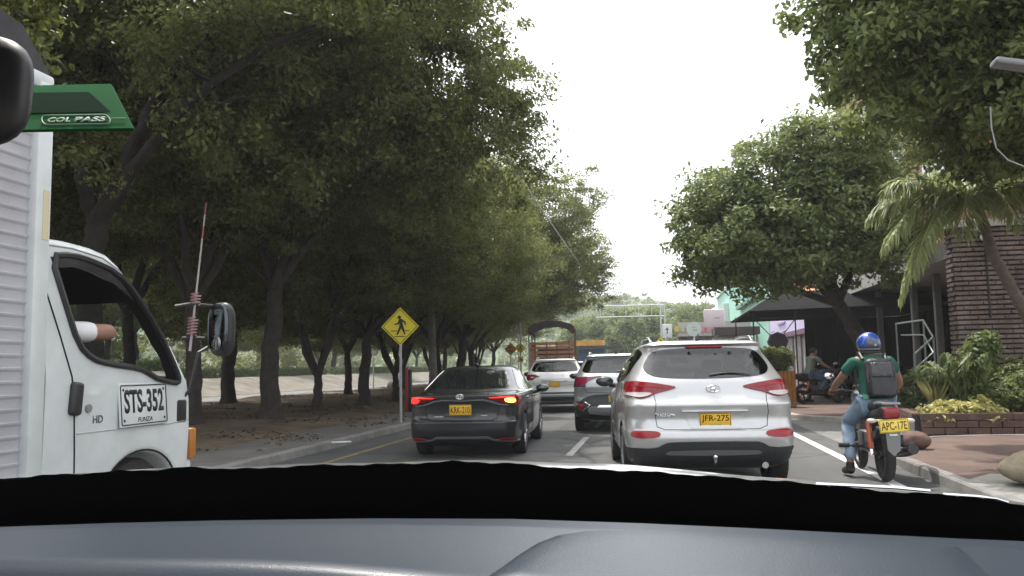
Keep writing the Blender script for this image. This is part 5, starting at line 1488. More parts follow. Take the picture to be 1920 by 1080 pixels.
def hand_mesh(name, wrist, d, up, side, mats, parent, curl=.9, grip=False):
    """palm, four unequal curled fingers and a thumb leaving the side of the palm"""
    d, up = Vector(d).normalized(), Vector(up).normalized(); w = d.cross(up).normalized() * side
    J = {'palm': (Vector(wrist), .026), 'mid': (Vector(wrist) + d * .045, .03), 'kn': (Vector(wrist) + d * .085, .028)}
    Bn = [('palm', 'mid'), ('mid', 'kn')]
    for i, (o, L) in enumerate(((-.033, .062), (-.011, .074), (.011, .070), (.032, .056))):
        b = Vector(wrist) + d * .082 + w * o
        p1 = b + (d * math.cos(.3 * curl) - up * math.sin(.3 * curl)) * L * .45
        p2 = p1 + (d * math.cos(1.2 * curl) - up * math.sin(1.2 * curl)) * L * .35
        p3 = p2 + (d * math.cos(2.1 * curl) - up * math.sin(2.1 * curl)) * L * .3
        for k, p in enumerate((b, p1, p2, p3)): J['f%d%d' % (i, k)] = (p, .0095 - .0008 * k)
        Bn += [('mid', 'f%d0' % i), ('f%d0' % i, 'f%d1' % i), ('f%d1' % i, 'f%d2' % i), ('f%d2' % i, 'f%d3' % i)]
    t0 = Vector(wrist) + d * .03 - w * .036; t1 = t0 + d * .03 - w * .018 - up * .012; t2 = t1 + d * .026 - up * .02
    J['t0'] = (t0, .0125); J['t1'] = (t1, .011); J['t2'] = (t2, .009); Bn += [('mid', 't0'), ('t0', 't1'), ('t1', 't2')]
    return skin_mesh(name, J, Bn, mats, parent, sub=1)
def join(objs, name):
    """join several meshes (same parent space) into the first one"""
    base = objs[0]
    bm = bmesh.new(); ml = []
    for o in objs:
        b0 = len(bm.faces)
        bm.from_mesh(o.data)
        bm.faces.ensure_lookup_table()
        mp = []
        for m in o.data.materials:
            if m not in ml: ml.append(m)
            mp.append(ml.index(m))
        for f in bm.faces[b0:]:
            f.material_index = mp[f.material_index] if mp else 0; f.smooth = True
    me = bpy.data.meshes.new(name); bm.to_mesh(me); bm.free()
    for m in ml: me.materials.append(m)
    base.data = me; base.name = name
    for o in objs[1:]: bpy.data.objects.remove(o)
    return base
# passenger in the truck: upper arm in a white sleeve along the window sill
pas = thing('person', 'passenger in the white truck resting a white-sleeved arm along the open window', 'person', (TX - .5, 4.45 + .45, 1.17))
J = {'pelvis': ((0, 0, .0), (.15, .12)), 'belly': ((0, -.03, .18), (.145, .11)), 'chest': ((0, -.06, .38), (.16, .12)), 'neck': ((0, -.04, .56), .055), 'jaw': ((0, -.01, .64), .05),
     'shr': ((.20, -.06, .50), .062), 'elr': ((.36, .10, .40), .05), 'far': ((.375, .26, .475), .046), 'wrr': ((.34, .34, .50), .034),
     'shl': ((-.20, -.06, .50), .06), 'ell': ((-.28, .08, .26), .045), 'wrl': ((-.16, .28, .16), .03),
     'hir': ((.1, .12, -.0), .085), 'knr': ((.12, .45, .02), .062), 'anr': ((.12, .52, -.36), .045), 'hil': ((-.1, .12, -.0), .085), 'knl': ((-.12, .45, .02), .062), 'anl': ((-.12, .52, -.36), .045)}
J['shr'] = ((.25, -.12, .50), .066); J['elr'] = ((.435, .24, .505), .060); J['far'] = ((.33, .34, .51), .048); J['wrr'] = ((.20, .38, .52), .036)
Bn = [('pelvis', 'belly'), ('belly', 'chest'), ('chest', 'neck'), ('neck', 'jaw'), ('chest', 'shr'), ('shr', 'elr'), ('elr', 'far'), ('far', 'wrr'), ('chest', 'shl'), ('shl', 'ell'), ('ell', 'wrl'),
      ('pelvis', 'hir'), ('hir', 'knr'), ('knr', 'anr'), ('pelvis', 'hil'), ('hil', 'knl'), ('knl', 'anl')]
WSH = mat('white_shirt', (.72, .72, .73), .8, var=.04, vscale=14)
DJEAN = mat('dark_trousers', (.03, .035, .05), .85)
bd = skin_mesh('body', J, Bn, [SKIN], pas)
hd = MB(); add_face(hd, (0, .0, .74), yaw=.1); ho = hd.build('body', SKIN, pas)
h1 = hand_mesh('body', (.20, .38, .52), (-.95, .25, .05), (.0, 0, 1), 1, [SKIN], pas, .8)
h2 = hand_mesh('body', (-.16, .28, .16), (.2, .9, -.1), (0, 0, 1), -1, [SKIN], pas, .6)
join([bd, ho, h1, h2], 'body')
hr = MB(); hr.ball((0, -.018, .775), (.088, .105, .095), 20); hr.build('hair', HAIR, pas)
Js = {k: (J[k][0], tuple(np.array(J[k][1]) + .008) if hasattr(J[k][1], '__len__') else J[k][1] + .012) for k in ('belly', 'chest', 'neck', 'shr', 'shl', 'ell')}
Js['neck'] = ((0, -.05, .50), .07); Js['slr'] = ((.40, .165, .504), .074); Js['pelvis'] = ((0, 0, .02), (.155, .125))
skin_mesh('shirt', Js, [('belly', 'pelvis'), ('belly', 'chest'), ('chest', 'neck'), ('chest', 'shr'), ('shr', 'slr'), ('chest', 'shl'), ('shl', 'ell')], [WSH], pas)
Jt = {k: (J[k][0], J[k][1] + .012 if not hasattr(J[k][1], '__len__') else tuple(np.array(J[k][1]) + .01)) for k in ('pelvis', 'hir', 'knr', 'anr', 'hil', 'knl', 'anl')}
skin_mesh('trousers', Jt, [('pelvis', 'hir'), ('hir', 'knr'), ('knr', 'anr'), ('pelvis', 'hil'), ('hil', 'knl'), ('knl', 'anl')], [DJEAN], pas)

# ================================================================== WOODEN STAKE TRUCK far ahead
p = atZ(1037, 751, 0)
st = thing('stake_truck', 'stake truck with orange wooden slat sides and a dark canvas roof hoop', 'truck', (p.x, p.y, 0), R(5))
st.scale = (.90, .92, .96)
WOOD = mat('orange_wood', (.38, .17, .085), .75, col2=(.50, .24, .13), vscale=5)
WOODD = mat('brown_post', (.22, .11, .07), .75, var=.2)
GPOST = mat('green_grey_steel', (.30, .34, .32), .5, .4)
w2 = 1.06
b = MB(); b.box((0, 2.6, .95), (2.12, 5.2, .14)); b.box((-.4, 2.6, .78), (.12, 5.4, .2)); b.box((.4, 2.6, .78), (.12, 5.4, .2)); b.build('load_bed', DARKP, st, sm=False)
tg = link(bpy.data.objects.new('slat_gate', None)); tg.parent = st; tg.empty_display_size = .1
b = MB()
for k in range(8): b.box((0, 0, 1.14 + k * .19), (2.06, .035, .125))
b.build('slat', WOOD, tg, sm=False)
b = MB()
for x in (-.78, -.24, .24, .80): b.box((x, -.035, 1.80), (.07, .03, 1.5))
b.build('upright', WOODD, tg, sm=False)
for s in (-1, 1):
    b = MB()
    for k in range(8): b.box((s * w2, 2.6, 1.14 + k * .19), (.035, 5.1, .125))
    for k in range(5): b.box((s * (w2 - .03), .1 + 1.25 * k, 1.80), (.04, .07, 1.5))
    b.build('side_slats', WOOD, st, sm=False)
for x in (-1.07, 1.07):
    for y in (0, 2.6, 5.2):
        b = MB(); b.box((x, y + .02, 2.02), (.07, .07, 2.3)); b.build('post', GPOST if x < 0 else WOODD, st, sm=False)
cv = MB(); N = 16; vs_ = []
for j, y in enumerate((-.10, 0.0, 1.7, 3.5, 5.2)):
    for i in range(N + 1):
        a = PI * i / N; x = -1.12 * math.cos(a); zz = 2.98 + .48 * math.sin(a) ** .8 + .02 * math.sin(i * 2 + j)
        vs_.append((x, y, zz))
cv.add(vs_, [(j * (N + 1) + i, j * (N + 1) + i + 1, (j + 1) * (N + 1) + i + 1, (j + 1) * (N + 1) + i) for j in range(4) for i in range(N)])
o = cv.build('canvas_roof', mat('dark_canvas', (.045, .042, .045), .8, var=.4, vscale=4), st)
md = o.modifiers.new('s', 'SOLIDIFY'); md.thickness = .05
va = MB(); va.add([(-1.12, -.12, 2.98)] + [(-1.12 * math.cos(PI * i / N), -.12, 2.98 + .48 * math.sin(PI * i / N) ** .8) for i in range(1, N)] + [(1.12, -.12, 2.98)] + [(1.0, -.12, 2.86)] + [(-.9 * math.cos(PI * i / N) * -1, -.12, 2.92 + .26 * math.sin(PI * i / N)) for i in range(N + 1)] + [(-1.0, -.12, 2.86)], [tuple(range(2 * N + 4))])
vo = va.build('canvas_valance', MATS['dark_canvas'], st, sm=False); md = vo.modifiers.new('s', 'SOLIDIFY'); md.thickness = .03
b = MB()
for x, zz in ((-1.0, 3.04), (.62, 3.36), (1.06, 3.08), (-.62, 3.34)): b.ball((x, -.14, zz), (.07, .03, .045), 10)
b.build('marker_lamp', REDREFL, st)
b = MB(); b.rbox((0, 6.3, 1.55), (2.0, 1.7, 1.6), .12, 3); b.build('cab', mat('cab_blue', (.10, .13, .2), .4), st)
for y in (1.3, 5.9):
    for s in (-1, 1): wheel(st, s * .85, y, .45, .28, GREYM, 6)
for s in (-1, 1):
    b = MB(); b.rbox((s * .8, -.06, .85), (.26, .04, .12), .015); b.build('tail_light', REDLENS, st)
b = MB(); b.rbox((0, .15, .58), (1.9, .08, .14), .02); b.build('bumper', DARKP, st)
# ================================================================== MOTORCYCLES AND RIDERS
ORANGE = mat('orange_enamel', (.52, .10, .03), .35, coat=.5)
ENG = mat('engine_alloy', (.16, .16, .165), .45, .7, var=.3, vscale=9)
SEATM = mat('seat_vinyl', (.02, .02, .022), .55)
def build_moto(label, loc, yaw, plate='APC-17E', group=None, tank_m=None):
    t = thing('motorcycle', label, 'motorcycle', loc, yaw, group)
    tank_m = tank_m or mat('tank_black', (.02, .02, .022), .3, coat=.5)
    def wh(name, y, r, wd):
        w = link(bpy.data.objects.new(name, None)); w.parent = t; w.location = (0, y, r); w.empty_display_size = .05
        a = MB()
        a.lathe([(r - wd * .85, -wd * .42), (r - wd * .35, -wd * .5), (r - wd * .08, -wd * .3), (r, 0), (r - wd * .08, wd * .3), (r - wd * .35, wd * .5), (r - wd * .85, wd * .42)], 40, (0, 0, 0), 'x'); a.build('tyre', RUBBER, w)
        q = MB(); q.lathe([(r - wd * .9, -wd * .35), (r - wd * 1.05, 0), (r - wd * .9, wd * .35), (r - wd * .7, wd * .4), (r - wd * .7, -wd * .4), (r - wd * .9, -wd * .35)], 40, (0, 0, 0), 'x')
        for k in range(5):
            a_ = 2 * PI * k / 5; q.tube([(0, .03 * math.cos(a_), .03 * math.sin(a_)), (0, (r - wd) * math.cos(a_), (r - wd) * math.sin(a_))], [.024, .016], 6)
        q.lathe([(.001, -.06), (.045, -.06), (.05, 0), (.045, .06), (.001, .06)], 16, (0, 0, 0), 'x'); q.build('rim', BLACK, w)
    wh('wheel', 0.0, .305, .115); wh('wheel', 1.28, .30, .09)
    b = MB(); n = 12
    ctrl = [((0, -.30, .865), (.07, .035)), ((0, -.15, .875), (.105, .055)), ((0, .10, .86), (.125, .06)), ((0, .32, .80), (.125, .055)), ((0, .52, .80), (.09, .05)), ((0, .60, .82), (.05, .04))]
    def loft(mb, ctrl, n=14):
        vs_ = []
        for c, (a, h) in ctrl:
            for k in range(n):
                th = 2 * PI * k / n; cs, sn = math.cos(th), math.sin(th)
                vs_.append((c[0] + a * math.copysign(abs(cs) ** .7, cs), c[1], c[2] + h * math.copysign(abs(sn) ** .7, sn)))
        m = len(ctrl)
        fs = [(i * n + k, i * n + (k + 1) % n, (i + 1) * n + (k + 1) % n, (i + 1) * n + k) for i in range(m - 1) for k in range(n)]
        fs += [tuple(reversed(range(n))), tuple((m - 1) * n + k for k in range(n))]
        mb.add(vs_, fs)
    loft(b, ctrl); b.build('seat', SEATM, t)
    b = MB(); loft(b, [((0, .50, .86), (.09, .06)), ((0, .62, .90), (.14, .10)), ((0, .80, .93), (.165, .12)), ((0, .95, .93), (.14, .10)), ((0, 1.03, .91), (.07, .06))]); b.build('fuel_tank', tank_m, t)
    b = MB(); loft(b, [((0, -.40, .80), (.085, .06)), ((0, -.30, .79), (.115, .085)), ((0, -.05, .76), (.125, .085)), ((0, .25, .70), (.13, .09)), ((0, .45, .68), (.10, .07))]); b.build('tail_cowl', BLACK, t)
    b = MB(); b.tube([(-.10, -.10, .885), (-.115, -.30, .905), (-.09, -.42, .905), (.09, -.42, .905), (.115, -.30, .905), (.10, -.10, .885)], .015, 8); b.build('grab_rail', mat('rail_grey', (.25, .26, .27), .35, .6), t)
    b = MB(); b.rbox((0, -.405, .80), (.175, .05, .115), .025, 3); b.build('tail_light', REDLENS, t)
    for s in (-1, 1):
        b = MB(); b.tube([(s * .08, -.33, .72), (s * .16, -.35, .715)], .012, 6); b.ball((s * .20, -.36, .715), (.055, .03, .028), 14)
        b.build('indicator', mat('clear_indicator', (.62, .56, .50), .15, coat=.8), t)
    np_ = number_plate(t, (0.01, -.45, .665), .31, .145, plate, None, rot=(R(-8), R(-4), 0), m=mat('plate_bright_yellow', (.82, .62, .08), .4, var=.05), ink=mat('plate_ink_brown', (.10, .04, .015), .6)) if plate else None
    b = MB(); b.prism([(-.075, .60), (.075, .60), (.065, .40), (.0, .33), (-.065, .40)], -.44, -.425); b.build('mudguard', mat('grey_guard', (.20, .205, .21), .4, .2), t, sm=False)
    b = MB(); b.rbox((0, -.445, .565), (.085, .012, .026), .005); b.build('plate_lamp', mat('white_lamp', (.7, .7, .68), .3), t)
    for s in (-1, 1):
        b = MB(); b.tube([(s * .135, .02, .30), (s * .135, .06, .42)], .020, 8); b.build('shock_rod', CHROME, t)
        b = MB(); a0, a1 = Vector((s * .135, .03, .37)), Vector((s * .135, .13, .68)); b.tube([a0.lerp(a1, k / 16) for k in range(17)], [.034 if k % 2 else .027 for k in range(17)], 10); b.build('shock_spring', ORANGE, t)
        b = MB(); b.tube([(s * .085, 0, .305), (s * .11, .45, .36)], .025, 8); b.build('swing_arm', DARKP, t)
        b = MB(); b.tube([(s * .09, 1.28, .30), (s * .09, 1.06, .92)], [.026, .022], 10); b.build('fork_leg', GREYM, t)
        b = MB(); b.tube([(s * .10, .42, .36), (s * .40, .42, .375)], .018, 8); b.tube([(s * .30, .42, .375), (s * .42, .42, .378)], .028, 8); b.build('foot_peg', BLACK, t)
        b = MB(); b.tube([(s * .24, .94, 1.04), (s * .30, .98, 1.14), (s * .37, .96, 1.19)], .008, 6); b.ball((s * .40, .95, 1.20), (.065, .02, .045), 16); mm = b.build('mirror', BLACK, t)
        g = MB(); g.ball((s * .40, .934, 1.20), (.058, .012, .038), 16); g.build('mirror_glass', mat('bike_mirror_glass', (.8, .82, .84), .03, 1.0), mm)
    b = MB(); b.rbox((0, .62, .42), (.26, .36, .26), .05, 2); b.rbox((0, .78, .58), (.18, .18, .24), .03, 2)
    for k in range(5): b.box((0, .80, .50 + k * .045), (.22, .22, .014))
    b.build('engine', ENG, t)
    b = MB(); b.tube([(0, .20, .66), (0, .55, .72), (0, 1.02, .88), (0, 1.08, .95)], .03, 8); b.tube([(0, .55, .72), (0, .42, .34), (0, .8, .30)], .028, 8); b.build('frame', BLACK, t)
    b = MB(); b.tube([(.13, .82, .46), (.15, .90, .30), (.17, .55, .25), (.19, .2, .30)], .022, 10); b.tube([(.20, .25, .29), (.215, -.05, .34), (.225, -.34, .40)], [.042, .055, .058], 14); b.build('exhaust', mat('exhaust_black', (.03, .03, .03), .4, .5), t)
    b = MB(); b.tube([(-.38, .86, 1.00), (-.28, .92, 1.02), (-.12, 1.02, 1.0), (.12, 1.02, 1.0), (.28, .92, 1.02), (.38, .86, 1.00)], .012, 8)
    for s in (-1, 1): b.tube([(s * .27, .925, 1.02), (s * .385, .857, 1.0)], .018, 8); b.tube([(s * .22, .99, 1.03), (s * .40, .96, 1.0)], .007, 6)
    b.build('handlebar', BLACK, t)
    b = MB(); b.ball((0, 1.16, .93), (.10, .11, .10), 18); b.rbox((0, 1.08, 1.04), (.18, .08, .08), .03); b.build('headlight', BLACK, t)
    b = MB(); b.tube([(0, 1.28 + .34 * math.cos(a), .30 + .34 * math.sin(a)) for a in [R(20 + 10 * k) for k in range(13)]], .045, 8); b.build('front_fender', tank_m, t)
    return t
pm_ = atZ(1662, 903, 0)
moto = build_moto('black and orange motorcycle with yellow plate APC-17E ridden along the edge line', (pm_.x, pm_.y, 0), R(-1))
rider = thing('person', 'rider in a green T-shirt, pale jeans and blue helmet with a black backpack', 'person', (pm_.x, pm_.y, 0), R(-1))
GREEN = mat('green_cotton', (.012, .105, .070), .85, var=.12, vscale=9, bump=.25, bscale=16)
JEAN = mat('pale_denim', (.20, .30, .42), .85, col2=(.36, .46, .57), vscale=7, bump=.25, bscale=14)
SHOE = mat('dark_shoe', (.025, .024, .024), .6)
J = {'pelvis': ((-.01, .26, .90), (.165, .125)), 'belly': ((-.01, .30, 1.06), (.155, .115)), 'chest': ((0, .36, 1.26), (.175, .125)), 'upper': ((0, .385, 1.38), (.13, .10)), 'neck': ((0, .41, 1.465), .058), 'skull': ((0, .44, 1.56), .075),
     'shl': ((-.195, .385, 1.385), .066), 'ell': ((-.345, .56, 1.155), .047), 'fal': ((-.375, .68, 1.09), .044), 'wrl': ((-.385, .80, 1.035), .032),
     'shr': ((.195, .385, 1.385), .066), 'elr': ((.345, .56, 1.155), .047), 'far': ((.375, .68, 1.09), .044), 'wrr': ((.385, .80, 1.035), .032),
     'hil': ((-.125, .30, .865), .105), 'til': ((-.205, .45, .76), .09), 'knl': ((-.265, .60, .62), .068), 'cal': ((-.285, .50, .42), .062), 'anl': ((-.30, .41, .19), .045), 'hel': ((-.305, .40, .09), .042), 'tol': ((-.33, .58, .06), .032),
     'hir': ((.125, .30, .865), .105), 'tir': ((.20, .48, .80), .09), 'knr': ((.245, .66, .72), .068), 'car': ((.255, .54, .55), .058), 'anr': ((.26, .42, .44), .042), 'her': ((.26, .40, .405), .04), 'tor': ((.28, .58, .40), .032)}
Bn = [('pelvis', 'belly'), ('belly', 'chest'), ('chest', 'upper'), ('upper', 'neck'), ('neck', 'skull')]
for s in 'lr':
    Bn += [('upper', 'sh' + s), ('sh' + s, 'el' + s), ('el' + s, 'fa' + s), ('fa' + s, 'wr' + s), ('pelvis', 'hi' + s), ('hi' + s, 'ti' + s), ('ti' + s, 'kn' + s), ('kn' + s, 'ca' + s), ('ca' + s, 'an' + s), ('an' + s, 'he' + s), ('he' + s, 'to' + s)]
bd = skin_mesh('body', J, Bn, [SKIN], rider)
hh = [bd]
fm = MB(); add_face(fm, (0, .46, 1.575)); hh.append(fm.build('body', SKIN, rider))
for s, k in ((-1, 'l'), (1, 'r')):
    hh.append(hand_mesh('body', J['wr' + k][0], (s * .0, .95, -.25), (0, .25, 1), s, [SKIN], rider, 1.0))
join(hh, 'body')
grow = lambda r, g: tuple(np.array(r) + g) if hasattr(r, '__len__') else r + g
Js = {k: (J[k][0], grow(J[k][1], .020)) for k in ('belly', 'chest', 'upper', 'shl', 'shr')}
Js['pelvis'] = ((-.01, .27, .93), (.18, .135)); Js['col'] = ((0, .40, 1.445), .098)
for s, sg in (('l', -1), ('r', 1)): Js['sl' + s] = ((sg * .295, .50, 1.235), .070)
skin_mesh('t_shirt', Js, [('belly', 'pelvis'), ('belly', 'chest'), ('chest', 'upper'), ('upper', 'col'), ('upper', 'shl'), ('shl', 'sll'), ('upper', 'shr'), ('shr', 'slr')], [GREEN], rider, folds=.011)
Jj = {k: (J[k][0], grow(J[k][1], .016)) for k in ('hil', 'til', 'knl', 'cal', 'anl', 'hir', 'tir', 'knr', 'car', 'anr')}
Jj['pelvis'] = ((-.01, .26, .885), (.172, .13))
Jj = {'pelvis': Jj.pop('pelvis'), **Jj}
skin_mesh('jeans', Jj, [('pelvis', 'hil'), ('hil', 'til'), ('til', 'knl'), ('knl', 'cal'), ('cal', 'anl'), ('pelvis', 'hir'), ('hir', 'tir'), ('tir', 'knr'), ('knr', 'car'), ('car', 'anr')], [JEAN], rider, folds=.012)
for s in 'lr':
    a, tp = Vector(J['he' + s][0]), Vector(J['to' + s][0])
    b = MB(); b.tube([a + Vector((0, -.045, .02)), a, a.lerp(tp, .5) + Vector((0, 0, .005)), tp, tp + (tp - a).normalized() * .06], [.035, .056, .052, .045, .025], 12)
    b.tube([a + Vector((0, 0, .0)), a + Vector((0, -.01, .09))], [.052, .05], 12); b.build('shoe', SHOE, rider)
hl = link(bpy.data.objects.new('helmet', None)); hl.parent = rider; hl.location = (0, .455, 1.585); hl.empty_display_size = .05
b = MB(); b.ball((0, 0, 0), (.140, .165, .150), 32, fn=lambda p: 1.0 if p.z > -.45 else (.93 if p.z > -.8 else .86))
# painted bands: blue on the crown, grey below, black rim
HB = mat('helmet_blue', (.015, .07, .36), .2, coat=.9); HG = mat('helmet_grey', (.05, .055, .07), .25, coat=.8); HL = mat('helmet_light', (.35, .37, .42), .3, coat=.6)
ms_ = []
for f in b.f:
    c = sum((Vector(b.v[i]) for i in f), Vector()) / len(f)
    x, y, z_ = c.x / .14, c.y / .165, c.z / .15
    band = z_ - .25 * abs(x) + .12 * math.sin(x * 4)
    ms_.append(0 if ((z_ > .30 - .35 * x and abs(x + .05) > .07 and abs(x - .42) > .06) or (x < -.45 and -.15 < z_ < .5)) else (2 if (-.42 < z_ < -.30 and y < .2) or abs(x - .25) + abs(z_ + .05) * .8 < .13 and y < 0 else 1))
b.m = ms_
b.build('helmet_shell', [HB, HG, HL], hl)
b = MB(); b.tube([(.128 * math.cos(a), .15 * math.sin(a), -.10) for a in [2 * PI * k / 32 for k in range(32)]], .014, 8, closed=True); b.build('helmet_rim', BLACK, hl)
text_mesh('', .01, .01, INK, hl, (0, 0, 0)) if False else None
bp = thing('backpack', 'black backpack worn on the back of the motorcycle rider', 'backpack', (pm_.x + .0, pm_.y, 0), R(-1))
BPM = mat('backpack_nylon', (.018, .018, .021), .5, var=.35, vscale=14, bump=.5, bscale=18)
BPS = mat('backpack_sheen', (.05, .05, .055), .3, var=.4, vscale=20, bump=.9, bscale=26)
b = MB(); b.rbox((.035, .135, 1.18), (.335, .17, .47), .075, 5, rot=(R(-14), 0, 0)); b.build('bag', BPM, bp)
b = MB(); b.rbox((.035, .045, 1.08), (.265, .06, .24), .035, 4, rot=(R(-14), 0, 0)); b.build('front_pocket', BPM, bp)
b = MB(); b.rbox((.035, .073, 1.28), (.235, .03, .17), .02, 3, rot=(R(-14), 0, 0)); b.build('mesh_panel', BPS, bp)
b = MB(); b.tube([(.035 + .155 * math.cos(a), .075 + .05 * math.sin(a), 1.20 + .20 * math.sin(a)) for a in [R(-20 + 11 * k) for k in range(21)]], .009, 6); b.tube([(-.02, .17, 1.43), (0, .16, 1.46), (.07, .16, 1.46), (.09, .17, 1.43)], .011, 8); b.build('piping', mat('backpack_piping', (.06, .06, .065), .5), bp)
for s in (-1, 1):
    b = MB(); b.tube([(s * .13, .22, 1.40), (s * .14, .33, 1.475), (s * .15, .47, 1.42), (s * .16, .52, 1.28), (s * .18, .42, 1.08), (s * .17, .27, 1.02)], .018, 8); b.build('shoulder_strap', BPM, bp)

# parked motorcycles on the pavement by the tent
for i, (px, py, yw, lab, tm) in enumerate([(1526, 757, -62, 'parked motorcycle with a person in blue jeans sitting on it, by the orange planter', mat('blue_enamel', (.03, .08, .17), .35, coat=.5)),
                                           (1572, 748, -48, 'parked motorcycle directly left of the rider in green, in front of the tent', mat('black_enamel', (.02, .02, .02), .3, coat=.5)),
                                           (1706, 752, -40, 'parked motorcycle with a bright round mirror, right of the rider in green', mat('black_enamel', (.02, .02, .02), .3))]):
    q = atZ(px, py, .127)
    build_moto(lab, (q.x - .3, q.y, .127), R(yw), None, 'motorcycles parked on the pavement', tm)
q = atZ(1526, 757, .127)
per = thing('person', 'person in faded jeans and grey-green shirt sitting on a parked motorcycle', 'person', (q.x - .3, q.y, .127), R(-62))
Jp = dict(J)
Jp['hel'] = ((-.305, .40, .16), .042); 
bd = skin_mesh('body', Jp, Bn, [SKIN], per)
hh = [bd]; fm = MB(); add_face(fm, (0, .46, 1.575), yaw=-.3); hh.append(fm.build('body', SKIN, per))
for s, k in ((-1, 'l'), (1, 'r')): hh.append(hand_mesh('body', J['wr' + k][0], (0, .95, -.25), (0, .25, 1), s, [SKIN], per, 1.0))
join(hh, 'body')
skin_mesh('shirt', Js, [('belly', 'pelvis'), ('belly', 'chest'), ('chest', 'upper'), ('upper', 'col'), ('upper', 'shl'), ('shl', 'sll'), ('upper', 'shr'), ('shr', 'slr')], [mat('grey_green_cotton', (.16, .20, .18), .85)], per)
skin_mesh('jeans', Jj, [('pelvis', 'hil'), ('hil', 'til'), ('til', 'knl'), ('knl', 'cal'), ('cal', 'anl'), ('pelvis', 'hir'), ('hir', 'tir'), ('tir', 'knr'), ('knr', 'car'), ('car', 'anr')], [mat('blue_denim', (.08, .15, .25), .85, var=.2)], per)
b = MB(); b.ball((0, .44, 1.615), (.088, .105, .095), 20); b.build('hair', HAIR, per)
for s in 'lr':
    a, tp = Vector(J['he' + s][0]), Vector(J['to' + s][0])
    b = MB(); b.tube([a + Vector((0, -.045, .02)), a, a.lerp(tp, .5), tp, tp + (tp - a).normalized() * .06], [.035, .056, .052, .045, .025], 12); b.build('shoe', SHOE, per)
# ================================================================== SIGNS AND POLES
SIGNY = mat('sign_yellow', (.78, .66, .03), .45, var=.05)
SIGNO = mat('sign_orange_dull', (.42, .20, .02), .55, var=.1)
POSTW = mat('post_grey', (.42, .43, .42), .55, .3, var=.12)
SIGNW = mat('sign_white', (.78, .80, .78), .5)
def walker(b, s, y=-.02):
    """striding figure, sized by s (half diagonal of the board)"""
    th = .012
    def cap(p, q, r0, r1):
        p, q = Vector((p[0], p[1])), Vector((q[0], q[1])); d = (q - p).normalized(); n = Vector((-d.y, d.x))
        poly = [p + n * r0 * math.cos(a) - d * r0 * math.sin(a) for a in [R(20 * k) for k in range(10)]]
        poly = [tuple(p + n * r0 * math.cos(R(20 * k)) - d * r0 * math.sin(R(20 * k))) for k in range(10)] + [tuple(q - n * r1 * math.cos(R(20 * k)) + d * r1 * math.sin(R(20 * k))) for k in range(10)]
        b.prism([(x * s, z * s) for x, z in poly], y - th / 2, y + th / 2)
    b.prism([((-.03 + .085 * math.cos(a)) * s, (.46 + .085 * math.sin(a)) * s) for a in [R(18 * k) for k in range(20)]], y - th / 2, y + th / 2)
    cap((.04, .30), (.07, .02), .09, .075); cap((.05, .03), (-.14, -.40), .07, .03); cap((.09, .03), (.25, -.38), .07, .03)
    cap((.00, .32), (-.10, .14), .045, .035); cap((-.10, .14), (-.27, .12), .035, .025); cap((.08, .32), (.25, .22), .05, .035); cap((.25, .22), (.28, .08), .035, .025)
    b.prism([(-.45 * s, -.235 * s), (-.14 * s, -.235 * s), (-.14 * s, -.20 * s), (-.45 * s, -.20 * s)], y - .004, y + .004)
    b.prism([(.26 * s, -.235 * s), (.47 * s, -.235 * s), (.47 * s, -.20 * s), (.26 * s, -.20 * s)], y - .004, y + .004)
    b.prism([(-.28 * s, -.52 * s), (.26 * s, -.52 * s), (.26 * s, -.48 * s), (-.28 * s, -.48 * s)], y - .004, y + .004)
def diamond(parent, z, s, m, fig=True, name='sign_board'):
    b = MB(); q = chaikin([(0, -s), (s, 0), (0, s), (-s, 0)], 0)
    q = []
    for cx_, cz_ in ((0, -1), (1, 0), (0, 1), (-1, 0)):
        for k in (-1, 0, 1):
            q.append((s * (cx_ * (1 - .05 * (1 - abs(k) * 0) + (.012 if k == 0 else -.02))) + (-cz_) * k * s * .03, s * (cz_ * (1 - .05 + (.012 if k == 0 else -.02))) + cx_ * k * s * .03))
    b.prism(q, -.012, .012)
    o = b.build(name, m, parent, sm=False); o.location = (0, -.035, z)
    f = MB(); k = .90
    f.tube([(x * k, -.0125, zz * k) for x, zz in q], .0075 * s / .48, 4, closed=True)
    e = f.build('border', INK, o, sm=False)
    if fig:
        g = MB(); walker(g, s); w = g.build('walking_figure', INK, o, sm=False)
    return o
def post(parent, h, r=.03, m=None, name='post', x=0, y=0):
    b = MB(); b.tube([(x, y, -.05), (x, y, h)], r, 10); return b.build(name, m or POSTW, parent)
p = atZ(752, 793, .126)
s1 = thing('crossing_sign', 'large yellow diamond pedestrian crossing sign on a grey post at the left kerb', 'sign', (p.x, p.y, .126), R(4))
post(s1, 2.75, .032); diamond(s1, 2.30, .48, SIGNY)
p = atY(977, 690, 49); s2 = thing('crossing_sign', 'far yellow diamond crossing sign with a small arrow plaque below, by the stake truck', 'sign', (p.x, p.y, .12), R(6))
post(s2, 3.9, .05); o = diamond(s2, 1.38 + (690 - 655) / 30 - .12, .34, SIGNY)
b = MB(); b.box((0, -.035, 1.75), (.30, .02, .30)); o = b.build('plaque', SIGNY, s2, sm=False)
b = MB(); b.prism([(-.08, .06), (-.03, .09), (.07, -.02), (.10, .02), (.10, -.10), (-.02, -.10), (.02, -.06)], -.06, -.05); o2 = b.build('arrow', INK, o, sm=False); o2.location = (0, 0, 1.75)
p = atY(955, 690, 51); s3 = thing('warning_sign', 'dull orange diamond sign partly behind the far yellow crossing sign', 'sign', (p.x - .0, p.y + .6, .12), R(10))
post(s3, 2.7, .04); o = diamond(s3, 2.45, .42, SIGNO, False)
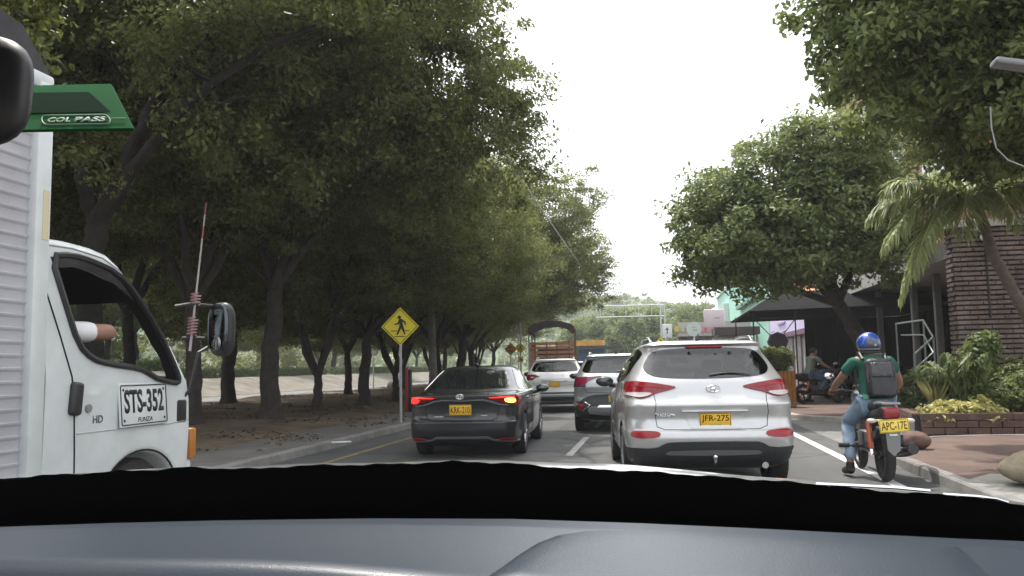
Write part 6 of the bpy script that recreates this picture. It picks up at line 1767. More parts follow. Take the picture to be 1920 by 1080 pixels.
b = MB(); b.box((-.02, -.03, .10), (.14, .02, .10)); b.box((0, -.03, -.14), (.20, .02, .10)); b.build('dark_symbol', mat('faded_symbol', (.12, .06, .01), .6), o, sm=False)
p = atY(972, 640, 50); fl_ = thing('flag_bunch', 'bunch of red and white pinwheels on a pale pole left of the stake truck', 'flags', (p.x, p.y, .12))
post(fl_, 3.3, .05, SIGNW, 'pole')
b = MB(); r_ = random.Random(4)
for k in range(46):
    c = Vector((r_.uniform(-.5, .45), r_.uniform(-.3, .3), 3.1 + r_.uniform(-.1, .75))); s = r_.uniform(.05, .09); a = r_.uniform(0, 6)
    for q in range(4):
        a1 = a + q * PI / 2
        b.add([c, c + Vector((math.cos(a1) * s, -.02, math.sin(a1) * s)), c + Vector((math.cos(a1 + .7) * s * .8, .02, math.sin(a1 + .7) * s * .8))], [(0, 1, 2)], (k + q) % 2)
b.build('pinwheel_cluster', [mat('pin_red', (.5, .03, .05), .5), SIGNW], fl_, sm=False)
# concrete utility pole
pole = thing('utility_pole', 'weathered concrete utility pole standing on the verge right of the crossing sign', 'pole', (-8.35, 31, .15))
b = MB(); n = 14
b.tube([(-.015 * k, 0, -.2 + 8.2 * k / n) for k in range(n + 1)], [.165 - .05 * k / n for k in range(n + 1)], 14)
b.build('shaft', mat('pole_concrete', (.13, .12, .105), .9, col2=(.27, .25, .225), vscale=3, bump=.5, bscale=20), pole)
b = MB(); b.box((-.2, -.05, 7.2), (1.8, .1, .1)); b.build('cross_arm', GREYM, pole, sm=False)
for k, (dx, z0) in enumerate(((0, 6.55), (.35, 6.2))):
    c = MB(); pts = [(-3.4 + dx * .6 + .0 * y, y, z0 - .25 * math.sin(PI * (y - 17) / 43)) for y in [17 + 43 * q / 30 for q in range(31)]]
    c.tube(pts, .013, 6); o = c.build('overhead_cable', mat('cable_grey', (.30, .30, .30), .5), None)
    tag(o, ['upper of two thin overhead cables running along the left tree line', 'lower of two thin overhead cables running along the left tree line'][k], 'cable')
# red bin post
p = atZ(786, 748, .2); rp = thing('red_post', 'slim red and black post just left of the dark sedan', 'post', (-7.4, 24.5, .13))
b = MB(); b.rbox((-.045, 0, .66), (.085, .12, 1.35), .015); b.build('red_panel', mat('red_enamel', (.36, .015, .03), .4), rp)
b = MB(); b.rbox((.05, 0, .62), (.10, .12, 1.28), .015); b.build('black_panel', BLACK, rp)
# white round signs across the far road
for i, (px, sy, Y, lab) in enumerate([(700, 645, 55, 'lone white round sign with a small plate under it, beyond the tree trunks'), (835, 655, 82, 'pale far sign between trunks, nearest the utility pole'), (877, 648, 86, 'pale far sign with a double frame above the sedan roof'), (912, 664, 88, 'pale far round sign above the middle of the sedan roof'), (946, 665, 90, 'pale far round sign just left of the orange diamond sign')]):
    q = atY(px, sy, Y)
    t = thing('round_sign', lab, 'sign', (q.x, Y, .05))
    post(t, q.z, .045, SIGNW)
    r = .34 if i == 0 else .30
    b = MB(); b.lathe([(.001, -.015), (r, -.015), (r, .015), (.001, .015)], 28, (0, -.05, q.z), 'y'); b.build('sign_disc', SIGNW, t)
    if i == 0:
        b = MB(); b.box((0, -.05, q.z - .55), (.5, .03, .4)); b.build('plate', SIGNW, t, sm=False)
# litter and stones
b = MB(); b.rbox((0, 0, .012), (.34, .12, .02), .008); o = b.build('paper_scrap', SIGNW, None); o.location = atZ(640, 830, .135); o.rotation_euler = (0, 0, .5); tag(o, 'white paper scrap on the left pavement edge', 'litter')
def rock(name, label, cat, loc, r, m, seed):
    b = MB(); b.ball((0, 0, 0), r, 28, fn=lambda p: 1 + .09 * mnoise.noise(p * 1.7 + Vector((seed, 0, 0))) + .03 * mnoise.noise(p * 5))
    o = b.build(name, m, None); o.location = loc; return tag(o, label, cat)
rock('boulder', 'smooth tan boulder at the right edge on the pale concrete', 'boulder', (3.86, 9.15, .29), (.50, .36, .19), mat('tan_stone', (.22, .18, .125), .85, col2=(.33, .28, .20), vscale=4, bump=.4), 2)
q = atZ(1716, 842, .116)
rock('round_stone', 'round brown stone on the pavement just right of the motorcycle', 'stone', (q.x, q.y, .24), (.21, .19, .13), mat('brown_stone', (.10, .055, .045), .8, col2=(.17, .10, .08), vscale=5, bump=.4), 7)
for i, (x, y) in enumerate(((-12.1, 51), (-12.9, 52))):
    rock('stone_block', ['pale stone block lying beyond the verge trunks', 'smaller pale stone block beside the first, beyond the trunks'][i], 'stone', (-18.3 + i * .8, 57 + i * .5, .35), (.5 - .15 * i, .4, .35 - .1 * i), CONC, 9 + i)

# gantry and traffic boards at the far end
g0 = atY(1250, 690, 66)
gt = thing('sign_gantry', 'white steel gantry with a long lattice arm reaching over the road', 'gantry', (g0.x, 66, 0), R(4))
GW = mat('gantry_white', (.66, .68, .66), .5, .2)
zt, zb = atY(1250, 571, 66).z, atY(1245, 592, 66).z
b = MB()
for dx in (0, -.32): b.tube([(dx, 0, -.05), (dx, 0, zt)], .06, 10)
b.build('mast', GW, gt)
b = MB(); L = 5.3
for z in (zt, zb): b.tube([(0, 0, z), (-L, 0, z - .0)], .04, 8)
for k in range(6): b.tube([(-L * k / 5.3, 0, zb), (-L * k / 5.3, 0, zt)], .025, 6)
b.build('lattice_arm', GW, gt)
q = atY(1251, 621, 63)
t = thing('traffic_board', 'white upright rounded board with a dark arrow on the gantry mast side', 'sign', (q.x, 63, 0)); post(t, q.z - .4, .06)
b = MB(); b.rbox((0, 0, q.z), (.72, .05, 1.05), .2, 4); o = b.build('sign_board', SIGNW, t)
b = MB(); b.prism([(-.04, -.2), (.04, -.2), (.04, .1), (.14, .1), (0, .3), (-.14, .1), (-.04, .1)], -.035, -.028); o2 = b.build('arrow', mat('sign_dark', (.1, .11, .12), .5), o, sm=False); o2.location = (0, 0, q.z)
q = atY(1301, 617, 42)
t = thing('round_sign', 'large round white sign above the silver SUV roof', 'sign', (q.x, 42, 0)); post(t, q.z, .045, SIGNW)
b = MB(); b.lathe([(.001, -.02), (.36, -.02), (.36, .02), (.001, .02)], 36, (0, -.05, q.z), 'y'); o = b.build('sign_disc', mat('sign_mint', (.70, .82, .80), .5), t)
b = MB(); b.box((.06, -.075, q.z - .05), (.22, .01, .05)); b.box((.0, -.075, q.z + .08), (.14, .01, .04)); b.build('faint_mark', mat('mark_teal', (.30, .55, .52), .5), o, sm=False)
q = atY(1239, 641, 58)
t = thing('crossing_sign', 'yellow diamond sign whose top shows above the pale grey SUV roof', 'sign', (q.x, 58, 0)); post(t, q.z, .04); diamond(t, q.z - .05, .42, SIGNY)
q = atY(1339, 597, 44)
t = thing('square_sign', 'square pale pink board on a post left of the mint building', 'sign', (q.x, 44, 0)); post(t, q.z, .06)
b = MB(); b.rbox((0, 0, q.z), (1.05, .12, .95), .05, 2); o = b.build('sign_board', mat('pale_pink', (.78, .70, .74), .5), t)
b = MB(); b.box((.15, -.065, q.z + .02), (.30, .01, .05)); b.build('faint_mark', mat('mark_grey', (.45, .4, .45), .5), o, sm=False)

# ================================================================== BUILDINGS ON THE RIGHT
def bld(name, label, cat='building'): return thing(name, label, cat, (0, 0, 0))
MINT = mat('mint_wall', (.36, .66, .54), .7, var=.06, vscale=.6)
mint = bld('building', 'mint green shop building with white pillars beyond the tent')
b = MB(); b.box((12.5, 78, 4.5), (10.2, 44, 9.0)); b.build('wall', MINT, mint, sm=False)
b = MB(); b.box((12.5, 78, 9.1), (10.6, 44.4, .3)); b.build('parapet', mat('mint_pale', (.62, .78, .70), .7), mint, sm=False)
for y in (99.4, 92.5):
    b = MB(); b.box((7.1, y, 3.6), (.9, 1.0, 7.2)); b.build('pillar', SIGNW, mint, sm=False)
b = MB(); b.box((7.15, 88, 5.4), (.5, 6, 4.0)); b.build('window', mat('pale_window', (.62, .70, .68), .25), mint, sm=False)
text_mesh('TO-FE)', 4.6, 1.25, mat('sign_dark_green', (.03, .07, .06), .5), mint, (7.36, 68.5, 7.0), rot=(PI / 2, 0, -PI / 2), bold=.02, ext=.05)
b = MB(); b.box((7.2, 66, 6.1), (.4, 16, .25)); b.build('ledge', mat('ledge_green', (.12, .28, .22), .7), mint, sm=False)
shop = bld('building', 'grey street-level shop with a lilac sign panel behind the tent posts')
GWALL = mat('shop_grey', (.34, .34, .33), .85, var=.2, vscale=1.2)
b = MB(); b.box((12.3, 46, 2.2), (10, 19.5, 4.4)); b.build('wall', GWALL, shop, sm=False)
b = MB(); b.box((7.22, 46.5, 3.55), (.16, 15, 1.1)); o = b.build('sign_panel', mat('lilac_panel', (.66, .60, .86), .5, var=.06), shop, sm=False)
b = MB(); b.box((7.11, 41.2, 3.72), (.06, 2.0, .30)); b.box((7.11, 49, 3.6), (.06, 2.6, .12)); b.build('sign_mark', mat('lilac_dark', (.33, .26, .55), .5), o, sm=False)
b = MB(); b.box((7.2, 46.5, 2.9), (.2, 15, .25)); b.build('fascia', mat('plum', (.16, .09, .14), .7), shop, sm=False)
for k in range(6):
    b = MB(); b.box((7.26, 39.2 + k * 2.6, 1.45), (.1, 1.5, 2.5)); b.build('shutter', mat('shutter_grey', (.20, .19, .20), .5, var=.25, vscale=3), shop, sm=False)
b = MB(); b.box((7.24, 52.0, 1.45), (.12, 1.1, 2.4)); b.build('door', mat('pink_door', (.45, .26, .23), .6), shop, sm=False)
# dark canopy shop front far right of the road with coloured discs
far_shop = bld('shopfront', 'low dark shopfront with a row of coloured discs on its fascia', 'shop')
q0, q1 = atY(1262, 640, 60), atY(1400, 640, 60)
b = MB(); b.box(((q0.x + q1.x) / 2 + .4, 63, 1.9), (q1.x - q0.x, 4, 3.8)); b.build('wall', mat('shop_dark', (.07, .065, .065), .8), far_shop, sm=False)
for k, (px, col) in enumerate(((1270, (.62, .44, .16)), (1280, (.36, .52, .28)), (1290, (.60, .30, .40)), (1318, (.58, .25, .30)), (1328, (.58, .26, .28)))):
    q = atY(px, 617, 60.7)
    b = MB(); b.lathe([(.001, -.05), (.22, -.05), (.22, .05), (.001, .05)], 24, (q.x, 60.75, q.z), 'y'); b.build('colour_disc', mat('disc_%d' % k, col, .5), far_shop)
b = MB(); b.box(((q0.x + q1.x) / 2 + .4, 60.85, atY(1300, 617, 60.8).z), (q1.x - q0.x, .1, 1.0)); b.build('fascia', mat('fascia_grey', (.45, .42, .42), .6), far_shop, sm=False)
awn = bld('awning', 'dark grey flat awning over a shop entrance below the mint building', 'awning')
q0, q1 = atY(1340, 628, 42), atY(1424, 612, 42)
b = MB(); b.box(((q0.x + q1.x) / 2, 43, (q0.z + q1.z) / 2), (q1.x - q0.x, 2.4, q1.z - q0.z)); b.build('roof', mat('awning_grey', (.075, .07, .07), .8), awn, sm=False)
for px in (1345, 1420):
    q = atY(px, 628, 42); b = MB(); b.tube([(q.x, 42.2, 0), (q.x, 42.2, q.z)], .06, 8); b.build('post', POSTW, awn)
b = MB(); q = atY(1378, 640, 42.6); b.box((q.x, 43.8, 1.9), (2.0, .1, 1.6)); b.build('lit_panel', mat('white_panel', (.75, .76, .75), .5), awn, sm=False)
# blue kiosk
kio = bld('kiosk', 'blue kiosk with an orange-yellow roof sign right of the stake truck', 'kiosk')
q0, q1 = atY(1084, 650, 78), atY(1132, 650, 78)
b = MB(); b.box(((q0.x + q1.x) / 2, 79, 1.6), (q1.x - q0.x, 2, 3.2)); b.build('wall', mat('kiosk_blue', (.05, .13, .28), .6, var=.2), kio, sm=False)
b = MB(); b.box(((q0.x + q1.x) / 2 - .1, 78.4, 3.55), (q1.x - q0.x + .2, 2.4, .5)); b.build('roof', mat('kiosk_orange', (.72, .38, .08), .6, var=.25, vscale=3), kio, sm=False)
b = MB(); b.box(((q0.x + q1.x) / 2 + 1.0, 78.2, 3.1), (q1.x - q0.x + 1.6, 2.6, .22)); b.build('canopy', mat('kiosk_dark', (.05, .045, .05), .7), kio, sm=False)

# ---- black tent on the pavement
tent = bld('tent', 'black canvas market tent with thin posts on the right pavement', 'tent')
TENT = mat('tent_black', (.007, .007, .008), .95, var=.3, vscale=2, spec=.1)
ex0, ex1, ey0, ey1 = 2.95, 9.2, 27.0, 33.5; ze, zr = 3.02, 3.85
a_ = [(ex0, ey0, ze), (ex1, ey0, ze + .1), (ex1, ey1, ze + .1), (ex0, ey1, ze), (4.3, 30.2, zr), (8.4, 30.2, zr + .05)]
b = MB(); b.add(a_, [(0, 1, 5, 4), (1, 2, 5), (2, 3, 4, 5), (3, 0, 4)])
o = b.build('canvas_roof', TENT, tent, sm=False); md = o.modifiers.new('s', 'SOLIDIFY'); md.thickness = .05
b = MB(); fold = []
N = 60
for i in range(N + 1):
    x = 5.6 + (9.1 - 5.6) * i / N; fold.append((x, 33.0 + .06 * math.sin(i * 1.3) + .03 * math.sin(i * 3.1)))
vs_ = []
for x, y in fold: vs_ += [(x, y, .13), (x + .02, y, 3.02)]
b.add(vs_, [(2 * i, 2 * i + 2, 2 * i + 3, 2 * i + 1) for i in range(N)])
o = b.build('rear_curtain', TENT, tent); md = o.modifiers.new('s', 'SOLIDIFY'); md.thickness = .03
b = MB(); vs_ = []
for i in range(N + 1):
    y = 27.2 + 6 * i / N; x = 9.0 + .05 * math.sin(i * 1.3); vs_ += [(x, y, .13), (x, y, 3.02)]
b.add(vs_, [(2 * i, 2 * i + 2, 2 * i + 3, 2 * i + 1) for i in range(N)])
o = b.build('end_curtain', TENT, tent); md = o.modifiers.new('s', 'SOLIDIFY'); md.thickness = .03
for px, y in ((1381, 31.2), (1414, 27.2), (1493, 27.2)):
    q = atY(px, 640, y); b = MB(); b.tube([(q.x, y, .12), (q.x, y, ze + .02)], .022, 8); b.build('post', DARKP, tent)
qa, qb = atY(1414, 598, 27.2), atY(1493, 595, 27.2)
qc = atY(1447, 632, 27.2); qd = atY(1468, 628, 27.2)
b = MB(); b.tube([qa, qc], .014, 6); b.tube([qb, qd], .014, 6); b.tube([qa, qb], .02, 6); b.build('brace', DARKP, tent)
q = atY(1458, 641, 27.1)
t = thing('hanging_drum', 'round dark drum hanging between the tent posts on two struts', 'hanging lamp', (q.x, 27.1, q.z))
b = MB(); b.lathe([(.001, -.18), (.28, -.18), (.31, -.12), (.31, .12), (.28, .18), (.001, .18)], 8, (0, 0, 0), 'y'); b.build('drum', mat('drum_plum', (.045, .04, .055), .6), t)
b = MB(); b.tube([(-.22, 0, .2), (-.18, 0, .30), (-.08, 0, .32)], .012, 6); b.tube([(.1, 0, .26), (.25, 0, .34)], .012, 6); b.build('hook', CHROME, t)
# orange planter with a dark plant
q = atY(1456, 700, 25)
pl = thing('planter_box', 'orange wooden planter box with upright slats by the tent', 'planter', (q.x, 25, .127))
b = MB()
for k in range(9):
    b.box((-.42 + .105 * k, -.2, .52), (.09, .04, 1.0)); b.box((-.42 + .105 * k, .2, .52), (.09, .04, 1.0))
for s in (-1, 1): b.box((s * .46, 0, .52), (.04, .40, 1.0))
b.build('slats', mat('planter_orange', (.42, .17, .03), .65, col2=(.60, .28, .06), vscale=6), pl, sm=False)
b = MB(); b.box((0, 0, .97), (.86, .36, .06)); b.build('soil', EARTH, pl, sm=False)
bush('potted_plant', 'dark grassy plant growing out of the orange planter box', (q.x, 25, 1.0 + .127), [((0, 0, .25), (.52, .30, .28)), ((-.2, 0, .5), (.2, .2, .2)), ((.2, 0, .45), (.25, .2, .2))], 3500, .13, LEAF_DARK, 71, aspect=.25)

# ---- brick office building with recessed entrance
DBRICK = mat('dark_brick', (.085, .064, .056), .9, col2=(.24, .185, .165), vscale=1.7, bump=.4, bscale=30)
MORT = mat('dark_mortar', (.05, .043, .04), .95)
wing = bld('brick_wing', 'dark ribbed brick wing wall at the right edge behind the palm')
WX0, WX1, WY, WZ, WD = 6.02, 12.5, 18.0, 4.05, .42
b = MB(); b.box(((WX0 + WX1) / 2 + .02, WY + WD / 2 + .02, WZ / 2), (WX1 - WX0, WD, WZ)); b.build('wall_core', MORT, wing, sm=False)
b = MB(); z = .12; rr_ = random.Random(8); k = 0
while z < WZ - .05:
    x = WX0 - (.12 if k % 2 else 0)
    while x < WX1:
        w = .25; x0, x1 = max(x, WX0), min(x + w - .012, WX1)
        if x1 - x0 > .02:
            dep = .03 + rr_.uniform(-.010, .014)
            b.box(((x0 + x1) / 2, WY - dep / 2 + .02, z + .035), (x1 - x0, .05 + dep, .062))
        x += w
    y = WY + (.12 if k % 2 else 0)
    while y < WY + WD:
        y1 = min(y + .24, WY + WD); b.box((WX0 + .005, (y + y1) / 2, z + .035), (.05, y1 - y - .01, .062)); y += .25
    z += .098; k += 1
b.build('bricks', DBRICK, wing, sm=False)
b = MB(); b.box((WX0 + 3.2, WY + WD / 2, WZ + .06), (6.6, WD + .2, .14)); b.build('coping', CONC, wing, sm=False)
b = MB(); b.tube([(6.62, WY - .055, 3.75), (6.62, WY - .055, 2.2)], .02, 6); b.build('conduit', BLACK, wing)
fl2 = thing('floodlight', 'white twin floodlight bracket on the brick wing parapet', 'light', (6.6, WY - .05, 3.95))
b = MB(); b.rbox((0, 0, .35), (.14, .10, .75), .02, 2); b.rbox((.45, 0, .12), (.9, .05, .03), .01); b.build('bracket', SIGNW, fl2)
for x in (-.20, .92):
    b = MB(); b.rbox((x, -.05, .12), (.16, .14, .24), .03, 2); b.build('lamp_head', SIGNW, fl2)
b = MB(); b.ball((-.02, -.06, -.14), (.075, .08, .07), 14); b.build('camera_dome', SIGNW, fl2)
OBRICK = brickmat('orange_brick', (.34, .145, .085), (.27, .115, .07), (.30, .22, .17), 4.5, vec='Object', rot=(PI / 2, 0, 0))
office = bld('office_building', 'orange brick building with balconies over a recessed dark entrance')
FX = 7.4
b = MB(); b.box((13.0, 27.5, 8.3), (11.2, 13.0, 8.6)); b.build('upper_wall', OBRICK, office, sm=False)
b = MB(); b.box((12.6, 27.0, 3.84), (12.2, 14.4, .42)); b.build('concrete_slab', CONC, office, sm=False)
b = MB(); b.box((14.0, 27.5, 1.85), (8.0, 13.0, 3.55)); b.build('recess_wall', mat('recess_dark', (.05, .05, .052), .8), office, sm=False)
b = MB(); b.box((9.96, 26, 2.2), (.06, 7.5, 2.7)); gl_ = b.build('entrance_glass', GLASS, office, sm=False)
b = MB()
for k in range(7): b.box((9.9, 22.4 + k * 1.2, 2.2), (.07, .07, 2.7))
b.build('glazing_bars', mat('bar_dark', (.10, .10, .10), .5), gl_, sm=False)
r_ = random.Random(6)
for k in range(7):
    b = MB(); b.box((9.91, 22.9 + k * 1.1, 2.3 + r_.uniform(-.2, .4)), (.02, .34, r_.uniform(.4, .8))); b.build('poster', mat('poster_grey', (.22, .22, .22), .7, var=.3, vscale=5), office, sm=False)
for px, y in ((1650, 28.4), (1716, 25.0), (1760, 23.3)):
    q = atY(px, 600, y); b = MB(); b.rbox((q.x, y, 2.2), (.17, .17, 2.9), .02, 2); b.build('column', mat('column_grey', (.20, .205, .20), .7, var=.15), office)
b = MB(); b.box((9.4, 27.0, .46), (4.6, 9.4, .66)); b.build('landing', CONC, office, sm=False)
b = MB()
for k in range(4): b.box((6.95 + .05 * k, 23.6 + .0 * k - 1.2 + .3 * k, .2 + .16 * k), (.9, .6, .16))
b.build('stair', CONC, office, sm=False)
b = MB(); b.box((7.2, 30.5, 4.3), (1.2, 3.4, 1.25)); b.build('balcony', mat('balcony_pale', (.36, .36, .34), .8, var=.12), office, sm=False)
b = MB(); b.box((7.28, 26.4, 4.75), (.9, 3.6, 1.35)); b.build('brown_panel', mat('oxide_panel', (.13, .045, .035), .6, var=.2, vscale=2), office, sm=False)
sh = MB()
for k in range(36): sh.box((7.35, 28.9 + .1 * k, 5.75), (.08, .055, 1.7))
sh.build('metal_shutter', mat('shutter_steel', (.26, .28, .29), .4, .6), office, sm=False)
for i, (y, z, hgt) in enumerate(((22.8, 6.6, 1.7), (26, 7.9, 1.6), (30, 9.2, 1.6))):
    fr = MB(); fr.box((7.36, y, z), (.10, 1.9, hgt)); f_ = fr.build('window', mat('frame_dark', (.05, .05, .05), .5), office, sm=False)
    pn = MB(); pn.box((7.30, y, z), (.04, 1.7, hgt - .2)); pn.build('pane', GLASS, f_, sm=False)
for i, (x, z) in enumerate(((9.4, 5.6), (12, 5.6), (9.4, 8.6), (12, 8.6))):
    fr = MB(); fr.box((x, 20.96, z), (1.7, .10, 1.7)); f_ = fr.build('window', mat('frame_dark', (.05, .05, .05), .5), office, sm=False)
    pn = MB(); pn.box((x, 20.90, z), (1.5, .04, 1.5)); pn.build('pane', GLASS, f_, sm=False)
    sl = MB(); sl.box((x, 20.9, z - .95), (2.0, .25, .12)); sl.build('sill', CONC, f_, sm=False)
tile = bld('tiled_roof', 'orange tiled roof peeking over the black tent beside the tree trunk', 'roof')
b = MB(); q = atY(1530, 545, 36); b.add([(q.x - 1.6, 35, q.z - .5), (q.x + 2.2, 35, q.z - .5), (q.x + 2.0, 39, q.z + .8), (q.x - 1.2, 39, q.z + .8)], [(0, 1, 2, 3)])
o = b.build('roof', mat('roof_tile', (.55, .22, .10), .7, var=.15, vscale=4), tile, sm=False); md = o.modifiers.new('s', 'SOLIDIFY'); md.thickness = .15
b = MB(); b.box((q.x + 1.3, 37, (q.z - .7) / 2), (1.6, 3.4, q.z - .7)); b.build('wall', mat('cream_wall', (.5, .47, .42), .8), tile, sm=False)
# stair railing
rail = thing('stair_railing', 'grey pipe railing zigzagging beside the entrance steps', 'railing', (0, 0, 0))
RM = mat('rail_grey_paint', (.36, .40, .40), .45, .3)
A = atY(1680, 607, 25.2); B = atY(1731, 600, 23.2); C = atY(1750, 632, 22.4); D = atY(1714, 665, 21.6); E_ = atY(1717, 750, 21.6)
D2 = atY(1718, 690, 21.6); C2 = atY(1750, 661, 22.4); B2 = atY(1732, 628, 23.2); A2 = atY(1690, 628, 25.0)
b = MB(); b.tube([A, B, C, D], .026, 8); b.build('hand_rail', RM, rail)
b = MB(); b.tube([A2, B2, C2, D2], .02, 8); b.build('mid_rail', RM, rail)
for P, P2, z1 in ((A, A2, .79), (B, B2, .79), (C, C2, .5), (D, E_, .13)):
    b = MB(); b.tube([P, (P.x, P.y, z1)], .024, 8); b.build('post', RM, rail)
# brick planter
plr = thing('brick_planter', 'low dark brick planter wall along the pavement', 'planter', (0, 0, 0))
RB = mat('planter_brick', (.075, .042, .035), .85, col2=(.15, .088, .07), vscale=5, bump=.4)
def brick_run(b, x0, y0, x1, y1, z0, n, th=.16):
    L = math.hypot(x1 - x0, y1 - y0); a = math.atan2(y1 - y0, x1 - x0)
    for k in range(n):
        x = -(.18 if k % 2 else 0)
        while x < L:
            s0, s1 = max(0, x), min(L, x + .36 - .018)
            if s1 - s0 > .03:
                m_ = (s0 + s1) / 2; b.box((x0 + math.cos(a) * m_, y0 + math.sin(a) * m_, z0 + .06 + k * .122), (s1 - s0, th, .108), (0, 0, a))
            x += .36
b = MB(); brick_run(b, 4.50, 15.55, 7.6, 15.45, .10, 3); brick_run(b, 4.46, 15.65, 4.72, 17.6, .10, 3); b.build('bricks', RB, plr, sm=False)
b = MB(); b.box((6.1, 15.57, .26), (2.9, .10, .30)); b.box((4.60, 16.6, .27), (.12, 2.0, .32), (0, 0, -.13)); b.build('mortar', MORT, plr, sm=False)
b = MB(); b.add([(4.6, 15.6, .41), (7.6, 15.55, .41), (7.6, 17.98, .41), (4.85, 17.98, .41)], [(0, 1, 2, 3)]); b.build('soil', VERGE, plr, sm=False)
b = MB(); b.rbox((4.22, 15.9, .22), (.36, .7, .22), .03); b.build('end_block', mat('pale_block', (.30, .28, .26), .85, var=.2), plr)
# street lamp whose arm end shows at the right edge
lamp = thing('street_lamp', 'grey street lamp arm end poking in at the upper right edge', 'street lamp', (4.9, 7.4, .116))
q = atY(1870, 112, 7.0)
b = MB(); b.tube([(0, 0, -.1), (0, 0, 4.2)], .06, 10); b.build('pole', POSTW, lamp)
b = MB(); b.tube([(0, 0, 4.15), (q.x + .5 - 4.9, -.3, q.z - .116 - .14)], .04, 8); b.build('arm', POSTW, lamp)
b = MB(); b.rbox((q.x + .22 - 4.9, -.4, q.z - .116 - .075), (.52, .16, .055), .02, 2, rot=(0, R(13), 0)); b.build('lamp_head', mat('lamp_grey', (.20, .205, .215), .4, .5), lamp)
c = MB(); pts = [atY(1857, 200, 8.5), atY(1859, 240, 8.5), atY(1868, 278, 8.5), atY(1890, 300, 8.5), atY(1930, 316, 8.4), atY(1990, 322, 8.2)]
pts = [pts[i].lerp(pts[i + 1], k / 4) for i in range(5) for k in range(4)] + [pts[-1]]
c.tube(pts, .007, 6); o = c.build('hanging_cable', mat('cable_pale', (.26, .26, .26), .5), None); tag(o, 'pale slack cable hanging in a curve among the upper right leaves', 'cable')
# ================================================================== THE CAR THE VIEW LOOKS OUT OF
car = thing('car', 'interior of the car the view looks out from, grey dashboard and dark windscreen base', 'car', (0, 0, 0))
dm = bpy.data.materials.new('dashboard_vinyl'); dm.use_nodes = True
nt = dm.node_tree; pbd = nt.nodes['Principled BSDF']
pbd.inputs['Base Color'].default_value = (.018, .026, .039, 1); pbd.inputs['Roughness'].default_value = .34; pbd.inputs['Specular IOR Level'].default_value = .55
tc = nt.nodes.new('ShaderNodeTexCoord'); vo = nt.nodes.new('ShaderNodeTexVoronoi'); vo.inputs['Scale'].default_value = 420
nz = nt.nodes.new('ShaderNodeTexNoise'); nz.inputs['Scale'].default_value = 180; nz.inputs['Detail'].default_value = 3
bp_ = nt.nodes.new('ShaderNodeBump'); bp_.inputs['Strength'].default_value = .2; bp_.inputs['Distance'].default_value = .0015
nt.links.new(tc.outputs['Object'], vo.inputs['Vector']); nt.links.new(tc.outputs['Object'], nz.inputs['Vector'])
ad_ = nt.nodes.new('ShaderNodeMath'); ad_.operation = 'ADD'; nt.links.new(vo.outputs['Distance'], ad_.inputs[0]); nt.links.new(nz.outputs['Fac'], ad_.inputs[1])
nt.links.new(ad_.outputs[0], bp_.inputs['Height']); nt.links.new(bp_.outputs[0], pbd.inputs['Normal'])
DBLACK = mat('windscreen_base_black', (.0007, .0007, .0008), 1.0, spec=0.0)
def interp(tab, x):
    xs = [a for a, _ in tab]; return float(np.interp(x, xs, [b for _, b in tab]))
XS = [-160 + 40 * i for i in range(57)]          # across and a little beyond the frame
back = [(-200, 1000), (0, 988), (200, 981), (400, 976), (700, 972), (960, 973), (1200, 981), (1400, 990), (1600, 1000), (1800, 1010), (2100, 1022)]
rows_ = [(1.62, 0), (1.56, 12), (1.46, 30), (1.36, 50)]
lip = [(-200, 1052), (0, 1050), (250, 1052), (450, 1055), (600, 1062), (760, 1076), (900, 1092), (1100, 1115), (2100, 1150)]
b = MB(); R_ = []
for x in XS:
    y0 = interp(back, x); yl = interp(lip, x); col = []
    col.append(atY(x, y0 + 2, 1.64) + Vector((0, .01, -.05)))
    for k in range(9):
        t = k / 8; col.append(atY(x, y0 + (yl - y0) * t, 1.62 - (.30 + .05 * (yl - 1050) / 50) * t ** .9))
    e = col[-1]; col += [e + Vector((0, -.015, -.008)), e + Vector((0, -.026, -.026)), e + Vector((0, -.028, -.06)), e + Vector((0, .0, -.16)), e + Vector((0, .03, -.4))]
    R_.append(col)
m_ = len(R_[0])
for col in R_: b.v += [tuple(p) for p in col]
for i in range(len(R_) - 1):
    for k in range(m_ - 1): b.f.append((i * m_ + k, (i + 1) * m_ + k, (i + 1) * m_ + k + 1, i * m_ + k + 1)); b.m.append(1 if k >= m_ - 4 else 0)
dash = b.build('dashboard', [dm, DARKP], car, angle=75)
bm = bmesh.new(); bm.from_mesh(dash.data); dbv = BVHTree.FromBMesh(bm); bm.free()
# raised cover on the passenger side
edge = [(905, 1100), (940, 1076), (975, 1050), (1010, 1028), (1050, 1013), (1100, 1006), (1160, 1004), (1300, 1008), (1500, 1018), (1700, 1030), (1795, 1036), (1815, 1052), (1840, 1078), (1870, 1110)]
low = [(1870, 1130), (905, 1130)]
O = Vector((0, 0, H))
def dash_pt(px, py, lift=0.0):
    d = ray(px, py).normalized(); h, nn, *_ = dbv.ray_cast(O, d)
    if h is None: h = O + d * 1.45; nn = Vector((0, 0, 1))
    return h + (nn if nn.z > 0 else -nn) * lift
ed = []
for i in range(len(edge) - 1):
    for k in range(4): t = k / 4; ed.append((edge[i][0] * (1 - t) + edge[i + 1][0] * t, edge[i][1] * (1 - t) + edge[i + 1][1] * t))
ed.append(edge[-1])
b = MB(); cols = []
cxp, cyp = 1400, 1118
for x, y in ed:
    col = [dash_pt(x, y, -.004), dash_pt(x, y, .010)]
    for t in (.06, .14, .3, .5, .75, 1.0):
        xx, yy = x + (cxp - x) * t * .35, y + (1125 - y) * t
        col.append(dash_pt(xx, yy, .010 + .010 * min(1, t * 5)))
    cols.append(col)
mm = len(cols[0])
for c in cols: b.v += [tuple(p) for p in c]
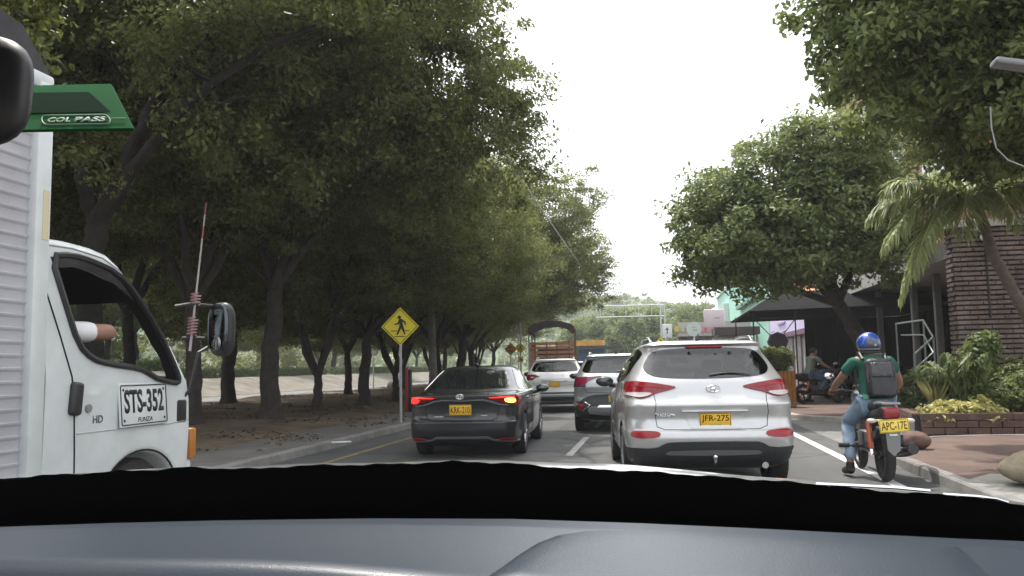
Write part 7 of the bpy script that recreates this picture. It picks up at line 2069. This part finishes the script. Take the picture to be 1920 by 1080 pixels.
for i in range(len(cols) - 1):
    for k in range(mm - 1): b.f.append((i * mm + k, (i + 1) * mm + k, (i + 1) * mm + k + 1, i * mm + k + 1)); b.m.append(0)
b.build('airbag_cover', dm, car, angle=80)
b = MB(); b.tube([dash_pt(x, y - 3, .001) for x, y in ed], .0045, 6); b.build('cover_gap', DBLACK, car)
# dark band at the foot of the windscreen, ragged upper edge
top = [(-200, 905), (0, 897), (60, 893), (120, 889), (180, 886), (240, 882), (300, 880), (350, 876), (420, 878), (480, 879), (540, 874), (600, 872), (680, 871), (740, 870), (800, 867), (850, 865), (900, 866), (960, 869), (1010, 873), (1060, 877), (1100, 879), (1180, 882), (1240, 886), (1300, 890), (1350, 894), (1420, 899), (1500, 905), (1560, 911), (1640, 919), (1700, 924), (1760, 926), (1820, 932), (1880, 941), (1960, 952), (2100, 972)]
b = MB(); XT = [-160 + 12 * i for i in range(188)]; rr_ = random.Random(3)
cols = []
for x in XT:
    yt = interp(top, x) + 1.3 * math.sin(x * .05) + .8 * math.sin(x * .13 + 1)
    yb = interp(back, x)
    cols.append([atY(x, yb + 4, 1.655) + Vector((0, 0, -.02)), atY(x, yb - 14, 1.68), atY(x, (yb + yt) / 2, 1.76), atY(x, yt + 6, 1.93), atY(x, yt, 1.97), atY(x, yt, 1.97) + Vector((0, .03, -.02)), atY(x, yt, 1.97) + Vector((0, .05, -.25))])
mm = len(cols[0])
for c in cols: b.v += [tuple(p) for p in c]
for i in range(len(cols) - 1):
    for k in range(mm - 1): b.f.append((i * mm + k, (i + 1) * mm + k, (i + 1) * mm + k + 1, i * mm + k + 1)); b.m.append(0)
b.build('windscreen_base', DBLACK, car, angle=80)
# bonnet: only its crest shows over the dark band
b = MB(); cols = []
for x in XT[::4]:
    yt = interp(top, x)
    rise = interp([(-200, -2), (350, 2), (500, 4), (850, 2), (960, 5), (1060, 9), (1150, 11), (1250, 9), (1400, 5), (1540, 7), (1740, 5), (1800, 4), (1900, 4), (2100, 2)], x)
    c0 = atY(x, yt - rise, 2.25)
    cols.append([c0 + Vector((0, -.20, -.045)), c0 + Vector((0, -.08, -.008)), c0, c0 + Vector((0, .10, -.022)), c0 + Vector((0, .35, -.11)), c0 + Vector((0, .65, -.26)), c0 + Vector((0, .72, -.5))])
mm = len(cols[0])
for c in cols: b.v += [tuple(p) for p in c]
for i in range(len(cols) - 1):
    for k in range(mm - 1): b.f.append((i * mm + k, (i + 1) * mm + k, (i + 1) * mm + k + 1, i * mm + k + 1)); b.m.append(0)
b.build('bonnet', paint('bonnet_silver', (.33, .33, .33), .5, .3), car, angle=80)
b = MB(); b.tube([atY(1530, 908, 2.02), atY(1600, 911, 2.02), atY(1680, 915, 2.02), atY(1744, 921, 2.02)], .0042, 8); b.tube([atY(1768, 927, 2.02), atY(1830, 931, 2.02), atY(1868, 935, 2.02), atY(1890, 942, 2.02)], .0036, 8); b.build('wiper', CHROME, car)
# roof edge above, out of the frame, with the rear-view mirror
b = MB(); z0 = 1.77
vs_ = []
for i in range(17):
    x = -1.05 + 1.75 * i / 16
    for y, z in ((.62, z0 + .005), (.50, z0 + .03), (-.4, z0 + .06), (-1.6, z0 + .04)): vs_.append((x, y, z - .10 * abs((x + .175) / .875) ** 4))
b.add(vs_, [(i * 4 + k, i * 4 + k + 1, (i + 1) * 4 + k + 1, (i + 1) * 4 + k) for i in range(16) for k in range(3)])
o = b.build('roof_lining', mat('lining_grey', (.25, .25, .25), .9), car); md = o.modifiers.new('s', 'SOLIDIFY'); md.thickness = .04; md.offset = 1
c = atY(-75, 172, .60); e = atY(41, 172, .60); tpt = atY(-75, 66, .60); hw_, hh_ = (e - c).length, abs(tpt.z - c.z)
b = MB(); b.ball(c, (hw_, .022, hh_), 40, rot=(R(-5), 0, R(9)), fn=lambda p: 1 / max(.001, (abs(p.x) ** 3.5 + abs(p.y) ** 2.2 + abs(p.z) ** 3.0) ** (1 / 3.0)))
mo = b.build('rear_view_mirror', BLACK, car)
b = MB(); b.tube([c + Vector((-.03, .02, .02)), c + Vector((-.10, .04, .08)), c + Vector((-.14, .05, .14))], .010, 8); b.build('mirror_stem', BLACK, mo)
# green toll tag on the windscreen
q = [atY(-20, 162, .80), atY(208, 157, .80), atY(250, 240, .765), atY(-20, 244, .765)]
tgm = mat('tag_green', (.012, .10, .028), .7, var=.08, spec=.15); tgd = mat('tag_dark_green', (.004, .022, .010), .8, spec=.1)
tt = thing('toll_tag', 'green toll pass card stuck behind the windscreen, reading COL PASS', 'tag', (0, 0, 0))
def quad_prism(b, Q, th):
    n = (Q[1] - Q[0]).cross(Q[3] - Q[0]).normalized(); n = n if n.y < 0 else -n
    b.add([p for p in Q] + [p - n * th for p in Q], [(0, 1, 2, 3), (7, 6, 5, 4), (0, 4, 5, 1), (1, 5, 6, 2), (2, 6, 7, 3), (3, 7, 4, 0)]); return n
b = MB(); nrm = quad_prism(b, q, .004); b.build('card', tgm, tt, sm=False)
def on(u, v, lift=.0012):
    a = q[0].lerp(q[1], u); c_ = q[3].lerp(q[2], u); return a.lerp(c_, v) + nrm * lift
b = MB(); q2 = [on(.0, .18), on(.80, .20), on(.90, .66), on(.0, .66)]; b.add(q2, [(0, 1, 2, 3)]); b.build('window_patch', tgd, tt, sm=False)
b = MB(); pts = []
u0, u1, v0, v1 = .42, .84, .72, .92
for k in range(13): a = PI / 2 + PI * k / 12; pts.append(on(u0 + .03 * math.cos(a), (v0 + v1) / 2 - (v1 - v0) / 2 * math.sin(a), .0016))
for k in range(13): a = -PI / 2 + PI * k / 12; pts.append(on(u1 + .03 * math.cos(a), (v0 + v1) / 2 - (v1 - v0) / 2 * math.sin(a), .0016))
b.tube(pts, .0007, 6, closed=True); b.tube([on(.88, .80), on(.985, .80)], .0004, 5); b.build('outline', mat('tag_pale', (.26, .36, .27), .6), tt)
ux = (on(1, .8) - on(0, .8)).normalized(); uy = nrm.cross(ux).normalized()
tm = Matrix((ux, uy, nrm)).transposed().to_euler()
wid = (on(u1, .8) - on(u0, .8)).length
for s, u, w_, m_ in (('COL', .515, wid * .40, mat('tag_pale_letters', (.24, .33, .24), .6)), ('PASS', .735, wid * .52, mat('tag_white_letters', (.34, .42, .37), .6))):
    text_mesh(s, w_, .0072, m_, tt, on(u, .82, .0015), rot=tm, bold=.035, ext=.0003)

# ================================================================== HAZE: one even box of air round everything
b = MB(); b.box((0, 390, 39), (1030, 1040, 80))
hz = b.build('haze', [], None, sm=False)
hm = bpy.data.materials.new('haze'); hm.use_nodes = True
hn = hm.node_tree; hn.nodes.remove(hn.nodes['Principled BSDF'])
pv_ = hn.nodes.new('ShaderNodeVolumePrincipled')
pv_.inputs['Color'].default_value = (.92, .95, 1.0, 1)
pv_.inputs['Density'].default_value = 0.0007
pv_.inputs['Anisotropy'].default_value = 0.2
hn.links.new(pv_.outputs[0], hn.nodes['Material Output'].inputs['Volume'])
hz.data.materials.append(hm)
tag(hz, 'thin bright haze over the whole street', 'haze', kind='stuff')
cy.volume_bounces = 1
